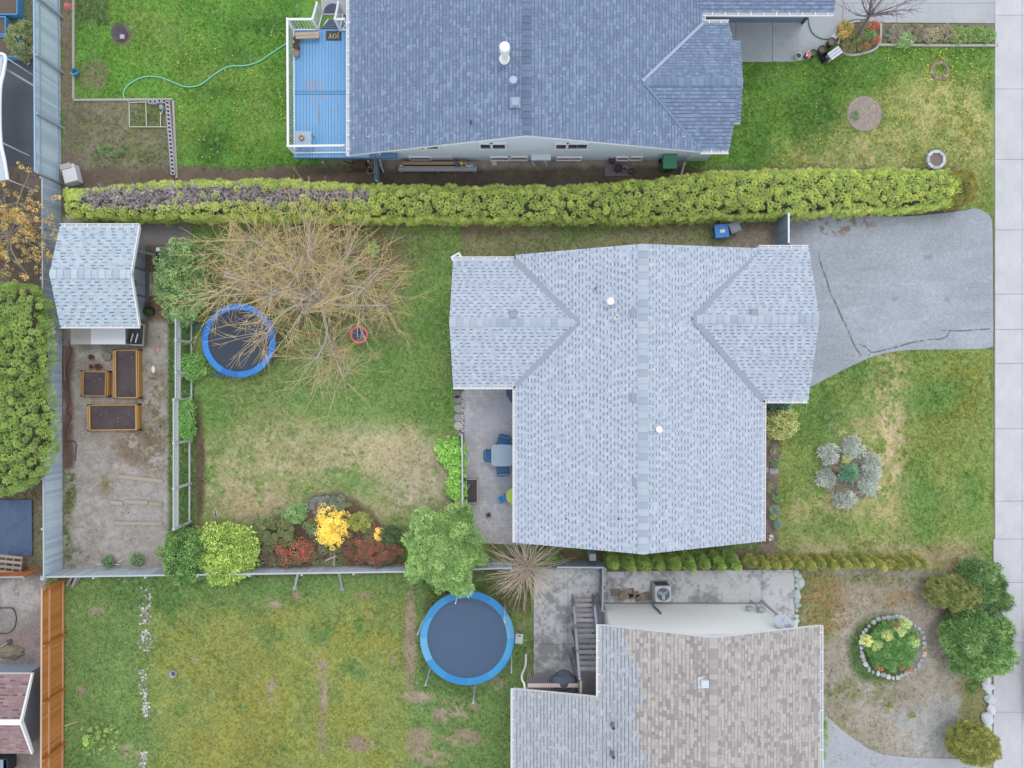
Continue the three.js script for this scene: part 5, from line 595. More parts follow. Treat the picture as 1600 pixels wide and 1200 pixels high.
  const wg = []; const r = RNG(91); for (let k = 0; k < 260; k++) wg.push({ p: W(rr(721, 725, r), rr(612, 675, r)).setY(0.02), s: rr(0.02, 0.05, r), e: rot3(r), c: wob(L3(r() < .5 ? 0xe0dcdc : 0xa09694), r, .2) }); const gs = scatter(scene, numbered('white_gravel'), new THREE.IcosahedronGeometry(1, 0), wg, new THREE.MeshStandardMaterial({ roughness: 0.9 })); tag(gs, 'narrow strip of white pebbles along the patio edge', 'gravel', null, 'stuff');
}
// ------------------------------------------------------------------ plants
const G = { cedar: clump(11, 130, 0.36, 0.13, { hemi: true, fill: 0.15, spread: 0.7 }), leaf: clump(12, 44, 0.5, 0.3), fine: clump(13, 70, 0.6, 0.12), needle: clump(14, 70, 0.8, 0.085, { fill: 0.2 }), twig: clump(15, 36, 1.0, 0.045, { fill: 0.1 }), big: clump(16, 26, 0.75, 0.42), strap: clump(17, 30, 1.0, 0.14, { hemi: true, fill: 0.05, spread: 0.4 }) };
const LG = 1.75;                                 // leaf colours: base colour of a leaf
const lc = (hexes, r, a = 0.12) => { const c = L3(hexes[Math.floor(r() * hexes.length)], LG), y = 0.35 * c[0] + 0.5 * c[1] + 0.15 * c[2]; return wob(mix3(c, [y, y, y], 0.22), r, a); };
function inPoly(x, z, q) { let s = false; for (let k = 0, l = q.length - 1; k < q.length; l = k++) if ((q[l].z > z) !== (q[k].z > z) && x < (q[k].x - q[l].x) * (z - q[l].z) / (q[k].z - q[l].z) + q[l].x) s = !s; return s; }
function edgeDist(x, z, q) { let b = 1e9; for (let k = 0, l = q.length - 1; k < q.length; l = k++) { const ex = q[k].x - q[l].x, ez = q[k].z - q[l].z, t = clamp(((x - q[l].x) * ex + (z - q[l].z) * ez) / (ex * ex + ez * ez)); b = Math.min(b, Math.hypot(x - q[l].x - ex * t, z - q[l].z - ez * t)); } return b; }
function hedge(name, label, polyPx, h, o) {
  const g = thing(name, label, 'hedge'), q = polyPx.map(([x, y]) => W(x, y, h)), r = RNG(o.seed), items = [], dead = [], bx = new THREE.Box3().setFromPoints(q), sp = o.sp;
  for (let x = bx.min.x; x < bx.max.x; x += sp) for (let z = bx.min.z; z < bx.max.z; z += sp) {
    const X = x + rr(-sp, sp, r) * 0.45, Z = z + rr(-sp, sp, r) * 0.45; if (!inPoly(X, Z, q)) continue; const e = edgeDist(X, Z, q), y = h - 0.32 * (1 - sm(0, 0.45, e)) + (fbm(X * 1.1, Z * 1.1, o.seed) - 0.5) * 0.22 + rr(-0.05, 0.05, r);
    if (o.dead && o.dead(X, Z)) { dead.push({ p: V(X, y - 0.22, Z), s: rr(0.16, 0.26, r), e: rot3(r), c: lc([0x8d8488, 0x9a9196, 0x7a7076, 0xa39a92], r) }); if (r() < 0.94) continue; }
    if (r() < (o.hole ?? 0.05)) continue; items.push({ p: V(X, y - sp * 0.35, Z), s: rr(0.62, 0.9, r) * sp, e: [rr(-0.3, 0.3, r), r() * 6.28, rr(-0.3, 0.3, r)], c: lc(o.cols, r, 0.12) });
  }
  const n = q.length; for (let k = 0; k < n; k++) { const a = q[k], b = q[(k + 1) % n], L = a.distanceTo(b), d = b.clone().sub(a).normalize(); let nx = d.z, nz = -d.x; if (inPoly((a.x + b.x) / 2 + nx * 0.05, (a.z + b.z) / 2 + nz * 0.05, q)) { nx = -nx; nz = -nz; } const yaw = Math.atan2(nx, nz); for (let s = 0; s < L; s += sp) for (let y = o.y0 ?? 0.15; y < h - 0.3; y += sp * 1.05) { if (r() < 0.05) continue; const off = rr(-0.1, 0.03, r) + 0.04 * Math.sin(s * 3); items.push({ p: V(a.x + d.x * (s + rr(0, sp, r)) + nx * off, y + rr(-0.1, 0.1, r), a.z + d.z * (s + rr(0, sp, r)) + nz * off), s: rr(0.6, 0.85, r) * sp, e: [Math.PI / 2 * 0.8, yaw, 0, 'YXZ'], c: lc(o.side || o.cols, r, 0.15) }); } }
  items.forEach(t => { if (t.e.length === 4) t.e = [t.e[0], t.e[1], t.e[2], 'YXZ']; });
  scatter(g, 'foliage', G.cedar, items); if (dead.length) scatter(g, 'dead_twigs', G.twig, dead);
  const c = q.reduce((s, p) => s.add(p), V()).multiplyScalar(1 / n), core = q.map(p => { const d = p.clone().sub(c); const L = Math.hypot(d.x, d.z); return V(p.x - d.x / L * 0.3, 0, p.z); }); // inner branches as one solid core, coloured dark so gaps look shaded
  const cz0 = q.map(p => p.clone()); const inn = []; for (const p of cz0) { let best = p.clone(); const e = 0.24; for (let t = 0; t < 24; t++) { const a = t / 24 * 6.283, cand = V(p.x + Math.cos(a) * e, 0, p.z + Math.sin(a) * e); if (inPoly(cand.x, cand.z, q) && edgeDist(cand.x, cand.z, q) > (best.d || 0)) { best = cand; best.d = edgeDist(cand.x, cand.z, q); } } inn.push(best); } part(g, 'dark_branch_core', slab(inn, (o.y0 ?? 0) + 0.02, h - 0.42), mat(0x4b4a33, 0.95));
  if (o.y0) for (let k = 0; k < 5; k++) part(g, 'trunk', cyl(q[0].x + 1.2, h * 0.45, lerp(bx.min.z, bx.max.z, (k + 0.5) / 5), 0.09, 0.06, h * 0.9, 8), mat(0x5d4c3c)); return base(g, V(c.x, 0, c.z));
}
const cedarC = [0xa2b23e, 0x96a83e, 0xaaba44, 0x90a442, 0xb2ba48];
{
  const up = [[95, 296], [160, 289], [300, 280], [430, 279], [560, 287], [680, 290], [800, 289], [900, 288], [960, 284], [1040, 277], [1100, 268], [1180, 264], [1300, 262], [1400, 262], [1485, 264], [1508, 272]], lo = [[1512, 300], [1495, 312], [1440, 320], [1300, 326], [1180, 332], [1000, 337], [800, 338], [600, 336], [400, 335], [200, 334], [95, 332]];
  const fade = x => 800 + x / S * H / (H - 1.65), fz = z => 600 + z / S * H / (H - 1.65);
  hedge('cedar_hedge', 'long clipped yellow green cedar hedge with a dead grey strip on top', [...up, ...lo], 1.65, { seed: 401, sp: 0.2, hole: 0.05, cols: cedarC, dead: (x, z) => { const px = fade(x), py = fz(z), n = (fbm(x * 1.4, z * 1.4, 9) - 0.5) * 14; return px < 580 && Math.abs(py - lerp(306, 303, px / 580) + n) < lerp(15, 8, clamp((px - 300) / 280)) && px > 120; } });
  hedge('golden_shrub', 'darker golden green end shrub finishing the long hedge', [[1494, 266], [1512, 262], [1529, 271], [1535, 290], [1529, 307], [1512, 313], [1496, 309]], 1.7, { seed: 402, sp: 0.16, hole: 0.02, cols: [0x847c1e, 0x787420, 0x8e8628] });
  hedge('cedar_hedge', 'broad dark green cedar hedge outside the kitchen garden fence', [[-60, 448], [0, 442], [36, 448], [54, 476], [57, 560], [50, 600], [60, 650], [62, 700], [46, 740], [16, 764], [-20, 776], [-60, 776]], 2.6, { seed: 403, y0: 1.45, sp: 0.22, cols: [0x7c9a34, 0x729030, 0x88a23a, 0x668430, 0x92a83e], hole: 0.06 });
}
function shrub(name, label, o) {                // crown of leaf clumps round a few stems; px,py is where the middle of its crown shows
  const g = thing(name, label, o.cat || 'shrub', o.group), h = o.h, r = RNG(o.seed), c = W(o.px, o.py, h * 0.6), items = [], y0 = o.y0 ?? 0.05;
  for (let k = 0; k < o.n; k++) {
    const u = r() * 6.283, v = Math.acos(rr(-0.55, 1, r)), d = V(Math.sin(v) * Math.cos(u), Math.cos(v), Math.sin(v) * Math.sin(u)), out = (o.rag ?? 0.3) * (fbm(d.x * 2.6 + o.seed, d.z * 2.6 + d.y * 2, o.seed, 3) - 0.5) * 2, f = (1 + out) * (o.hollow ?? 0.55) + (1 + out) * (1 - (o.hollow ?? 0.55)) * Math.sqrt(r());
    const p = V(d.x * o.rx * f, y0 + (h - y0) * (0.5 + d.y * 0.5 * f), d.z * o.rz * f); p.y = Math.max(0.04, p.y); items.push({ p, s: rr(o.s[0], o.s[1], r), e: o.upright ? [rr(-.35, .35, r), r() * 6.28, rr(-.35, .35, r)] : rot3(r), c: lc(o.cols, r, o.var ?? 0.15) });
  }
  scatter(g, 'foliage', G[o.geo || 'leaf'], items);
  const tb = new TB(), sc = L3(o.stem || 0x6b5d4c); for (let k = 0; k < (o.stems ?? 7); k++) { const a = r() * 6.283, e = rr(0.2, 0.7, r); tb.add([V(Math.cos(a) * 0.05, -0.02, Math.sin(a) * 0.05), V(Math.cos(a) * o.rx * e * 0.5, h * 0.4, Math.sin(a) * o.rz * e * 0.5), V(Math.cos(a) * o.rx * e, h * 0.8, Math.sin(a) * o.rz * e)], 0.03, 0.01, sc, sc); } if (o.stems !== 0) part(g, 'stems', tb.geo(), vcMat);
  if (o.flowers) scatter(g, 'flowers', G.leaf, Array.from({ length: o.flowers.n }, () => { const u = r() * 6.283, q = Math.sqrt(r()); return { p: V(Math.cos(u) * o.rx * q, h * rr(0.8, 1.05, r), Math.sin(u) * o.rz * q), s: rr(...o.flowers.s, r), e: rot3(r), c: lc(o.flowers.cols, r) }; }));
  g.position.set(c.x, 0, c.z); return g;
}
let sd = 500; const S1 = (name, label, px, py, rx, rz, h, n, s, geo, cols, x = {}) => shrub(name, label, { px, py, rx, rz, h, n, s, geo, cols, seed: ++sd, ...x });
S1('lilac_bush', 'fresh green leafy bush between shed and bare tree', 283, 440, 1.15, 1.8, 2.0, 640, [0.11, 0.18], 'leaf', [0x7e9c54, 0x6e8e4a, 0x92aa64, 0x60804a], { rag: 0.5, hollow: 0.3 });
S1('small_bush', 'small leafy green bush beside the smaller trampoline', 300, 574, 0.75, 0.6, 0.9, 160, [0.1, 0.16], 'leaf', [0x6a9e3e, 0x5b8c36, 0x7cab4a]);
S1('climbing_vine', 'bright green vine climbing the open lattice fence', 289, 655, 0.35, 0.95, 1.3, 220, [0.08, 0.13], 'leaf', [0x68a03c, 0x7cb048, 0x589034]);
S1('round_shrub', 'darker green rounded shrub behind the lime green one', 291, 868, 1.1, 1.2, 1.7, 700, [0.13, 0.2], 'leaf', [0x5d8636, 0x6b9440, 0x4f762f], { rag: 0.45 });
S1('round_shrub', 'lime green rounded shrub at the corner of the garden', 352, 866, 1.32, 1.25, 1.6, 900, [0.13, 0.19], 'big', [0x96ae38, 0x84a432, 0xa6b846, 0x76962e], { rag: 0.4 });
S1('willow_shrub', 'large feathery bright green shrub beside the patio corner', 692, 860, 1.75, 1.65, 2.4, 1700, [0.14, 0.3], 'fine', [0x86a852, 0x749c48, 0x9cb866, 0x668c42], { rag: 0.6 });
S1('forsythia', 'yellow flowering forsythia in the shrub bed', 516, 830, 0.62, 0.85, 1.7, 330, [0.08, 0.14], 'leaf', [0xe2c81e, 0xe8d02e, 0xd4b818], { rag: 1.3, hollow: 0.1 });
S1('forsythia', 'small yellow flowering sprig right of the big forsythia', 593, 835, 0.2, 0.32, 0.9, 40, [0.06, 0.1], 'leaf', [0xe8c020, 0xf0ca30], { rag: 0.6 });
S1('barberry', 'red leaved shrub low beside the fence, west of the forsythia', 462, 866, 0.9, 0.5, 0.8, 220, [0.09, 0.15], 'leaf', [0xa8604a, 0xb85a48, 0x7c7a48, 0x8c5a42], { rag: 0.6 });
S1('barberry', 'red leaved shrub low beside the fence, near the green willow shrub', 590, 862, 1.1, 0.6, 0.9, 300, [0.09, 0.15], 'fine', [0xa0604c, 0x7a6a48, 0xb0584a, 0x8a5a48, 0x6d6f46], { rag: 0.6 });
S1('bed_shrub', 'loose olive green shrub at the west end of the shrub bed', 430, 832, 0.95, 0.75, 0.8, 260, [0.09, 0.15], 'fine', [0x77854c, 0x8a8a58, 0x6a7a42], { rag: 0.6 });
S1('bed_shrub', 'grey green ground plant at the tip of the shrub bed', 510, 790, 0.85, 0.4, 0.3, 200, [0.07, 0.12], 'fine', [0x8d9490, 0x7b8672, 0x969a9a], { rag: 0.4, stems: 0 });
S1('bed_shrub', 'yellow green shrub between the two forsythias', 563, 816, 0.55, 0.4, 0.7, 160, [0.07, 0.12], 'leaf', [0x93a03c, 0xb0ac38, 0x7c8c3c], { rag: 0.5 });
S1('bed_shrub', 'pale green upright shrub above the western barberry', 462, 803, 0.5, 0.4, 0.7, 110, [0.08, 0.13], 'fine', [0x7fa860, 0x8fb070, 0x6d9450], { rag: 0.6 });
S1('bed_shrub', 'deep green shrub between the small forsythia and the willow shrub', 612, 838, 0.5, 0.45, 0.9, 180, [0.08, 0.13], 'leaf', [0x53693a, 0x627442, 0x465c34], { rag: 0.4 });
S1('bed_shrub', 'brownish dry shrub in the middle of the bed', 425, 866, 0.6, 0.4, 0.6, 130, [0.1, 0.15], 'twig', [0x7d6d5c, 0x8d7c6a, 0x6b6a48], { rag: 0.5 });
for (const [y, l] of [[703, 'bright green leafy shrub at the north end of the patio fence'], [728, 'bright green leafy shrub halfway along the patio fence'], [762, 'bright green leafy shrub at the south end of the patio fence']]) S1('fence_shrub', l, y === 703 ? 704 : 713, y, y === 703 ? 0.65 : 0.42, 0.55, 0.9, 170, [0.09, 0.14], 'big', [0x86b83c, 0x76aa36, 0x97c44c], { rag: 0.45 });
S1('fence_shrub', 'small green shrub under the western eave of the house', 706, 545, 0.3, 2.2, 0.5, 130, [0.07, 0.12], 'leaf', [0x5f8a38, 0x6f9a42], { rag: 0.4, stems: 0 });
// northern house strip, lawns
S1('tuft_plant', 'bright green leafy plant beside the bare tree', 583, 388, 0.3, 0.3, 0.4, 50, [0.08, 0.12], 'leaf', [0x6fa048, 0x80ac56]); S1('tuft_plant', 'dark green leafy plant under the bare tree branches', 551, 420, 0.32, 0.36, 0.6, 70, [0.08, 0.13], 'leaf', [0x568a3c, 0x477a34]);
S1('potted_iris', 'grey green strap leaved plant under the front eave', 1213, 632, 0.5, 0.35, 0.6, 26, [0.25, 0.4], 'strap', [0x6d8c78, 0x7c9a86, 0x5d7f6c], { upright: true, stems: 0 });
S1('front_shrub', 'pale yellow green rounded shrub beside the front bed', 1221, 660, 0.72, 0.78, 0.9, 330, [0.08, 0.13], 'big', [0xa8ac5c, 0xb4b46a, 0x8f9a4e], { rag: 0.3 });
const smallPlants = [[1196, 690, .16, 'leaf', [0x7c944e], [0xc8503c], 'low plant with orange red tulips near the front shrub'], [1223, 690, .1, 'leaf', [0x7c944e], [0xd0603a], 'single orange tulip at the lawn edge'], [1208, 703, .14, 'strap', [0x6f9a80], [0xd8b048], 'small yellow tulip clump in the front bed'], [1213, 725, .2, 'leaf', [0x6d8c56, 0x7c9a66], null, 'small green plant beside the flat front stone'], [1200, 762, .22, 'leaf', [0x7a8450, 0x8a8a58], null, 'dull olive plant halfway down the front bed'], [1214, 776, .25, 'leaf', [0x6f8c4c, 0x84a060], null, 'leafy green plant halfway down the front bed'], [1210, 798, .25, 'fine', [0x7a9478, 0x8aa486], null, 'grey green plant above the yellow tulip'], [1206, 807, .13, 'leaf', [0x6f8c50], [0xf0b818], 'bright yellow tulip clump low in the front bed'], [1204, 839, .12, 'leaf', [0x7a8c68], [0xf0ece0], 'white flower at the foot of the front bed'], [1215, 820, .16, 'fine', [0x7c9a8c], null, 'blue grey tuft at the lawn edge of the front bed']];
for (const [x, y, r, geo, cols, fl, l] of smallPlants) S1('bed_plant', l, x, y, r, r, 0.3, fl ? 14 : 34, [0.06, 0.1], geo, cols, { stems: 0, cat: 'plant', flowers: fl ? { n: 7, s: [0.035, 0.055], cols: fl } : null });
// lavender circle
[[1293, 709, .36, 'lavender mound at the north-west of the circular bed'], [1331, 700, .42, 'largest lavender mound at the top of the circular bed'], [1362, 725, .36, 'lavender mound at the upper east of the circular bed'], [1361, 738, .3, 'lavender mound at the east of the circular bed'], [1357, 758, .36, 'lavender mound at the lower east of the circular bed'], [1320, 778, .34, 'lavender mound at the foot of the circular bed'], [1289, 748, .32, 'lavender mound at the west of the circular bed']].forEach(([x, y, r, l]) => S1('lavender', l, x, y, r, r, 0.26, Math.round(r * 70), [0.16, 0.27], 'needle', [0xa4aca2, 0xb0b6b2, 0x98a096, 0xacb2a4], { cat: 'plant', group: 'lavender mounds round the circular bed', stems: 0, rag: 0.5 }));
S1('iris_clump', 'blue green clump in the centre of the circular bed', 1325, 738, 0.38, 0.38, 0.5, 70, [0.1, 0.18], 'strap', [0x6d9a78, 0x7caa88, 0x5d8a66], { upright: true, stems: 0 });
for (const [x, y, l] of [[1307, 733, 'red tulips west of the blue green clump'], [1338, 749, 'red tulips east of the blue green clump'], [1319, 766, 'red tulips below the blue green clump']]) S1('tulip_clump', l, x, y, 0.13, 0.08, 0.3, 8, [0.05, 0.08], 'leaf', [0x7c8c60], { stems: 0, cat: 'flowers', flowers: { n: 8, s: [0.035, 0.05], cols: [0xd0604c, 0xb8483c] } });
S1('bed_plant', 'pale yellow green plant in the circular bed', 1322, 717, 0.2, 0.16, 0.3, 26, [0.06, 0.1], 'leaf', [0xa8b464, 0xb8bc70], { stems: 0, cat: 'plant' });
// stone edged bed before the southern house
S1('ground_cover', 'green carpet of leaves filling the stone ringed bed', 1396, 1010, 1.2, 1.15, 0.55, 900, [0.08, 0.14], 'fine', [0x5f9044, 0x6d9c4e, 0x527f3c, 0x7aa85c], { rag: 0.18, stems: 0, hollow: 0.1 });
[[1353, 1001, 'pale primrose clump on the western rim of the ringed bed', [0xd0cc7c, 0xb8c070]], [1385, 992, 'pale primrose clump near the top of the ringed bed', [0xc8c878, 0xb4bc68]], [1412, 973, 'pale primrose clump at the north-east of the ringed bed', [0xbcc880, 0xa8bc70]], [1425, 1002, 'pale primrose clump at the east of the ringed bed', [0xb0c474, 0xa0b868]], [1368, 1008, 'pale green clump near the western primrose', [0xb8c070, 0x98b060]], [1405, 985, 'pale cream clump near the red tulips', [0xc0c884, 0xa8b870]]].forEach(([x, y, l, c]) => S1('primrose', l, x, y, 0.26, 0.22, 0.65, 44, [0.06, 0.1], 'leaf', c, { stems: 0, cat: 'flowers', y0: 0.2 }));
[[1398, 973, 'red tulips at the top of the ringed bed'], [1407, 1041, 'red tulips at the foot of the ringed bed'], [1372, 1043, 'orange red tulips at the lower west of the ringed bed'], [1421, 1046, 'small orange tulips at the lower east of the ringed bed'], [1443, 1014, 'orange tulips on the eastern rim of the ringed bed']].forEach(([x, y, l]) => S1('tulip_clump', l, x, y, 0.14, 0.1, 0.5, 10, [0.05, 0.08], 'leaf', [0x6d9450], { stems: 0, cat: 'flowers', flowers: { n: 9, s: [0.04, 0.06], cols: [0xd0503a, 0xc04434, 0xd8743c] } }));
// conifers by the pavement
S1('juniper', 'olive green juniper leaning over the southern front yard', 1496, 926, 1.2, 0.75, 1.6, 900, [0.12, 0.18], 'cedar', [0x83883c, 0x74803a, 0x929444, 0x6a7634], { rag: 0.25, stem: 0x5a4c3c });
S1('juniper', 'dark green spiky juniper beside the pavement, northern one', 1532, 920, 1.1, 1.15, 1.5, 900, [0.16, 0.26], 'needle', [0x5b8040, 0x6a8e48, 0x4d6f38, 0x7c9a54], { rag: 0.7 });
S1('juniper', 'large green spiky juniper beside the pavement', 1524, 1003, 1.4, 1.35, 1.7, 1300, [0.18, 0.28], 'needle', [0x5f8840, 0x6e9648, 0x50763a, 0x86a85a], { rag: 0.6 });
S1('golden_cedar', 'golden green cedar at the foot of the southern front yard', 1522, 1165, 1.0, 0.85, 2.2, 1100, [0.12, 0.18], 'cedar', [0x8e8f2e, 0x7f8630, 0x9c9a38, 0x747c2c], { rag: 0.15 });
// rows of small cedars
function cone(name, label, px, py, rb, h, group, cols, n = 120) { const g = thing(name, label, 'cedar', group), r = RNG(++sd), b = W(px, py), it = []; for (let k = 0; k < n; k++) { const f = 1 - Math.sqrt(r()), a = r() * 6.283, R = rb * (1 - f) * rr(0.7, 1.1, r) + 0.04; it.push({ p: V(Math.cos(a) * R, 0.06 + f * h, Math.sin(a) * R), s: rr(0.1, 0.16, r), e: [rr(-.4, .4, r), r() * 6.28, rr(-.4, .4, r)], c: lc(cols, r, 0.15) }); } scatter(g, 'foliage', G.cedar, it); part(g, 'trunk', cyl(0, h * 0.35, 0, 0.04, 0.015, h * 0.7, 7), mat(0x5d4a3a)); g.position.copy(b); }
const cA = [0x7f9c34, 0x6f8c30, 0x90a83c, 0x5f7c2e], cB = [0x939430, 0x80882e, 0xa09c38, 0x6f7c30];
[953, 977, 999, 1022, 1045, 1067, 1090, 1112, 1134].forEach((x, k) => cone('small_cedar', ['first', 'second', 'third', 'fourth', 'fifth', 'sixth', 'seventh', 'eighth', 'ninth'][k] + ' green cedar from the timber stairs, in the side yard row', x, 871 + (k % 2), 0.25 + 0.03 * (k % 3), 1.8 + 0.14 * (k % 3), 'small cedars beside the side yard', cA, 150));
for (let k = 0; k < 16; k++) cone('golden_hedge_cedar', ['first', 'second', 'third', 'fourth', 'fifth', 'sixth', 'seventh', 'eighth', 'ninth', 'tenth', 'eleventh', 'twelfth', 'thirteenth', 'fourteenth', 'fifteenth', 'sixteenth'][k] + ' golden cedar from the main house, in the row dividing the front yards', 1166 + k * 17.4, 873 + (k % 2) * 1.5, 0.2, 1.15 + 0.14 * (k % 3), 'golden cedars dividing the front yards', cB, 90);
// ------------------------------------------------------------------ bare trees
function curve(p, d, L, n, bend, r, wig = 0.12) { const pts = [p.clone()], v = d.clone().normalize(), q = p.clone(); for (let k = 1; k <= n; k++) { v.add(V(rr(-wig, wig, r), rr(-wig, wig, r) + bend, rr(-wig, wig, r))).normalize(); q.addScaledVector(v, L / n); pts.push(q.clone()); } return pts; }
{
  const t = thing('bare_tree', 'large bare tree with ochre tipped shoots over the back lawn', 'tree'), r = RNG(777), b = W(515, 478), tb = new TB(), sh = new TB(), gy = L3(0xbab2ac), g2 = L3(0xd0c6be), oc = L3(0xf0cc78), oc2 = L3(0xe4cca0); const fork = b.clone().setY(1.5);
  tb.add([b.clone().setY(-0.05), b.clone().setY(0.5), fork], 0.24, 0.19, gy, gy, 10);
  const hubs = [[445, 392, 3.4], [392, 428, 3.6], [350, 392, 3.6], [425, 462, 3.9], [495, 560, 3.0], [536, 590, 2.7], [602, 477, 3.3], [548, 392, 3.6], [482, 352, 3.7], [592, 420, 3.4], [418, 520, 3.2], [345, 462, 3.5], [500, 450, 4.4], [455, 425, 4.4], [530, 430, 4.0], [395, 375, 3.5], [470, 490, 4.2], [350, 430, 4.0], [480, 395, 4.3], [570, 450, 4.2]];
  for (const [x, y, h] of hubs) {
    const p = W(x, y, h), mid = fork.clone().lerp(p, 0.5).add(V(rr(-.5, .5, r), -0.2, rr(-.5, .5, r))); const limb = new THREE.CatmullRomCurve3([fork, mid, p]).getPoints(8); tb.add(limb, 0.07, 0.03, gy, g2, 7);
    const o = V(p.x - b.x, 0, p.z - b.z), far = o.length(); o.normalize();
    for (let k = 0; k < 24; k++) {
      const a = r() * 6.283, d = V(Math.cos(a), rr(0.15, 0.9, r), Math.sin(a)).addScaledVector(o, rr(0.2, 1.1, r) * Math.min(1, far / 2)), start = limb[5 + Math.floor(r() * 4)], L = rr(0.8, 2.6, r), s = curve(start, d, L, 6, rr(-0.12, 0.0, r), r, 0.13); sh.add(s, 0.012, 0.006, g2, r() < 0.5 ? oc : oc2, 3);
      for (let m = 0; m < 5; m++) { const q = s[1 + Math.floor(r() * 5)], dd = V().subVectors(s[6], s[0]).normalize().add(V(rr(-.9, .9, r), rr(-.5, .5, r), rr(-.9, .9, r))); sh.add(curve(q, dd, rr(0.35, 1.15, r), 4, rr(-0.16, 0.02, r), r, 0.16), 0.008, 0.005, oc2, r() < 0.75 ? oc : g2, 3); }
    }
  }
  part(t, 'trunk', tb.geo(), vcMat); part(t, 'crown', sh.geo(), vcMat); base(t, b);
}
{
  const t = thing('budding_tree', 'thin grey tree with yellow young leaves outside the garden fence', 'tree'), r = RNG(888), b = W(48, 375), tb = new TB(), gy = L3(0xa0968c), items = []; tb.add([b.clone().setY(-.05), b.clone().add(V(-.1, 1.2, 0))], 0.13, 0.09, gy, gy, 8); const top = b.clone().add(V(-.1, 1.2, 0));
  for (let k = 0; k < 34; k++) { const a = r() * 6.283, d = V(Math.cos(a) * 1.1, rr(0.2, 0.9, r), Math.sin(a) * 1.5), s = curve(top, d, rr(1.6, 3.0, r), 8, -0.04, r, 0.15); tb.add(s, 0.05, 0.012, gy, gy, 5); for (let m = 0; m < 7; m++) { const q = s[3 + Math.floor(r() * 6)], w = curve(q, V(rr(-1, 1, r), rr(-.2, .9, r), rr(-1, 1, r)), rr(.3, .9, r), 4, 0, r, 0.2); tb.add(w, 0.014, 0.005, gy, gy, 3); for (let z = 0; z < 3; z++) { if (r() < 0.34) continue; items.push({ p: w[2 + Math.floor(r() * 3)].clone().add(V(rr(-.1, .1, r), rr(-.1, .1, r), rr(-.1, .1, r))), s: rr(0.06, 0.12, r), e: rot3(r), c: lc([0xb89a3c, 0xc4a648, 0xa8923c, 0xb48a38, 0x9c944a], r) }); } } }
  part(t, 'branches', tb.geo(), vcMat); scatter(t, 'leaves', G.big, items); base(t, b);
}
{
  const t = thing('pink_tree', 'small bare tree with pinkish twigs over the northern drive', 'tree'), r = RNG(889), b = W(1341, 58), f = W(1358, 25, 1.7), tb = new TB(), gy = L3(0x8a8088), pk = L3(0xa88c98); tb.add([b.clone().setY(-.05), b.clone().lerp(f, 0.5), f], 0.09, 0.07, L3(0x9a928c), gy, 8); for (let k = 0; k < 10; k++) { const d = V(rr(-.9, 1.6, r), rr(.4, 1.1, r), rr(-1.0, .5, r)), s = curve(f, d, rr(1.2, 2.3, r), 6, -0.02, r, .14); tb.add(s, 0.04, 0.01, gy, gy, 5); for (let m = 0; m < 16; m++) { const q = s[1 + Math.floor(r() * 6)]; tb.add(curve(q, V().subVectors(s[6], s[0]).normalize().add(V(rr(-.8, .8, r), rr(-.3, .6, r), rr(-.8, .8, r))), rr(.3, .9, r), 4, 0, r, .18), 0.012, 0.005, gy, pk, 3); } } part(t, 'branches', tb.geo(), vcMat); base(t, b);
}
{
  const t = thing('arching_shrub', 'bare tan shrub of arching stems beside the side yard fence', 'shrub'), r = RNG(890), b = W(822, 884), tb = new TB(), c0 = L3(0xd2c4b8, 1), c1 = L3(0xeed8be, 1), c2 = L3(0xe0ccbc, 1); for (let k = 0; k < 230; k++) { const a = r() * 6.283, d = V(Math.cos(a) * 1.1, rr(.5, 1.9, r), Math.sin(a) * 0.95), s = curve(b.clone().add(V(rr(-.2, .2, r), 0, rr(-.2, .2, r))), d, rr(1.1, 2.4, r), 7, rr(-.22, -.1, r), r, .06); for (const p of s) p.y = Math.max(0.02, p.y); tb.add(s, 0.012, 0.007, c0, r() < .5 ? c1 : c2, 3); if (k % 3 === 0) tb.add(curve(s[4], V().subVectors(s[7], s[3]).add(V(rr(-.4, .4, r), .2, rr(-.4, .4, r))), rr(.4, .8, r), 4, -.1, r, .1), 0.008, 0.004, c1, c1, 3); } part(t, 'stems', tb.geo(), vcMat); base(t, b);
  S1('wild_plant', 'low green weeds under the arching tan shrub', 850, 872, 0.8, 0.35, 0.4, 120, [0.08, 0.14], 'leaf', [0x66883c, 0x769648], { rag: 0.5, stems: 0, cat: 'plant' });
}

{ // low mixed growth filling the shrub bed
  const r = RNG(5150), q = P([[400, 884], [412, 842], [470, 805], [490, 782], [530, 772], [565, 795], [605, 832], [632, 878]]), it = [], bx = new THREE.Box3().setFromPoints(q); for (let k = 0; k < 1500; k++) { const x = rr(bx.min.x, bx.max.x, r), z = rr(bx.min.z, bx.max.z, r); if (!inPoly(x, z, q) || fbm(x * 1.5, z * 1.5, 12) < 0.44) continue; const n = fbm(x * .8 + 4, z * .8, 22); it.push({ p: V(x, rr(.04, .35, r), z), s: rr(.07, .16, r), e: rot3(r), c: lc(n < .42 ? [0x8a6a52, 0x77684e, 0x9a6050] : n < .52 ? [0x77804c, 0x8a8c58, 0x6a7444] : [0x6f8c48, 0x86985a, 0x8f9478], r, .2) }); }
  tag(scatter(scene, numbered('bed_undergrowth'), G.fine, it), 'mixed low undergrowth between the shrubs of the yard bed', 'undergrowth', null, 'stuff');
}
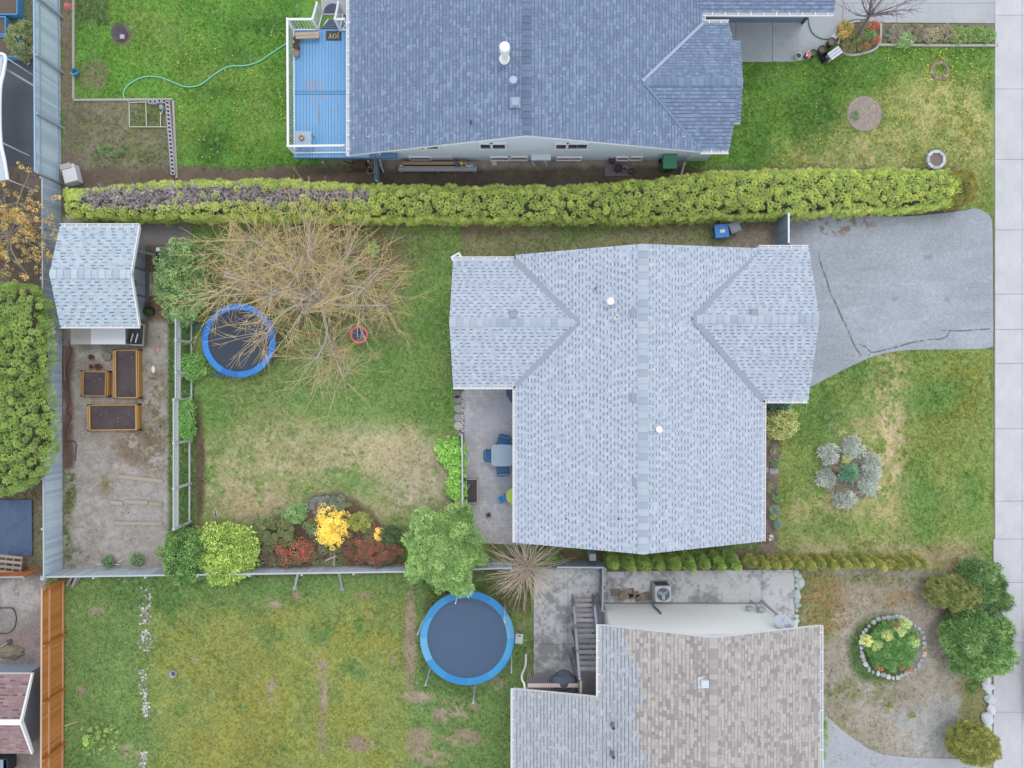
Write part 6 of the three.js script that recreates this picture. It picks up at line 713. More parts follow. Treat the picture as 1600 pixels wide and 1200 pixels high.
// ------------------------------------------------------------------ northern back garden
const stones = (parent, name, pts, s, cols, seed) => { const r = RNG(seed); for (const [x, y] of pts) { const g = new THREE.IcosahedronGeometry(1, 1), p = g.attributes.position, k1 = r() * 9, sc = rr(s[0], s[1], r), sx = rr(0.8, 1.3, r), sz = rr(0.8, 1.3, r); for (let k = 0; k < p.count; k++) { const n = 0.75 + 0.5 * vnoise(p.getX(k) * 1.7 + k1 + p.getY(k), p.getZ(k) * 1.7 + k1, 3); p.setXYZ(k, p.getX(k) * n * sc * sx, p.getY(k) * n * sc * 0.6, p.getZ(k) * n * sc * sz); } g.computeVertexNormals(); const q = W(x, y); g.translate(q.x, sc * 0.3, q.z); part(parent, name, g, mat(cols[Math.floor(r() * cols.length)], 0.9)); } };
{
  const hose = solo('garden_hose', 'pale green hose snaking across the northern back lawn', 'hose', tube([[203, 160], [196, 155], [194, 147], [199, 136], [222, 122], [248, 121], [268, 128], [290, 136], [312, 134], [336, 117], [358, 105], [385, 103], [405, 97], [425, 84], [448, 69]].map(([x, y]) => W(x, y).setY(0.05)), 0.032, 6, 140), mat(0x86d4ba, 0.5));
  const fp = thing('fire_pit', 'round dark metal fire pit on the northern back lawn', 'fire pit'); part(fp, 'bowl', new THREE.LatheGeometry([[0.001, 0.05], [0.2, 0.03], [0.34, 0.16], [0.37, 0.22], [0.31, 0.2], [0.18, 0.1], [0.001, 0.1]].map(t => new THREE.Vector2(...t)), 26), mat(0x5f5a60)); part(fp, 'grate', merge([-.18, -.09, 0, .09, .18].map(x => box(x, 0.2, 0, 0.015, 0.015, 0.58)).concat([box(0, 0.21, 0.05, 0.56, 0.015, 0.015)])), mat(0x77727a)); part(fp, 'ash_bag', rbox(0.14, 0.18, 0.2, 0.22, 0.12, 0.2, 0.04), mat(0xb9bcd0)); part(fp, 'stand', cyl(0, 0.02, 0, 0.22, 0.2, 0.06, 16), mat(0x3f3c42)); fp.position.copy(W(190, 54));
  const cw = thing('block_border', 'row of hollow grey concrete blocks edging the vegetable plot', 'border'), cm = mat(0xb5b2ba); const blk = (() => { const s = new THREE.Shape([[-.1, -.095], [.1, -.095], [.1, .095], [-.1, .095]].map(k => new THREE.Vector2(...k))); const hl = new THREE.Path([[-.06, -.05], [.06, -.05], [.06, .05], [-.06, .05]].map(k => new THREE.Vector2(...k))); s.holes.push(hl); return new THREE.ExtrudeGeometry(s, { depth: 0.19, bevelEnabled: false }).rotateX(-Math.PI / 2); })();
  for (let k = 0; k < 18; k++) { const p = W(264.5 + k * 0.5, 163 + k * 6.4), m = part(cw, 'block', blk, cm); m.position.copy(p); m.rotation.y = -0.07; } for (const [x, y] of [[238, 161], [245, 161], [252, 160], [259, 160]]) { const m = part(cw, 'block', blk, cm); m.position.copy(W(x, y)); m.rotation.y = Math.PI / 2; } base(cw, W(266, 215));
  const pe = thing('path_edging', 'narrow pale concrete kerb framing the vegetable plot', 'edging'); for (const [a, b] of [[[116, 157], [270, 156]], [[271.5, 158], [277, 279]], [[116, -30], [116, 155]]]) part(pe, 'kerb', beam(W(...a).setY(0.04), W(...b).setY(0.04), 0.1, 0.1), mat(0xb8b2a8)); base(pe, W(116, 157));
  const sf = thing('string_frame', 'thin white string frames over the seedling squares', 'frame'); for (const [a, b] of [[[203, 161], [203.5, 199]], [[203.5, 199], [262, 199]], [[229, 161], [230, 199]], [[252, 176], [252, 199]], [[203, 161], [232, 160]]]) part(sf, 'batten', beam(W(...a).setY(0.06), W(...b).setY(0.06), 0.035, 0.035), mat(0xcdd4bc)); base(sf, W(230, 180));
  const bt = thing('watering_can', 'pale grey watering can in the corner of the seedling squares', 'watering can'); part(bt, 'body', cyl(0, 0.13, 0, 0.11, 0.1, 0.26, 16), mat(0xa9bab8)); part(bt, 'spout', beam(V(0, 0.1, 0.1), V(0.02, 0.28, 0.36), 0.035, 0.035), mat(0xb4c4c2)); part(bt, 'handle', new THREE.TorusGeometry(0.1, 0.015, 6, 14, 3.2).translate(0, 0.24, 0), mat(0xa0b0ae)); bt.position.copy(W(256, 170));
  const ch = thing('storage_chest', 'worn white storage chest tilted beside the tall fence', 'chest'), cp = W(107, 271, 0.5); part(ch, 'body', rbox(0, 0.24, 0, 0.62, 0.46, 0.85, 0.03), mat(0xd8d6de)); part(ch, 'lid', rbox(0.05, 0.5, 0.1, 0.62, 0.05, 0.62, 0.02), mat(0xe4e2e8)); part(ch, 'shelf_board', box(-0.06, 0.5, -0.36, 0.5, 0.03, 0.24), mat(0xc4bdb4)); ch.position.set(cp.x, 0, cp.z); ch.rotation.y = 0.25;
  const bb = thing('blue_bucket', 'bright blue bucket in the northern vegetable garden', 'bucket'); part(bb, 'bucket', new THREE.LatheGeometry([[0.001, 0], [0.12, 0], [0.16, 0.28], [0.14, 0.28], [0.11, 0.03], [0.001, 0.03]].map(t => new THREE.Vector2(...t)), 20), mat(0x3fa0d0)); part(bb, 'handle', new THREE.TorusGeometry(0.15, 0.01, 6, 20, 3.14).rotateX(1.2).translate(0, 0.27, 0), mat(0xd8e4ea)); bb.position.copy(W(121, 116));
  S1('rhubarb', 'low green vegetable leaves in the northern plot', 172, 235, 0.6, 0.3, 0.3, 50, [0.06, 0.1], 'leaf', [0x66824a, 0x768c50], { stems: 0, cat: 'plant', rag: .6 }); S1('red_flower_pot', 'pink red flower beside the tall fence', 107, 10, 0.16, 0.14, 0.4, 14, [0.05, 0.08], 'leaf', [0xc4586c, 0xd46a7c], { stems: 0, cat: 'flowers' });
  // neighbour beyond the tall fence
  for (const [y0, y1, l] of [[-40, 29, 'topmost blue framed garden bed beyond the tall fence'], [33, 60, 'small blue framed garden bed beyond the tall fence'], [63, 94, 'lowest blue framed garden bed beyond the tall fence']]) { const g = thing('blue_bed', l, 'raised bed', 'blue framed beds beyond the fence'), a = W(-40, y0), b = W(y0 === 33 ? 18 : 36, y1), w = b.x - a.x, d = b.z - a.z; part(g, 'side_board', box(0, 0.2, d / 2, w, 0.4, 0.05), mat(0x5aa2d8)); part(g, 'side_board', box(0, 0.2, -d / 2, w, 0.4, 0.05), mat(0x5aa2d8)); part(g, 'end_board', box(w / 2, 0.2, 0, 0.05, 0.41, d), mat(0x5a9fd2)); part(g, 'end_board', box(-w / 2, 0.2, 0, 0.05, 0.41, d), mat(0x5a9fd2)); part(g, 'soil', box(0, 0.16, 0, w - 0.05, 0.3, d - 0.05), mat(0x6d5f56)); g.position.set((a.x + b.x) / 2, 0, (a.z + b.z) / 2); }
  S1('garden_shrub', 'olive green shrub beyond the blue framed beds', 32, 62, 0.6, 0.9, 1.0, 160, [0.09, 0.14], 'leaf', [0x7c8a4c, 0x8f9860, 0x6a7c42]);
  const cf = thing('canopy_frame', 'white tubular canopy edge at the dark patio', 'canopy'); part(cf, 'edge_tube', tube([[-14, 84, 1.9], [7, 86, 1.9], [6, 110, 1.9], [1, 135, 1.9], [1.5, 222, 1.9], [7, 250, 1.9], [12, 281, 1.9]].map(t => W(...t)), 0.07, 8, 60), white); part(cf, 'canopy', plate([W(-40, 86, 1.86), W(5, 88, 1.86), W(-1, 135, 1.86), W(-1, 222, 1.86), W(9, 281, 1.86), W(-40, 290, 1.86)], 0.02), mat(0xc9d4e0)); for (const [x, y] of [[6, 88], [1, 222], [11, 280]]) { const p = W(x, y, 1.9); part(cf, 'pole', cyl(p.x, 0.93, p.z, 0.03, 0.03, 1.86, 8), white); } part(cf, 'cross_beam', beam(W(8, 107, 1.5), W(53, 134, 1.5), 0.08, 0.08), mat(0x9fa2aa)); base(cf, W(5, 180));
}
// ------------------------------------------------------------------ beside the northern house
{
  const lr = thing('lumber_rack', 'low grey rack stacked with long boards under the northern windows', 'lumber rack'), a = W(623, 0, .3).x, b = W(745, 0, .3).x, z0 = W(0, 253, .3).z, z1 = W(0, 269, .3).z; for (const [z, w, y, c, i] of [[z0 + .1, .14, .42, 0xa88e78, .25], [z0 + .24, .12, .4, 0xb89a82, .3], [z1 - .12, .16, .36, 0xa4a8b0, 0], [z1 - .26, .08, .4, 0xc2c8d0, .1]]) part(lr, 'board', box((a + b) / 2 - i * .5, y, z, (b - a) - i * 2.4, 0.06, w), mat(c)); for (const x of [a + .12, (a + b) / 2, b - .12]) part(lr, 'bearer', box(x, .17, (z0 + z1) / 2, .12, .33, z1 - z0), mat(0x9a9ca4)); part(lr, 'tray', box((a + b) / 2, 0.335, (z0 + z1) / 2, b - a, 0.02, z1 - z0 - .02), mat(0x8f8c92)); part(lr, 'paint_tin', cyl(b - .7, .52, z0 + .15, .08, .08, .18, 14), mat(0xc8b868)); part(lr, 'toolbox', rbox(b - .9, .5, z0 + .2, .2, .14, .14, .02), mat(0x44607c)); base(lr, V((a + b) / 2, 0, (z0 + z1) / 2));
  const hp = thing('heat_pump', 'white rectangular heat pump standing by the northern wall', 'heat pump'), p = W(845.5, 243, 0.8); part(hp, 'cabinet', rbox(0, 0.42, 0, 0.86, 0.7, 0.36, 0.03), mat(0xdfe6ec, 0.5)); part(hp, 'top', box(0, 0.78, 0, 0.9, 0.03, 0.4), mat(0xe8eef2)); part(hp, 'side_cover', box(0.36, 0.4, 0.19, 0.12, 0.6, 0.03), mat(0xa4b2c2)); part(hp, 'fan_grille', cyl(0, 0, 0, .25, .25, .02, 24).rotateX(Math.PI / 2).translate(-.1, .42, .19), mat(0x9aa6b2)); for (const k of [-1, 1]) part(hp, 'foot', box(k * .3, .035, 0, .08, .07, .46), mat(0xc8ced4)); hp.position.set(p.x, 0, p.z);
  const gc = thing('green_cart', 'green wheeled waste cart against the northern house', 'waste cart'), q = W(1047, 251, 1.0); part(gc, 'body', new THREE.CylinderGeometry(0.42, 0.34, 0.9, 4, 1).rotateY(Math.PI / 4).scale(1, 1, 1.05).translate(0, .5, 0), mat(0x3f7d5c, .6)); part(gc, 'lid', rbox(0, .99, .02, .64, .07, .68, .03), mat(0x4f9070, .6)); part(gc, 'hinge_bar', box(0, .98, -.36, .6, .05, .06), mat(0x3a4a4c)); for (const k of [-1, 1]) part(gc, 'wheel', cyl(0, 0, 0, .12, .12, .05, 16).rotateZ(Math.PI / 2).translate(k * .3, .12, -.28), mat(0x2a2a2e)); gc.position.set(q.x, 0, q.z);
  const ps = solo('paving_square', 'grey paving square under the old pots', 'paving', box(0, .02, 0, 1.25, .04, .7), mat(0x8a8086)); ps.position.copy(W(966, 264)).setY(.005);
  for (const [x, y, r, c, f, l] of [[955, 253, .17, 0x6c5850, 0x5a4a44, 'brown pot nearest the northern wall'], [965, 265, .2, 0x5f4c46, 0x4f4440, 'widest brown pot on the paving square'], [975, 266, .13, 0xd4d0d0, 0x4a4648, 'white rimmed pot on the paving square'], [985, 270, .13, 0x6a4c40, 0x6f5a4e, 'small rusty pot at the edge of the paving square']]) { const o = thing('old_pot', l, 'plant pot'); part(o, 'pot', new THREE.LatheGeometry([[.001, 0], [r * .75, 0], [r, .24], [r * .84, .24], [r * .8, .16], [.001, .16]].map(t => new THREE.Vector2(...t)), 18), mat(c)); part(o, 'soil', cyl(0, .17, 0, r * .8, r * .8, .02, 16), mat(f)); o.position.copy(W(x, y)).setY(.045); }
  const wb = thing('wheelbarrow', 'overturned rusty wheelbarrow in the shade of the deck', 'wheelbarrow'), w = W(563, 262); part(wb, 'tray', new THREE.CylinderGeometry(.34, .5, .22, 4, 1).rotateY(Math.PI / 4).scale(1.1, 1, .6).translate(0, .14, -.08), mat(0x6a4c40)); part(wb, 'wheel', new THREE.TorusGeometry(.16, .05, 8, 20).rotateX(Math.PI / 2).translate(.5, .1, .15), mat(0x9a8a86)); for (const k of [-1, 1]) part(wb, 'handle', beam(V(.5, .12, .15 + k * .02), V(-.75, .2, k * .25), .04, .04), mat(0x574a42)); wb.position.copy(w);
  for (const [x, y, s, c, l] of [[772, 255, .22, 0xd4d8da, 'white tile leaning by the northern wall'], [505, 254, .1, 0xe0dcd0, 'small white block below the deck'], [576, 253, .12, 0xd8d8d4, 'white brick below the deck corner'], [800 + 0, 262, .05, 0xc8c4be, 'tiny pale stone on the soil strip']]) { const o = solo('loose_block', l, 'block', rbox(0, .05, 0, s, .1, s * 1.1, .015, .2), mat(c)); o.position.copy(W(x, y)); }
  // recycling by the hedge
  const rb = thing('recycling_box', 'blue recycling box with white label under the hedge', 'recycling box'), r1 = W(1127.5, 361, .5); part(rb, 'body', new THREE.CylinderGeometry(.42, .36, .5, 4, 1).rotateY(Math.PI / 4).translate(0, .26, 0), mat(0x2f74c0, .5)); part(rb, 'lid', rbox(0, .53, 0, .66, .06, .64, .025), mat(0x3480d0, .5)); part(rb, 'label', box(.02, .566, .02, .22, .008, .14), mat(0xe6ecf4)); part(rb, 'clip', box(0, .5, .33, .2, .06, .03), mat(0x2c66a8)); rb.position.set(r1.x, 0, r1.z); rb.rotation.y = .1;
  const gb = thing('grey_bin', 'grey lidded bin beside the blue recycling box', 'bin'), g1 = W(1148, 355, .6); part(gb, 'body', new THREE.CylinderGeometry(.32, .27, .6, 4, 1).rotateY(Math.PI / 4).translate(0, .31, 0), mat(0x747a86, .6)); part(gb, 'lid', rbox(0, .63, 0, .5, .05, .48, .02), mat(0x858b98, .6)); part(gb, 'lid_rim', box(0, .66, .02, .34, .012, .3), mat(0x9298a6)); gb.position.set(g1.x, 0, g1.z); gb.rotation.y = .4;
}
// ------------------------------------------------------------------ northern drive: pots, bench, flower beds
{
  const pot = (x, y, r, h, c, f, l, fl) => { const o = thing('drive_pot', l, 'plant pot'); part(o, 'pot', new THREE.LatheGeometry([[.001, 0], [r * .8, 0], [r, h], [r * .78, h], [r * .74, h * .75], [.001, h * .75]].map(t => new THREE.Vector2(...t)), 20), mat(c)); part(o, 'soil', cyl(0, h * .78, 0, r * .75, r * .75, .02, 18), mat(f)); if (fl) scatter(o, 'flowers', G.leaf, Array.from({ length: 16 }, (_, k) => ({ p: V(rr(-r, r) * .7, h + rr(0, .1), rr(-r, r) * .7), s: rr(.05, .08), e: rot3(rand), c: lc(fl, rand) }))); o.position.copy(W(x, y, h)).setY(.045); };
  pot(1247.5, 87, .17, .3, 0xe0e4ea, 0x5c585a, 'white pot at the west end of the drive pots'); pot(1262, 86, .15, .25, 0x857078, 0x60585a, 'pot of pink flowers in the row of drive pots', [0xe890b8, 0xf0b0cc, 0xa06c84, 0xd8d8a0]); pot(1270.5, 83, .17, .25, 0x54583e, 0x6d7a50, 'dark olive pot of green sprouts in the drive row'); pot(1284.5, 77.5, .19, .3, 0x5a504c, 0x7c7068, 'dark brown pot beside the white bench'); pot(1299.5, 65.5, .2, .3, 0x6d5f5a, 0x8a7f7a, 'northernmost brown pot of the drive row');
  const bx = thing('black_crate', 'black plastic crate tipped at the edge of the lawn', 'crate'), q = W(1287, 92); part(bx, 'case', merge([box(0, .02, 0, .38, .03, .34), box(-.18, .16, 0, .025, .3, .34), box(.18, .16, 0, .025, .3, .34), box(0, .16, -.16, .38, .3, .025), box(0, .16, .16, .38, .3, .025)]), mat(0x23262a)); bx.position.copy(q); bx.rotation.y = .5;
  const bn = thing('white_bench', 'small white slatted bench beside the flower bed', 'bench'), b = W(1304.5, 83, .4); for (const k of [-1, 0, 1]) part(bn, 'slat', box(0, .4, k * .13, .62, .03, .11), mat(0xe6e8ee)); for (const k of [-1, 1]) part(bn, 'leg', box(k * .24, .19, 0, .05, .38, .34), mat(0xd8dce2)); bn.position.set(b.x, .02, b.z); bn.rotation.y = .62;
  const wt = thing('pot_stand', 'pale blue low pot stand behind the brown pots', 'stand'), s = W(1303, 58, .1); part(wt, 'board', box(0, .1, 0, .25, .03, .3), mat(0xc9dcec)); for (const k of [-1, 1]) part(wt, 'foot', box(k * .09, .045, 0, .04, .09, .28), mat(0xb4c8d8)); wt.position.set(s.x, .045, s.z); wt.rotation.y = -.7;
  solo('drive_hose', 'dark green hose looping over the concrete drive', 'hose', tube([[1262, 30], [1263, 38], [1267, 50], [1275, 58], [1286, 62], [1298, 61], [1306, 52], [1316, 42], [1324, 35], [1335, 32], [1352, 32]].map(([x, y]) => W(x, y).setY(.07)), .024, 6, 90), mat(0x5f8a86));
  const kb = thing('bed_kerb', 'pale concrete kerb round the northern flower bed', 'kerb'); for (const pts of [[[1309, 76], [1318, 84], [1330, 87], [1345, 85], [1362, 80], [1370, 74], [1374, 66]], [[1375, 38], [1375, 52], [1374, 66]], [[1374, 71], [1420, 71.5], [1480, 72], [1558, 72]], [[1308, 70], [1313, 56], [1322, 42], [1330, 36], [1342, 34]]]) part(kb, 'kerb', ribbonBox(pts, .1, .1), mat(0xbcb8b4)); base(kb, W(1374, 66));
  const r = RNG(71); const beds = [[1322, 40, .3, [0xc8a83c, 0xb09a40, 0x8a8c48], 'yellow flowering mat at the tip of the northern bed'], [1318, 52, .3, [0xd0ac38, 0x8a9048, 0xb89c40], 'yellow flowering mat on the drive side of the northern bed'], [1335, 62, .35, [0x77864c, 0x8a8a58, 0x667a42], 'olive plant in the middle of the northern bed'], [1357, 43, .3, [0x7c8c48, 0xc05a48, 0x8fa058], 'red flowering plant at the top of the northern bed'], [1366, 40, .2, [0xc85a4c, 0xb06050], 'coral red plant in the top corner of the northern bed'], [1350, 72, .26, [0x6d8448, 0xb85048, 0x7c8c50], 'plant with red blooms at the foot of the northern bed'], [1368, 62, .2, [0xc05850, 0x7c8c50], 'small red blooms by the kerb of the northern bed'], [1345, 55, .3, [0x6f8450, 0x848a5c], 'grey green plant under the pink twigged tree'], [1325, 72, .3, [0x8a8458, 0x77804c], 'dry olive plant at the drive end of the northern bed'], [1360, 56, .25, [0x6a9048, 0x7ca054], 'fresh green plant in the northern bed']]; for (const [x, y, R, c, l] of beds) S1('bed_plant', l, x, y, R, R * .8, .35, Math.round(R * 160), [.06, .1], 'leaf', c, { stems: 0, cat: 'plant', rag: .5 });
  const lb = [[1388, 53, 'green plastic watering can in the long street bed', null], [1400, 52, 'dry grey plant beside the watering can', [0x9a8f86, 0x84806c]], [1416, 62, 'bright green plant in the long street bed', [0x84a464, 0x98b074]], [1432, 52, 'dry brown perennial in the long street bed, west', [0x8f8478, 0xa09480, 0x7c7c58]], [1455, 55, 'pale dry perennial in the middle of the street bed', [0xa8a088, 0x9a9478, 0x8a8c60]], [1478, 52, 'greyish perennial in the street bed', [0x8a8a64, 0x9a9078]], [1500, 55, 'green weeds in the eastern half of the street bed', [0x77964a, 0x8aa054]], [1522, 52, 'loose green weeds nearing the pavement', [0x6f9444, 0x86a04e]], [1543, 55, 'green weeds at the pavement end of the street bed', [0x72964a, 0x84a850]]]; for (const [x, y, l, c] of lb) if (c) S1('street_plant', l, x, y, .4, .34, .35, 70, [.06, .11], c[0] === 0x8f8478 ? 'fine' : 'leaf', c, { stems: 0, cat: 'plant', rag: .5 }); else { const o = thing('green_can', l, 'watering can'); part(o, 'body', cyl(0, .12, 0, .12, .1, .24, 16), mat(0x3fae88)); part(o, 'spout', beam(V(.08, .1, -.05), V(.25, .26, -.18), .04, .04), mat(0x46b892)); o.position.copy(W(x, y)); }
  const soilStrip = setting('flower_bed_soil', slab(P([[1376, 38], [1559, 37.5], [1559, 71], [1376, 70.5]]), -.02, .012), new THREE.MeshStandardMaterial({ map: gTex, roughness: 1 }), 'dry soil strip of the northern street bed'); uvXZ(soilStrip.geometry, -19, -2.5, 6, 4); soilStrip.material = new THREE.MeshStandardMaterial({ map: surfTex(0, 0, 5.6, 1, 280, 50, (x, z) => mul(mix3(L3(0x97877c), L3(0x8f8a68), sm(.4, .65, fbm(x * 3, z * 3, 4))), .75 + .5 * hash(Math.floor(x * 50), Math.floor(z * 50), 1))), roughness: 1 }); uvXZ(soilStrip.geometry, 17.2, -17, 5.6, 1.1);
  const s2 = setting('flower_bed_soil', slab(smoothPts([[1330, 35], [1345, 34], [1373, 37], [1373, 64], [1362, 78], [1345, 84], [1325, 84], [1310, 74], [1315, 55]], 4), -.02, .012), mat(0x8a7c6a, 1), 'brown soil of the northern corner flower bed');
  const ms = setting('mulch_circle', new THREE.CylinderGeometry(.82, .84, .05, 40).translate(W(1350, 178).x, .012, W(1350, 178).z), new THREE.MeshStandardMaterial({ map: surfTex(0, 0, 1, 1, 120, 120, (x, z) => mul(mix3(L3(0x9a8c80), L3(0xb0a49a), vnoise(x * 30, z * 30, 3)), .7 + .6 * hash(Math.floor(x * 70), Math.floor(z * 70), 2))), roughness: 1 }), 'round bed of brown mulch in the northern front lawn');
  S1('mulch_plant', 'small green plant in the round mulch bed', 1337, 180, .16, .16, .2, 20, [.06, .09], 'leaf', [0x6d8c58, 0x7c9a66], { stems: 0, cat: 'plant' });
  const rg = thing('stone_ring', 'ring of small brown stones in the dandelion lawn', 'stone ring'); stones(rg, 'stone', Array.from({ length: 18 }, (_, k) => [1467.5 + 12.5 * Math.cos(k * .349), 110.5 + 12.5 * Math.sin(k * .349)]), [.07, .1], [0x9a8a7c, 0xa89a8c, 0x8a7c70], 5); base(rg, W(1467.5, 110.5));
  const oc = thing('octagon_planter', 'white octagonal concrete planter beside the hedge', 'planter'); const op = W(1463.5, 249, .2); for (let k = 0; k < 8; k++) { const a = k * Math.PI / 4; part(oc, 'edging_block', box(0, .1, .37, .29, .2, .13).rotateY(a), mat(k % 3 ? 0xdcdfe6 : 0xc6cad4)); } part(oc, 'soil', cyl(0, .07, 0, .31, .31, .12, 16), mat(0x8d7c78)); oc.position.set(op.x, 0, op.z);
}
function ribbonBox(pts, w, h) { const q = new THREE.CatmullRomCurve3(pts.map(([x, y]) => W(x, y))).getPoints(pts.length * 4), l = []; for (let k = 1; k < q.length; k++) { const d = q[k].clone().sub(q[k - 1]).normalize().multiplyScalar(.01); l.push(beam(q[k - 1].clone().sub(d).setY(h / 2 - .005 + .0005 * (k % 2)), q[k].clone().add(d).setY(h / 2 - .005 + .0005 * (k % 2)), w, h)); } return merge(l); }
// ------------------------------------------------------------------ southern yards
{
  const r = RNG(61), it = []; for (let k = 0; k < 420; k++) { const y = rr(915, 1210, r), c = y < 1045 ? 227 : 222 + 6 * Math.sin((y - 1045) / 50), w = y < 930 ? 8 : y < 1045 ? 7 : 4; if (fbm(y * .03, 4, 8) < .4 || (y > 975 && y < 985) || (y < 945 && r() < .7)) continue; it.push({ p: W(c + (r() + r() - 1) * w * 1.7, y).setY(.015), s: [rr(.03, .075, r), rr(.02, .05, r), rr(.03, .075, r)], e: [0, r() * 6.28, 0], c: lc2([0xc8c4c2, 0xb4b0ae, 0xd8d6d4, 0x9a9490], r) }); } const rs = scatter(scene, numbered('rock_border'), new THREE.IcosahedronGeometry(1, 1), it, new THREE.MeshStandardMaterial({ roughness: .9 })); tag(rs, 'irregular line of small white rocks through the southern lawn', 'rocks', null, 'stuff');
  const bk = thing('white_bucket', 'small pale bucket on the yellowing southern lawn', 'bucket'); part(bk, 'bucket', new THREE.LatheGeometry([[.001, 0], [.13, 0], [.17, .22], [.14, .22], [.11, .03], [.001, .03]].map(t => new THREE.Vector2(...t)), 20), mat(0xc4ccd2)); part(bk, 'water', cyl(0, .08, 0, .11, .12, .02, 16), mat(0x5c6678)); bk.position.copy(W(273, 1051));
  const st = thing('leaning_stake', 'pale wooden stake leaning on the orange fence', 'stake'); part(st, 'stake', beam(W(122, 1127, .03), W(101, 1134.5, .5), .05, .035), mat(0xc8a890)); base(st, W(115, 1130));
  const lg = thing('scrap_boards', 'bundle of weathered boards at the fence corner', 'boards'); for (const [a, b, c] of [[[104, 916], [112, 902], 0xa09a98], [[113, 917], [120, 900], 0xb4b0b0], [[118, 913], [126, 899], 0x94908e]]) part(lg, 'board', beam(W(...a, .06), W(...b, .5), .12, .03), mat(c)); base(lg, W(114, 910));
  for (const [a, b, l, c] of [[[461, 918], [466, 894.5], 'western grey brace leaning on the southern fence', 0xa8b0b4], [[535, 919], [530, 893.5], 'eastern grey brace leaning on the southern fence', 0x9a9c98]]) { const g = thing('fence_brace', l, 'brace'); part(g, 'post', beam(W(...a, .02), W(...b, 1.15), .1, .1), mat(c)); part(g, 'foot', box(W(...a).x, .03, W(...a).z, .2, .06, .2), mat(c)); base(g, W(...a)); }
  const tp = thing('timber_prop', 'short weathered timber prop behind the forsythia', 'prop'); part(tp, 'upright', beam(W(523, 862, .05), W(522, 884, .9), .1, .1), mat(0xa49c92)); part(tp, 'cross_bar', beam(W(508, 876, .5), W(525, 869, .5), .08, .08), mat(0xb0a898)); base(tp, W(522, 875));
  const lz = thing('wild_rose', 'sparse yellow green sapling near the orange fence', 'plant'); { const tb = new TB(); for (let k = 0; k < 26; k++) { const a = r() * 6.28; tb.add(curve(V(0, 0, 0), V(Math.cos(a), rr(.5, 1.5, r), Math.sin(a)), rr(.5, 1.1, r), 5, -.1, r, .1), .01, .004, L3(0x8a9c50), L3(0xa0b058), 3); } part(lz, 'stems', tb.geo(), vcMat); scatter(lz, 'foliage', G.leaf, Array.from({ length: 60 }, () => ({ p: V(rr(-.8, .8, r), rr(.1, .5, r), rr(-.7, .7, r)), s: rr(.05, .09, r), e: rot3(r), c: lc([0x9ab04a, 0x86a048], r) }))); lz.position.copy(W(165, 1148)); }
  S1('rose_sprout', 'bright green sprout beside the sparse sapling', 136, 1156, .25, .2, .4, 24, [.06, .1], 'leaf', [0xa4c454, 0x90b448], { stems: 3, cat: 'plant' });
  S1('dock_plant', 'dark green plant at the southern fence, western one', 168, 877, .25, .22, .35, 34, [.08, .12], 'big', [0x5c7c50, 0x6a8a5a], { stems: 0, cat: 'plant' }); S1('dock_plant', 'dark green plant at the southern fence, eastern one', 214, 875, .28, .24, .35, 40, [.08, .12], 'big', [0x5c7c50, 0x6a8a5a], { stems: 0, cat: 'plant' });
  // west: tarp, pallet, small shed, mound
  const tg = new THREE.PlaneGeometry(2.9, 2.6, 60, 60).rotateX(-Math.PI / 2), tpz = tg.attributes.position; for (let k = 0; k < tpz.count; k++) tpz.setY(k, .03 + .14 * fbm(tpz.getX(k) * 2.6, tpz.getZ(k) * 2.6, 5, 4)); tg.computeVertexNormals(); const tc = W(4, 824); tg.translate(tc.x, 0, tc.z); solo('blue_tarp', 'faded dark blue tarpaulin spread on the ground below the hedge', 'tarp', tg, mat(0x4c6282, .6));
  const pl = thing('wooden_pallet', 'weathered wooden pallet leaning over the orange fence', 'pallet'), pc = W(14, 882, .5); for (let k = 0; k < 4; k++) part(pl, 'slat', box(0, .5, -.36 + k * .24, 1.2, .025, .12), mat(k % 2 ? 0xb0a49c : 0xa59a94)); for (let k = 0; k < 4; k++) part(pl, 'runner', box(-.52 + k * .35, .44, 0, .06, .09, .8), mat(0x9a8f8a)); for (const k of [-1, 1]) part(pl, 'prop_block', box(k * .45, .2, .2, .14, .4, .14), mat(0x857a74)); pl.position.set(pc.x, 0, pc.z); pl.rotation.y = -.1;
  const sh = thing('small_shed', 'small grey shed with brown shingled roof behind the orange fence', 'shed'), e = 1.5, hr = 2.2, A = W(50, 1053, e), R = W(33, 1128, hr), B = W(50, 1177, e), xw = -26; B.x = A.x; R.x = A.x; { const q = new THREE.Shape([[A.z + .15, 0], [B.z - .15, 0], [B.z - .15, e - .05], [R.z, hr - .16], [A.z + .15, e - .05]].map(k => new THREE.Vector2(-k[0], k[1]))); part(sh, 'wall', new THREE.ExtrudeGeometry(q, { depth: A.x - .45 - xw, bevelEnabled: false }).rotateY(Math.PI / 2).translate(xw, 0, 0), mat(0x9aa8ba)); } const srf = roof(sh, [[V(xw, hr, R.z), R, A, V(xw, e, A.z)], [V(xw, hr, R.z), V(xw, e, B.z), B, R]], shBrown, 900, white); part(srf, 'ridge_flashing', box((xw + R.x) / 2, hr + .02, R.z, R.x - xw, .05, .24), white); part(srf, 'barge_board', merge([beam(V(A.x + .01, e - .02, A.z), V(A.x + .01, hr + .02, R.z), .07, .12), beam(V(A.x + .01, hr + .02, R.z), V(A.x + .01, e - .02, B.z), .07, .12)]), white); base(sh, V(-24, 0, R.z));
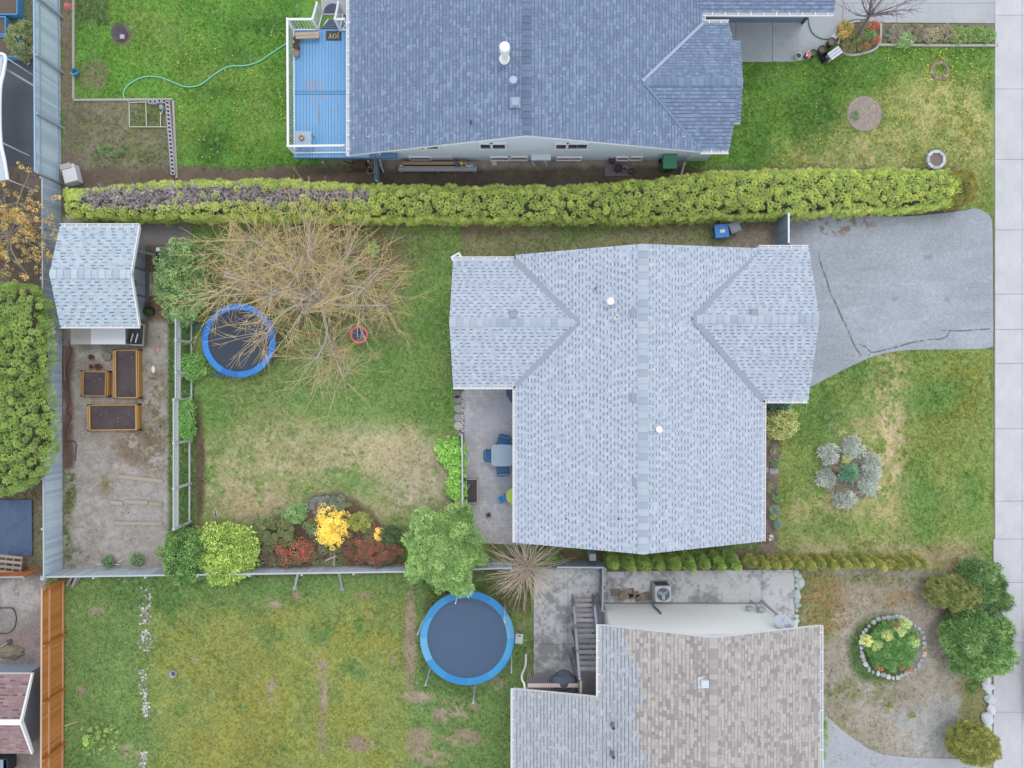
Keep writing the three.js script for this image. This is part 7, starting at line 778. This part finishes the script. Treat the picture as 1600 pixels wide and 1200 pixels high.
  const md = new THREE.SphereGeometry(1, 32, 12, 0, 6.3, 0, 1.57), mp = md.attributes.position; for (let k = 0; k < mp.count; k++) { const n = 1 + .3 * (vnoise(mp.getX(k) * 4 + 5, mp.getZ(k) * 4, 4) - .5); mp.setXYZ(k, mp.getX(k) * .62 * n, mp.getY(k) * .28 * n, mp.getZ(k) * .36 * n); } md.computeVertexNormals(); const mo = solo('dirt_mound', 'oval mound of brown soil behind the orange fence', 'mound', md, mat(0x8a8070)); mo.position.copy(W(18, 1018));
  const sv = thing('shovel', 'shovel lying beside the soil mound', 'shovel'); part(sv, 'shaft', beam(W(2, 1010, .1), W(12, 1004, .1), .04, .04), mat(0xc8b490)); part(sv, 'blade', rbox(W(16, 1002).x, .08, W(16, 1002).z, .26, .03, .2, .012, .5), mat(0x54545e)); base(sv, W(10, 1005));
  solo('black_hose', 'thin black hose curving over the concrete behind the orange fence', 'hose', tube([[-6, 950], [12, 949.5], [20, 950], [25, 958], [26, 970], [22, 982], [12, 989], [-4, 989]].map(([x, y]) => W(x, y).setY(.04)), .022, 6, 70), mat(0x4c4c56));
  const db = thing('dark_bin', 'dark open bin below the small grey shed', 'bin'), dq = W(2, 1195, .5); part(db, 'walls', merge([box(-.34, .3, 0, .04, .6, .6), box(.34, .3, 0, .04, .6, .6), box(0, .3, -.3, .72, .6, .04), box(0, .3, .3, .72, .6, .04)]), mat(0x3c424c)); part(db, 'lid', rbox(-.1, .5, 0, .4, .04, .5, .015), mat(0x9ab0c4)); db.position.set(dq.x, 0, dq.z);
}
function lc2(h, r) { return wob(L3(h[Math.floor(r() * h.length)]), r, .08); }
// ------------------------------------------------------------------ southern front yard
{
  const rg = thing('stone_ring', 'large ring of pale stones round the flower bed', 'stone ring'); const pts = []; for (let k = 0; k < 40; k++) { const a = k / 40 * 6.283; pts.push([1394 + 50 * Math.cos(a) + 1.5 * Math.sin(k * 7), 1010.5 + 47 * Math.sin(a) + 1.5 * Math.cos(k * 5)]); } stones(rg, 'stone', pts, [.085, .13], [0xd4d6da, 0xc2c6cc, 0xb4b8c0, 0xdcdde0], 14); base(rg, W(1394, 1010));
  const bl = [[1541, 1062, .18, 'small pale boulder under the large juniper'], [1541.5, 1071, .26, 'white boulder below the large juniper'], [1544, 1079, .14, 'smallest boulder in the roadside row'], [1546, 1091, .3, 'bluish white boulder in the middle of the roadside row'], [1547, 1107, .28, 'white boulder nearest the pavement'], [1541, 1122, .26, 'broad white boulder above the golden cedar'], [1541, 1136, .24, 'grey white boulder touching the golden cedar'], [1537, 960, .16, 'pale boulder between the two spiky junipers']]; bl.forEach(([x, y, s, l], k) => { const g = thing('boulder', l, 'boulder', 'white boulders along the pavement'); stones(g, 'rock', [[x, y]], [s, s], [k % 2 ? 0xd8e0e6 : 0xe2e4e8], 30 + k); base(g, W(x, y)); });
  const er = thing('rock_edging', 'row of pale rocks edging the concrete side yard', 'rocks'); stones(er, 'rock', [[1244, 895], [1248, 899], [1251, 903], [1245, 905], [1250, 910], [1244, 914], [1248, 918], [1245, 925], [1246, 931], [1244, 938], [1246, 945], [1244, 953], [1244, 962], [1245, 969], [1241, 974]], [.1, .17], [0xc4d0d0, 0xd4dcdc, 0xb2c0c0], 25); base(er, W(1246, 930));
  const bp = solo('brick_paver', 'single pinkish brick paver on the dry lawn corner', 'paver', rbox(0, .03, 0, .3, .06, .42, .012), mat(0xbc9c94)); bp.position.copy(W(1501.5, 878));
  const fs = [[1209, 735.5, .42, .3, 0xa8a4ac, 'flat grey stone slab at the edge of the front bed'], [1197, 734, .2, .26, 0x9aa09a, 'small flat stone beside the front house wall']]; for (const [x, y, w, d, c, l] of fs) { const o = solo('flat_stone', l, 'stone', rbox(0, .03, 0, w, .06, d, .02, .1), mat(c)); o.position.copy(W(x, y)); }
  S1('weed_clump', 'yellow flowered weed on the gravel, larger one', 1388, 1105, .2, .18, .18, 18, [.06, .09], 'leaf', [0x9a9c44, 0xb8ac48, 0x6a7038], { stems: 0, cat: 'plant' }); S1('weed_clump', 'yellow flowered weed on the gravel, smaller one', 1424, 1116, .17, .14, .16, 14, [.06, .09], 'leaf', [0x8f9844, 0x7c8440], { stems: 0, cat: 'plant' });
  S1('wall_weeds', 'green weeds along the eastern wall of the southern house', 1288, 1150, .14, 1.1, .35, 60, [.06, .1], 'leaf', [0x6d9444, 0x7ca04c], { stems: 0, cat: 'plant', rag: .5 });
  // car at the kerb
  const c = thing('parked_car', 'dark grey car parked at the kerb, just inside the frame edge', 'car'), cm = mat(0x3c4250, .3, { metalness: .4 }); const prof = new THREE.Shape([[-2.1, .35], [-2.12, .75], [-1.9, .92], [-1.2, 1.0], [-.6, 1.42], [.9, 1.46], [1.6, 1.05], [2.05, .95], [2.1, .4], [1.7, .3], [-1.7, .3]].map(k => new THREE.Vector2(...k))); part(c, 'body', new THREE.ExtrudeGeometry(prof, { depth: 1.56, bevelEnabled: true, bevelSize: .08, bevelThickness: .1, bevelSegments: 3 }).translate(0, 0, -.78).rotateY(Math.PI / 2), cm); for (const i of [-1, 1]) { part(c, 'side_window', new THREE.BoxGeometry(.02, .34, 1.7).translate(i * .885, 1.2, -.1), mat(0x20242c, .1)); part(c, 'wing_mirror', rbox(i * 1.0, 1.02, .95, .18, .12, .1, .03), cm); for (const k of [-1, 1]) { const w = part(c, 'wheel', cyl(0, 0, 0, .33, .33, .22, 24).rotateZ(Math.PI / 2).translate(i * .78, .33, k * 1.32), mat(0x1e2026)); part(w, 'rim', cyl(0, 0, 0, .2, .2, .02, 16).rotateZ(Math.PI / 2).translate(i * .9, .33, k * 1.32), mat(0xa0a4aa, .3, { metalness: .7 })); } } part(c, 'windscreen', new THREE.BoxGeometry(1.4, .02, .62).rotateX(.66).translate(0, 1.24, 1.27), mat(0x20242c, .1)); const cp = W(1645, 1055, .5); c.position.set(cp.x, -.05, cp.z); c.rotation.y = Math.PI;
}
// ------------------------------------------------------------------ turf blades and dandelions
{
  const r = RNG(4242), bl = (() => { const pos = [], q = RNG(5); for (let k = 0; k < 9; k++) { const a = q() * 6.283, R = q() * .05, x = Math.cos(a) * R, z = Math.sin(a) * R, b = q() * 6.283, w = .0075, l = rr(.03, .06, q), t = q() * 6.283, dx = Math.cos(b) * w, dz = Math.sin(b) * w; pos.push(x - dx, 0, z - dz, x + dx, 0, z + dz, x + Math.cos(t) * l * .8, l, z + Math.sin(t) * l * .8); } const g = new THREE.BufferGeometry(); g.setAttribute('position', new THREE.Float32BufferAttribute(pos, 3)); g.computeVertexNormals(); return g; })();
  const N = 620000, items = []; const hard = [driveP, ...[[[724, 595], [830, 595], [830, 852], [727, 820]]].map(q => P(q))];
  for (let k = 0; k < N; k++) {
    const x = rr(-25.5, 22.5, r), z = rr(-19.5, 19.5, r), i = Math.floor((x - GX0) / GW * NX), j = Math.floor((z - GZ0) / GD * NZ), q = j * NX + i, d = gd[q]; const cov = d * (0.55 + 0.45 * vnoise(x * 3, z * 3, 6));
    if (r() > cov) continue; if (x > .5 && x < 10.4 && z > -5 && z < 6.5) continue; if (x > 12.3 && x < 22.7 && z > -9 && z < 0 && inPoly(x, z, driveP)) continue; if (x > 3.3 && x < 12.4 && z > 10.2) continue; if (x > -6.4 && x < 7.5 && z < -10.5) continue; if (x > .9 && x < 13.3 && z > 8.6 && z < 12) continue; if (x > -2.2 && x < .9 && z > -.1 && z < 6.2) continue; if (x > -9.8 && x < -6.4 && z < -10.3) continue; if (x > 10 && x < 22.8 && z < -16.8 && z > -19.6) continue;
    const c = [gr[3 * q], gr[3 * q + 1], gr[3 * q + 2]], t = vnoise(x * 9, z * 9, 31); items.push({ p: V(x, 0, z), s: rr(.6, 1.25, r) * (.75 + .5 * vnoise(x * .8, z * .8, 51)), e: [0, r() * 6.283, 0], c: wob(mul(c, 1.15 + .85 * t), r, .3) });
  }
  console.log('tufts', items.length);
  const g = scatter(scene, numbered('lawn_grass'), bl, items, new THREE.MeshStandardMaterial({ roughness: .85 })); tag(g, 'short blades of grass covering the lawns', 'grass', null, 'stuff');
  const fl = []; for (let k = 0; k < 620; k++) { const q = r(); let px, py; if (q < .62) { px = rr(1380, 1556, r); py = rr(75, 300, r); if (fbm(px * .02, py * .02, 8) < .47) continue; } else if (q < .7) { px = rr(1200, 1400, r); py = rr(80, 260, r); } else if (q < .95) { px = rr(270, 450, r); py = rr(50, 250, r); if (fbm(px * .03, py * .03, 18) < .5) continue; } else { px = rr(1215, 1300, r); py = rr(215, 258, r); } if (Math.hypot(px - 1350, py - 178) < 30) continue; fl.push({ p: W(px, py).setY(.06), s: rr(.018, .034, r), e: [rr(-.3, .3, r), r() * 6, 0], c: lc2([0xf0d820, 0xe8c818, 0xf4e040], r) }); } const dg = scatter(scene, numbered('dandelion_flowers'), new THREE.CylinderGeometry(1, .6, .4, 8), fl, new THREE.MeshStandardMaterial({ roughness: .8 })); tag(dg, 'yellow dandelion heads scattered over the northern lawns', 'dandelions', null, 'stuff');
}

{ // broadleaf weeds, fallen leaves and twigs lying in the turf
  const r = RNG(9191), weeds = [], litter = [], inLawn = (x, z) => { const i = Math.floor((x - GX0) / GW * NX), j = Math.floor((z - GZ0) / GD * NZ); return gd[j * NX + i]; };
  const bad = (x, z) => (x > .2 && x < 10.6 && z > -5.2 && z < 6.8) || (x > 12.3 && z > -9 && z < -.2 && inPoly(x, z, driveP)) || (x > .9 && x < 13.4 && z > 8.4) || (x > -9.8 && x < 7.5 && z < -10.3) || (x > -2.4 && x < .9 && z > -.1 && z < 7.6) || x > 22.5;
  for (let k = 0; k < 5200; k++) { const x = rr(-21, 22.4, r), z = rr(-18.5, 18.5, r), d = inLawn(x, z); if (d < .35 || bad(x, z) || fbm(x * .7, z * .7, 303) < .46) continue; weeds.push({ p: V(x, .012, z), s: [rr(.05, .11, r), .035, rr(.05, .11, r)], e: [0, r() * 6.28, 0], c: wob(r() < .7 ? L3(0x7f9a58, 1.1) : L3(0x93a886, 1.1), r, .25) }); }
  for (let k = 0; k < 2600; k++) { const x = rr(-21, 22.4, r), z = rr(-18.5, 18.5, r); if (bad(x, z)) continue; const near = Math.hypot(x + 9.5, z + 4) < 6 ? 1 : .35; if (r() > near) continue; litter.push({ p: V(x, .03, z), s: [rr(.012, .03, r), .006, rr(.03, .09, r)], e: [rr(-.2, .2, r), r() * 6.28, rr(-.2, .2, r)], c: lc2([0x9a8468, 0xb8a484, 0x7c6a56, 0xa8946c], r) }); }
  tag(scatter(scene, numbered('lawn_weeds'), clump(77, 16, .9, .5, { hemi: true, fill: .05 }), weeds), 'flat broadleaf weeds dotted through the lawns', 'weeds', null, 'stuff');
  tag(scatter(scene, numbered('leaf_litter'), new THREE.IcosahedronGeometry(1, 0), litter, new THREE.MeshStandardMaterial({ roughness: .9 })), 'fallen leaves and twigs scattered over the yards', 'leaf litter', null, 'stuff');
  const bed = []; for (let k = 0; k < 420; k++) { const a = r() * 6.283, q = Math.sqrt(r()) * 1.28, c = W(1326, 739); bed.push({ p: V(c.x + Math.cos(a) * q, rr(.02, .1, r), c.z + Math.sin(a) * q * 1.02), s: rr(.05, .1, r), e: rot3(r), c: lc([0x9a9a86, 0x8c9478, 0xa49a8a, 0x889080], r, .2) }); } tag(scatter(scene, numbered('circle_bed_growth'), G.needle, bed), 'thin grey green growth between the lavender mounds', 'undergrowth', null, 'stuff');
}
renderer.render(scene, camera);
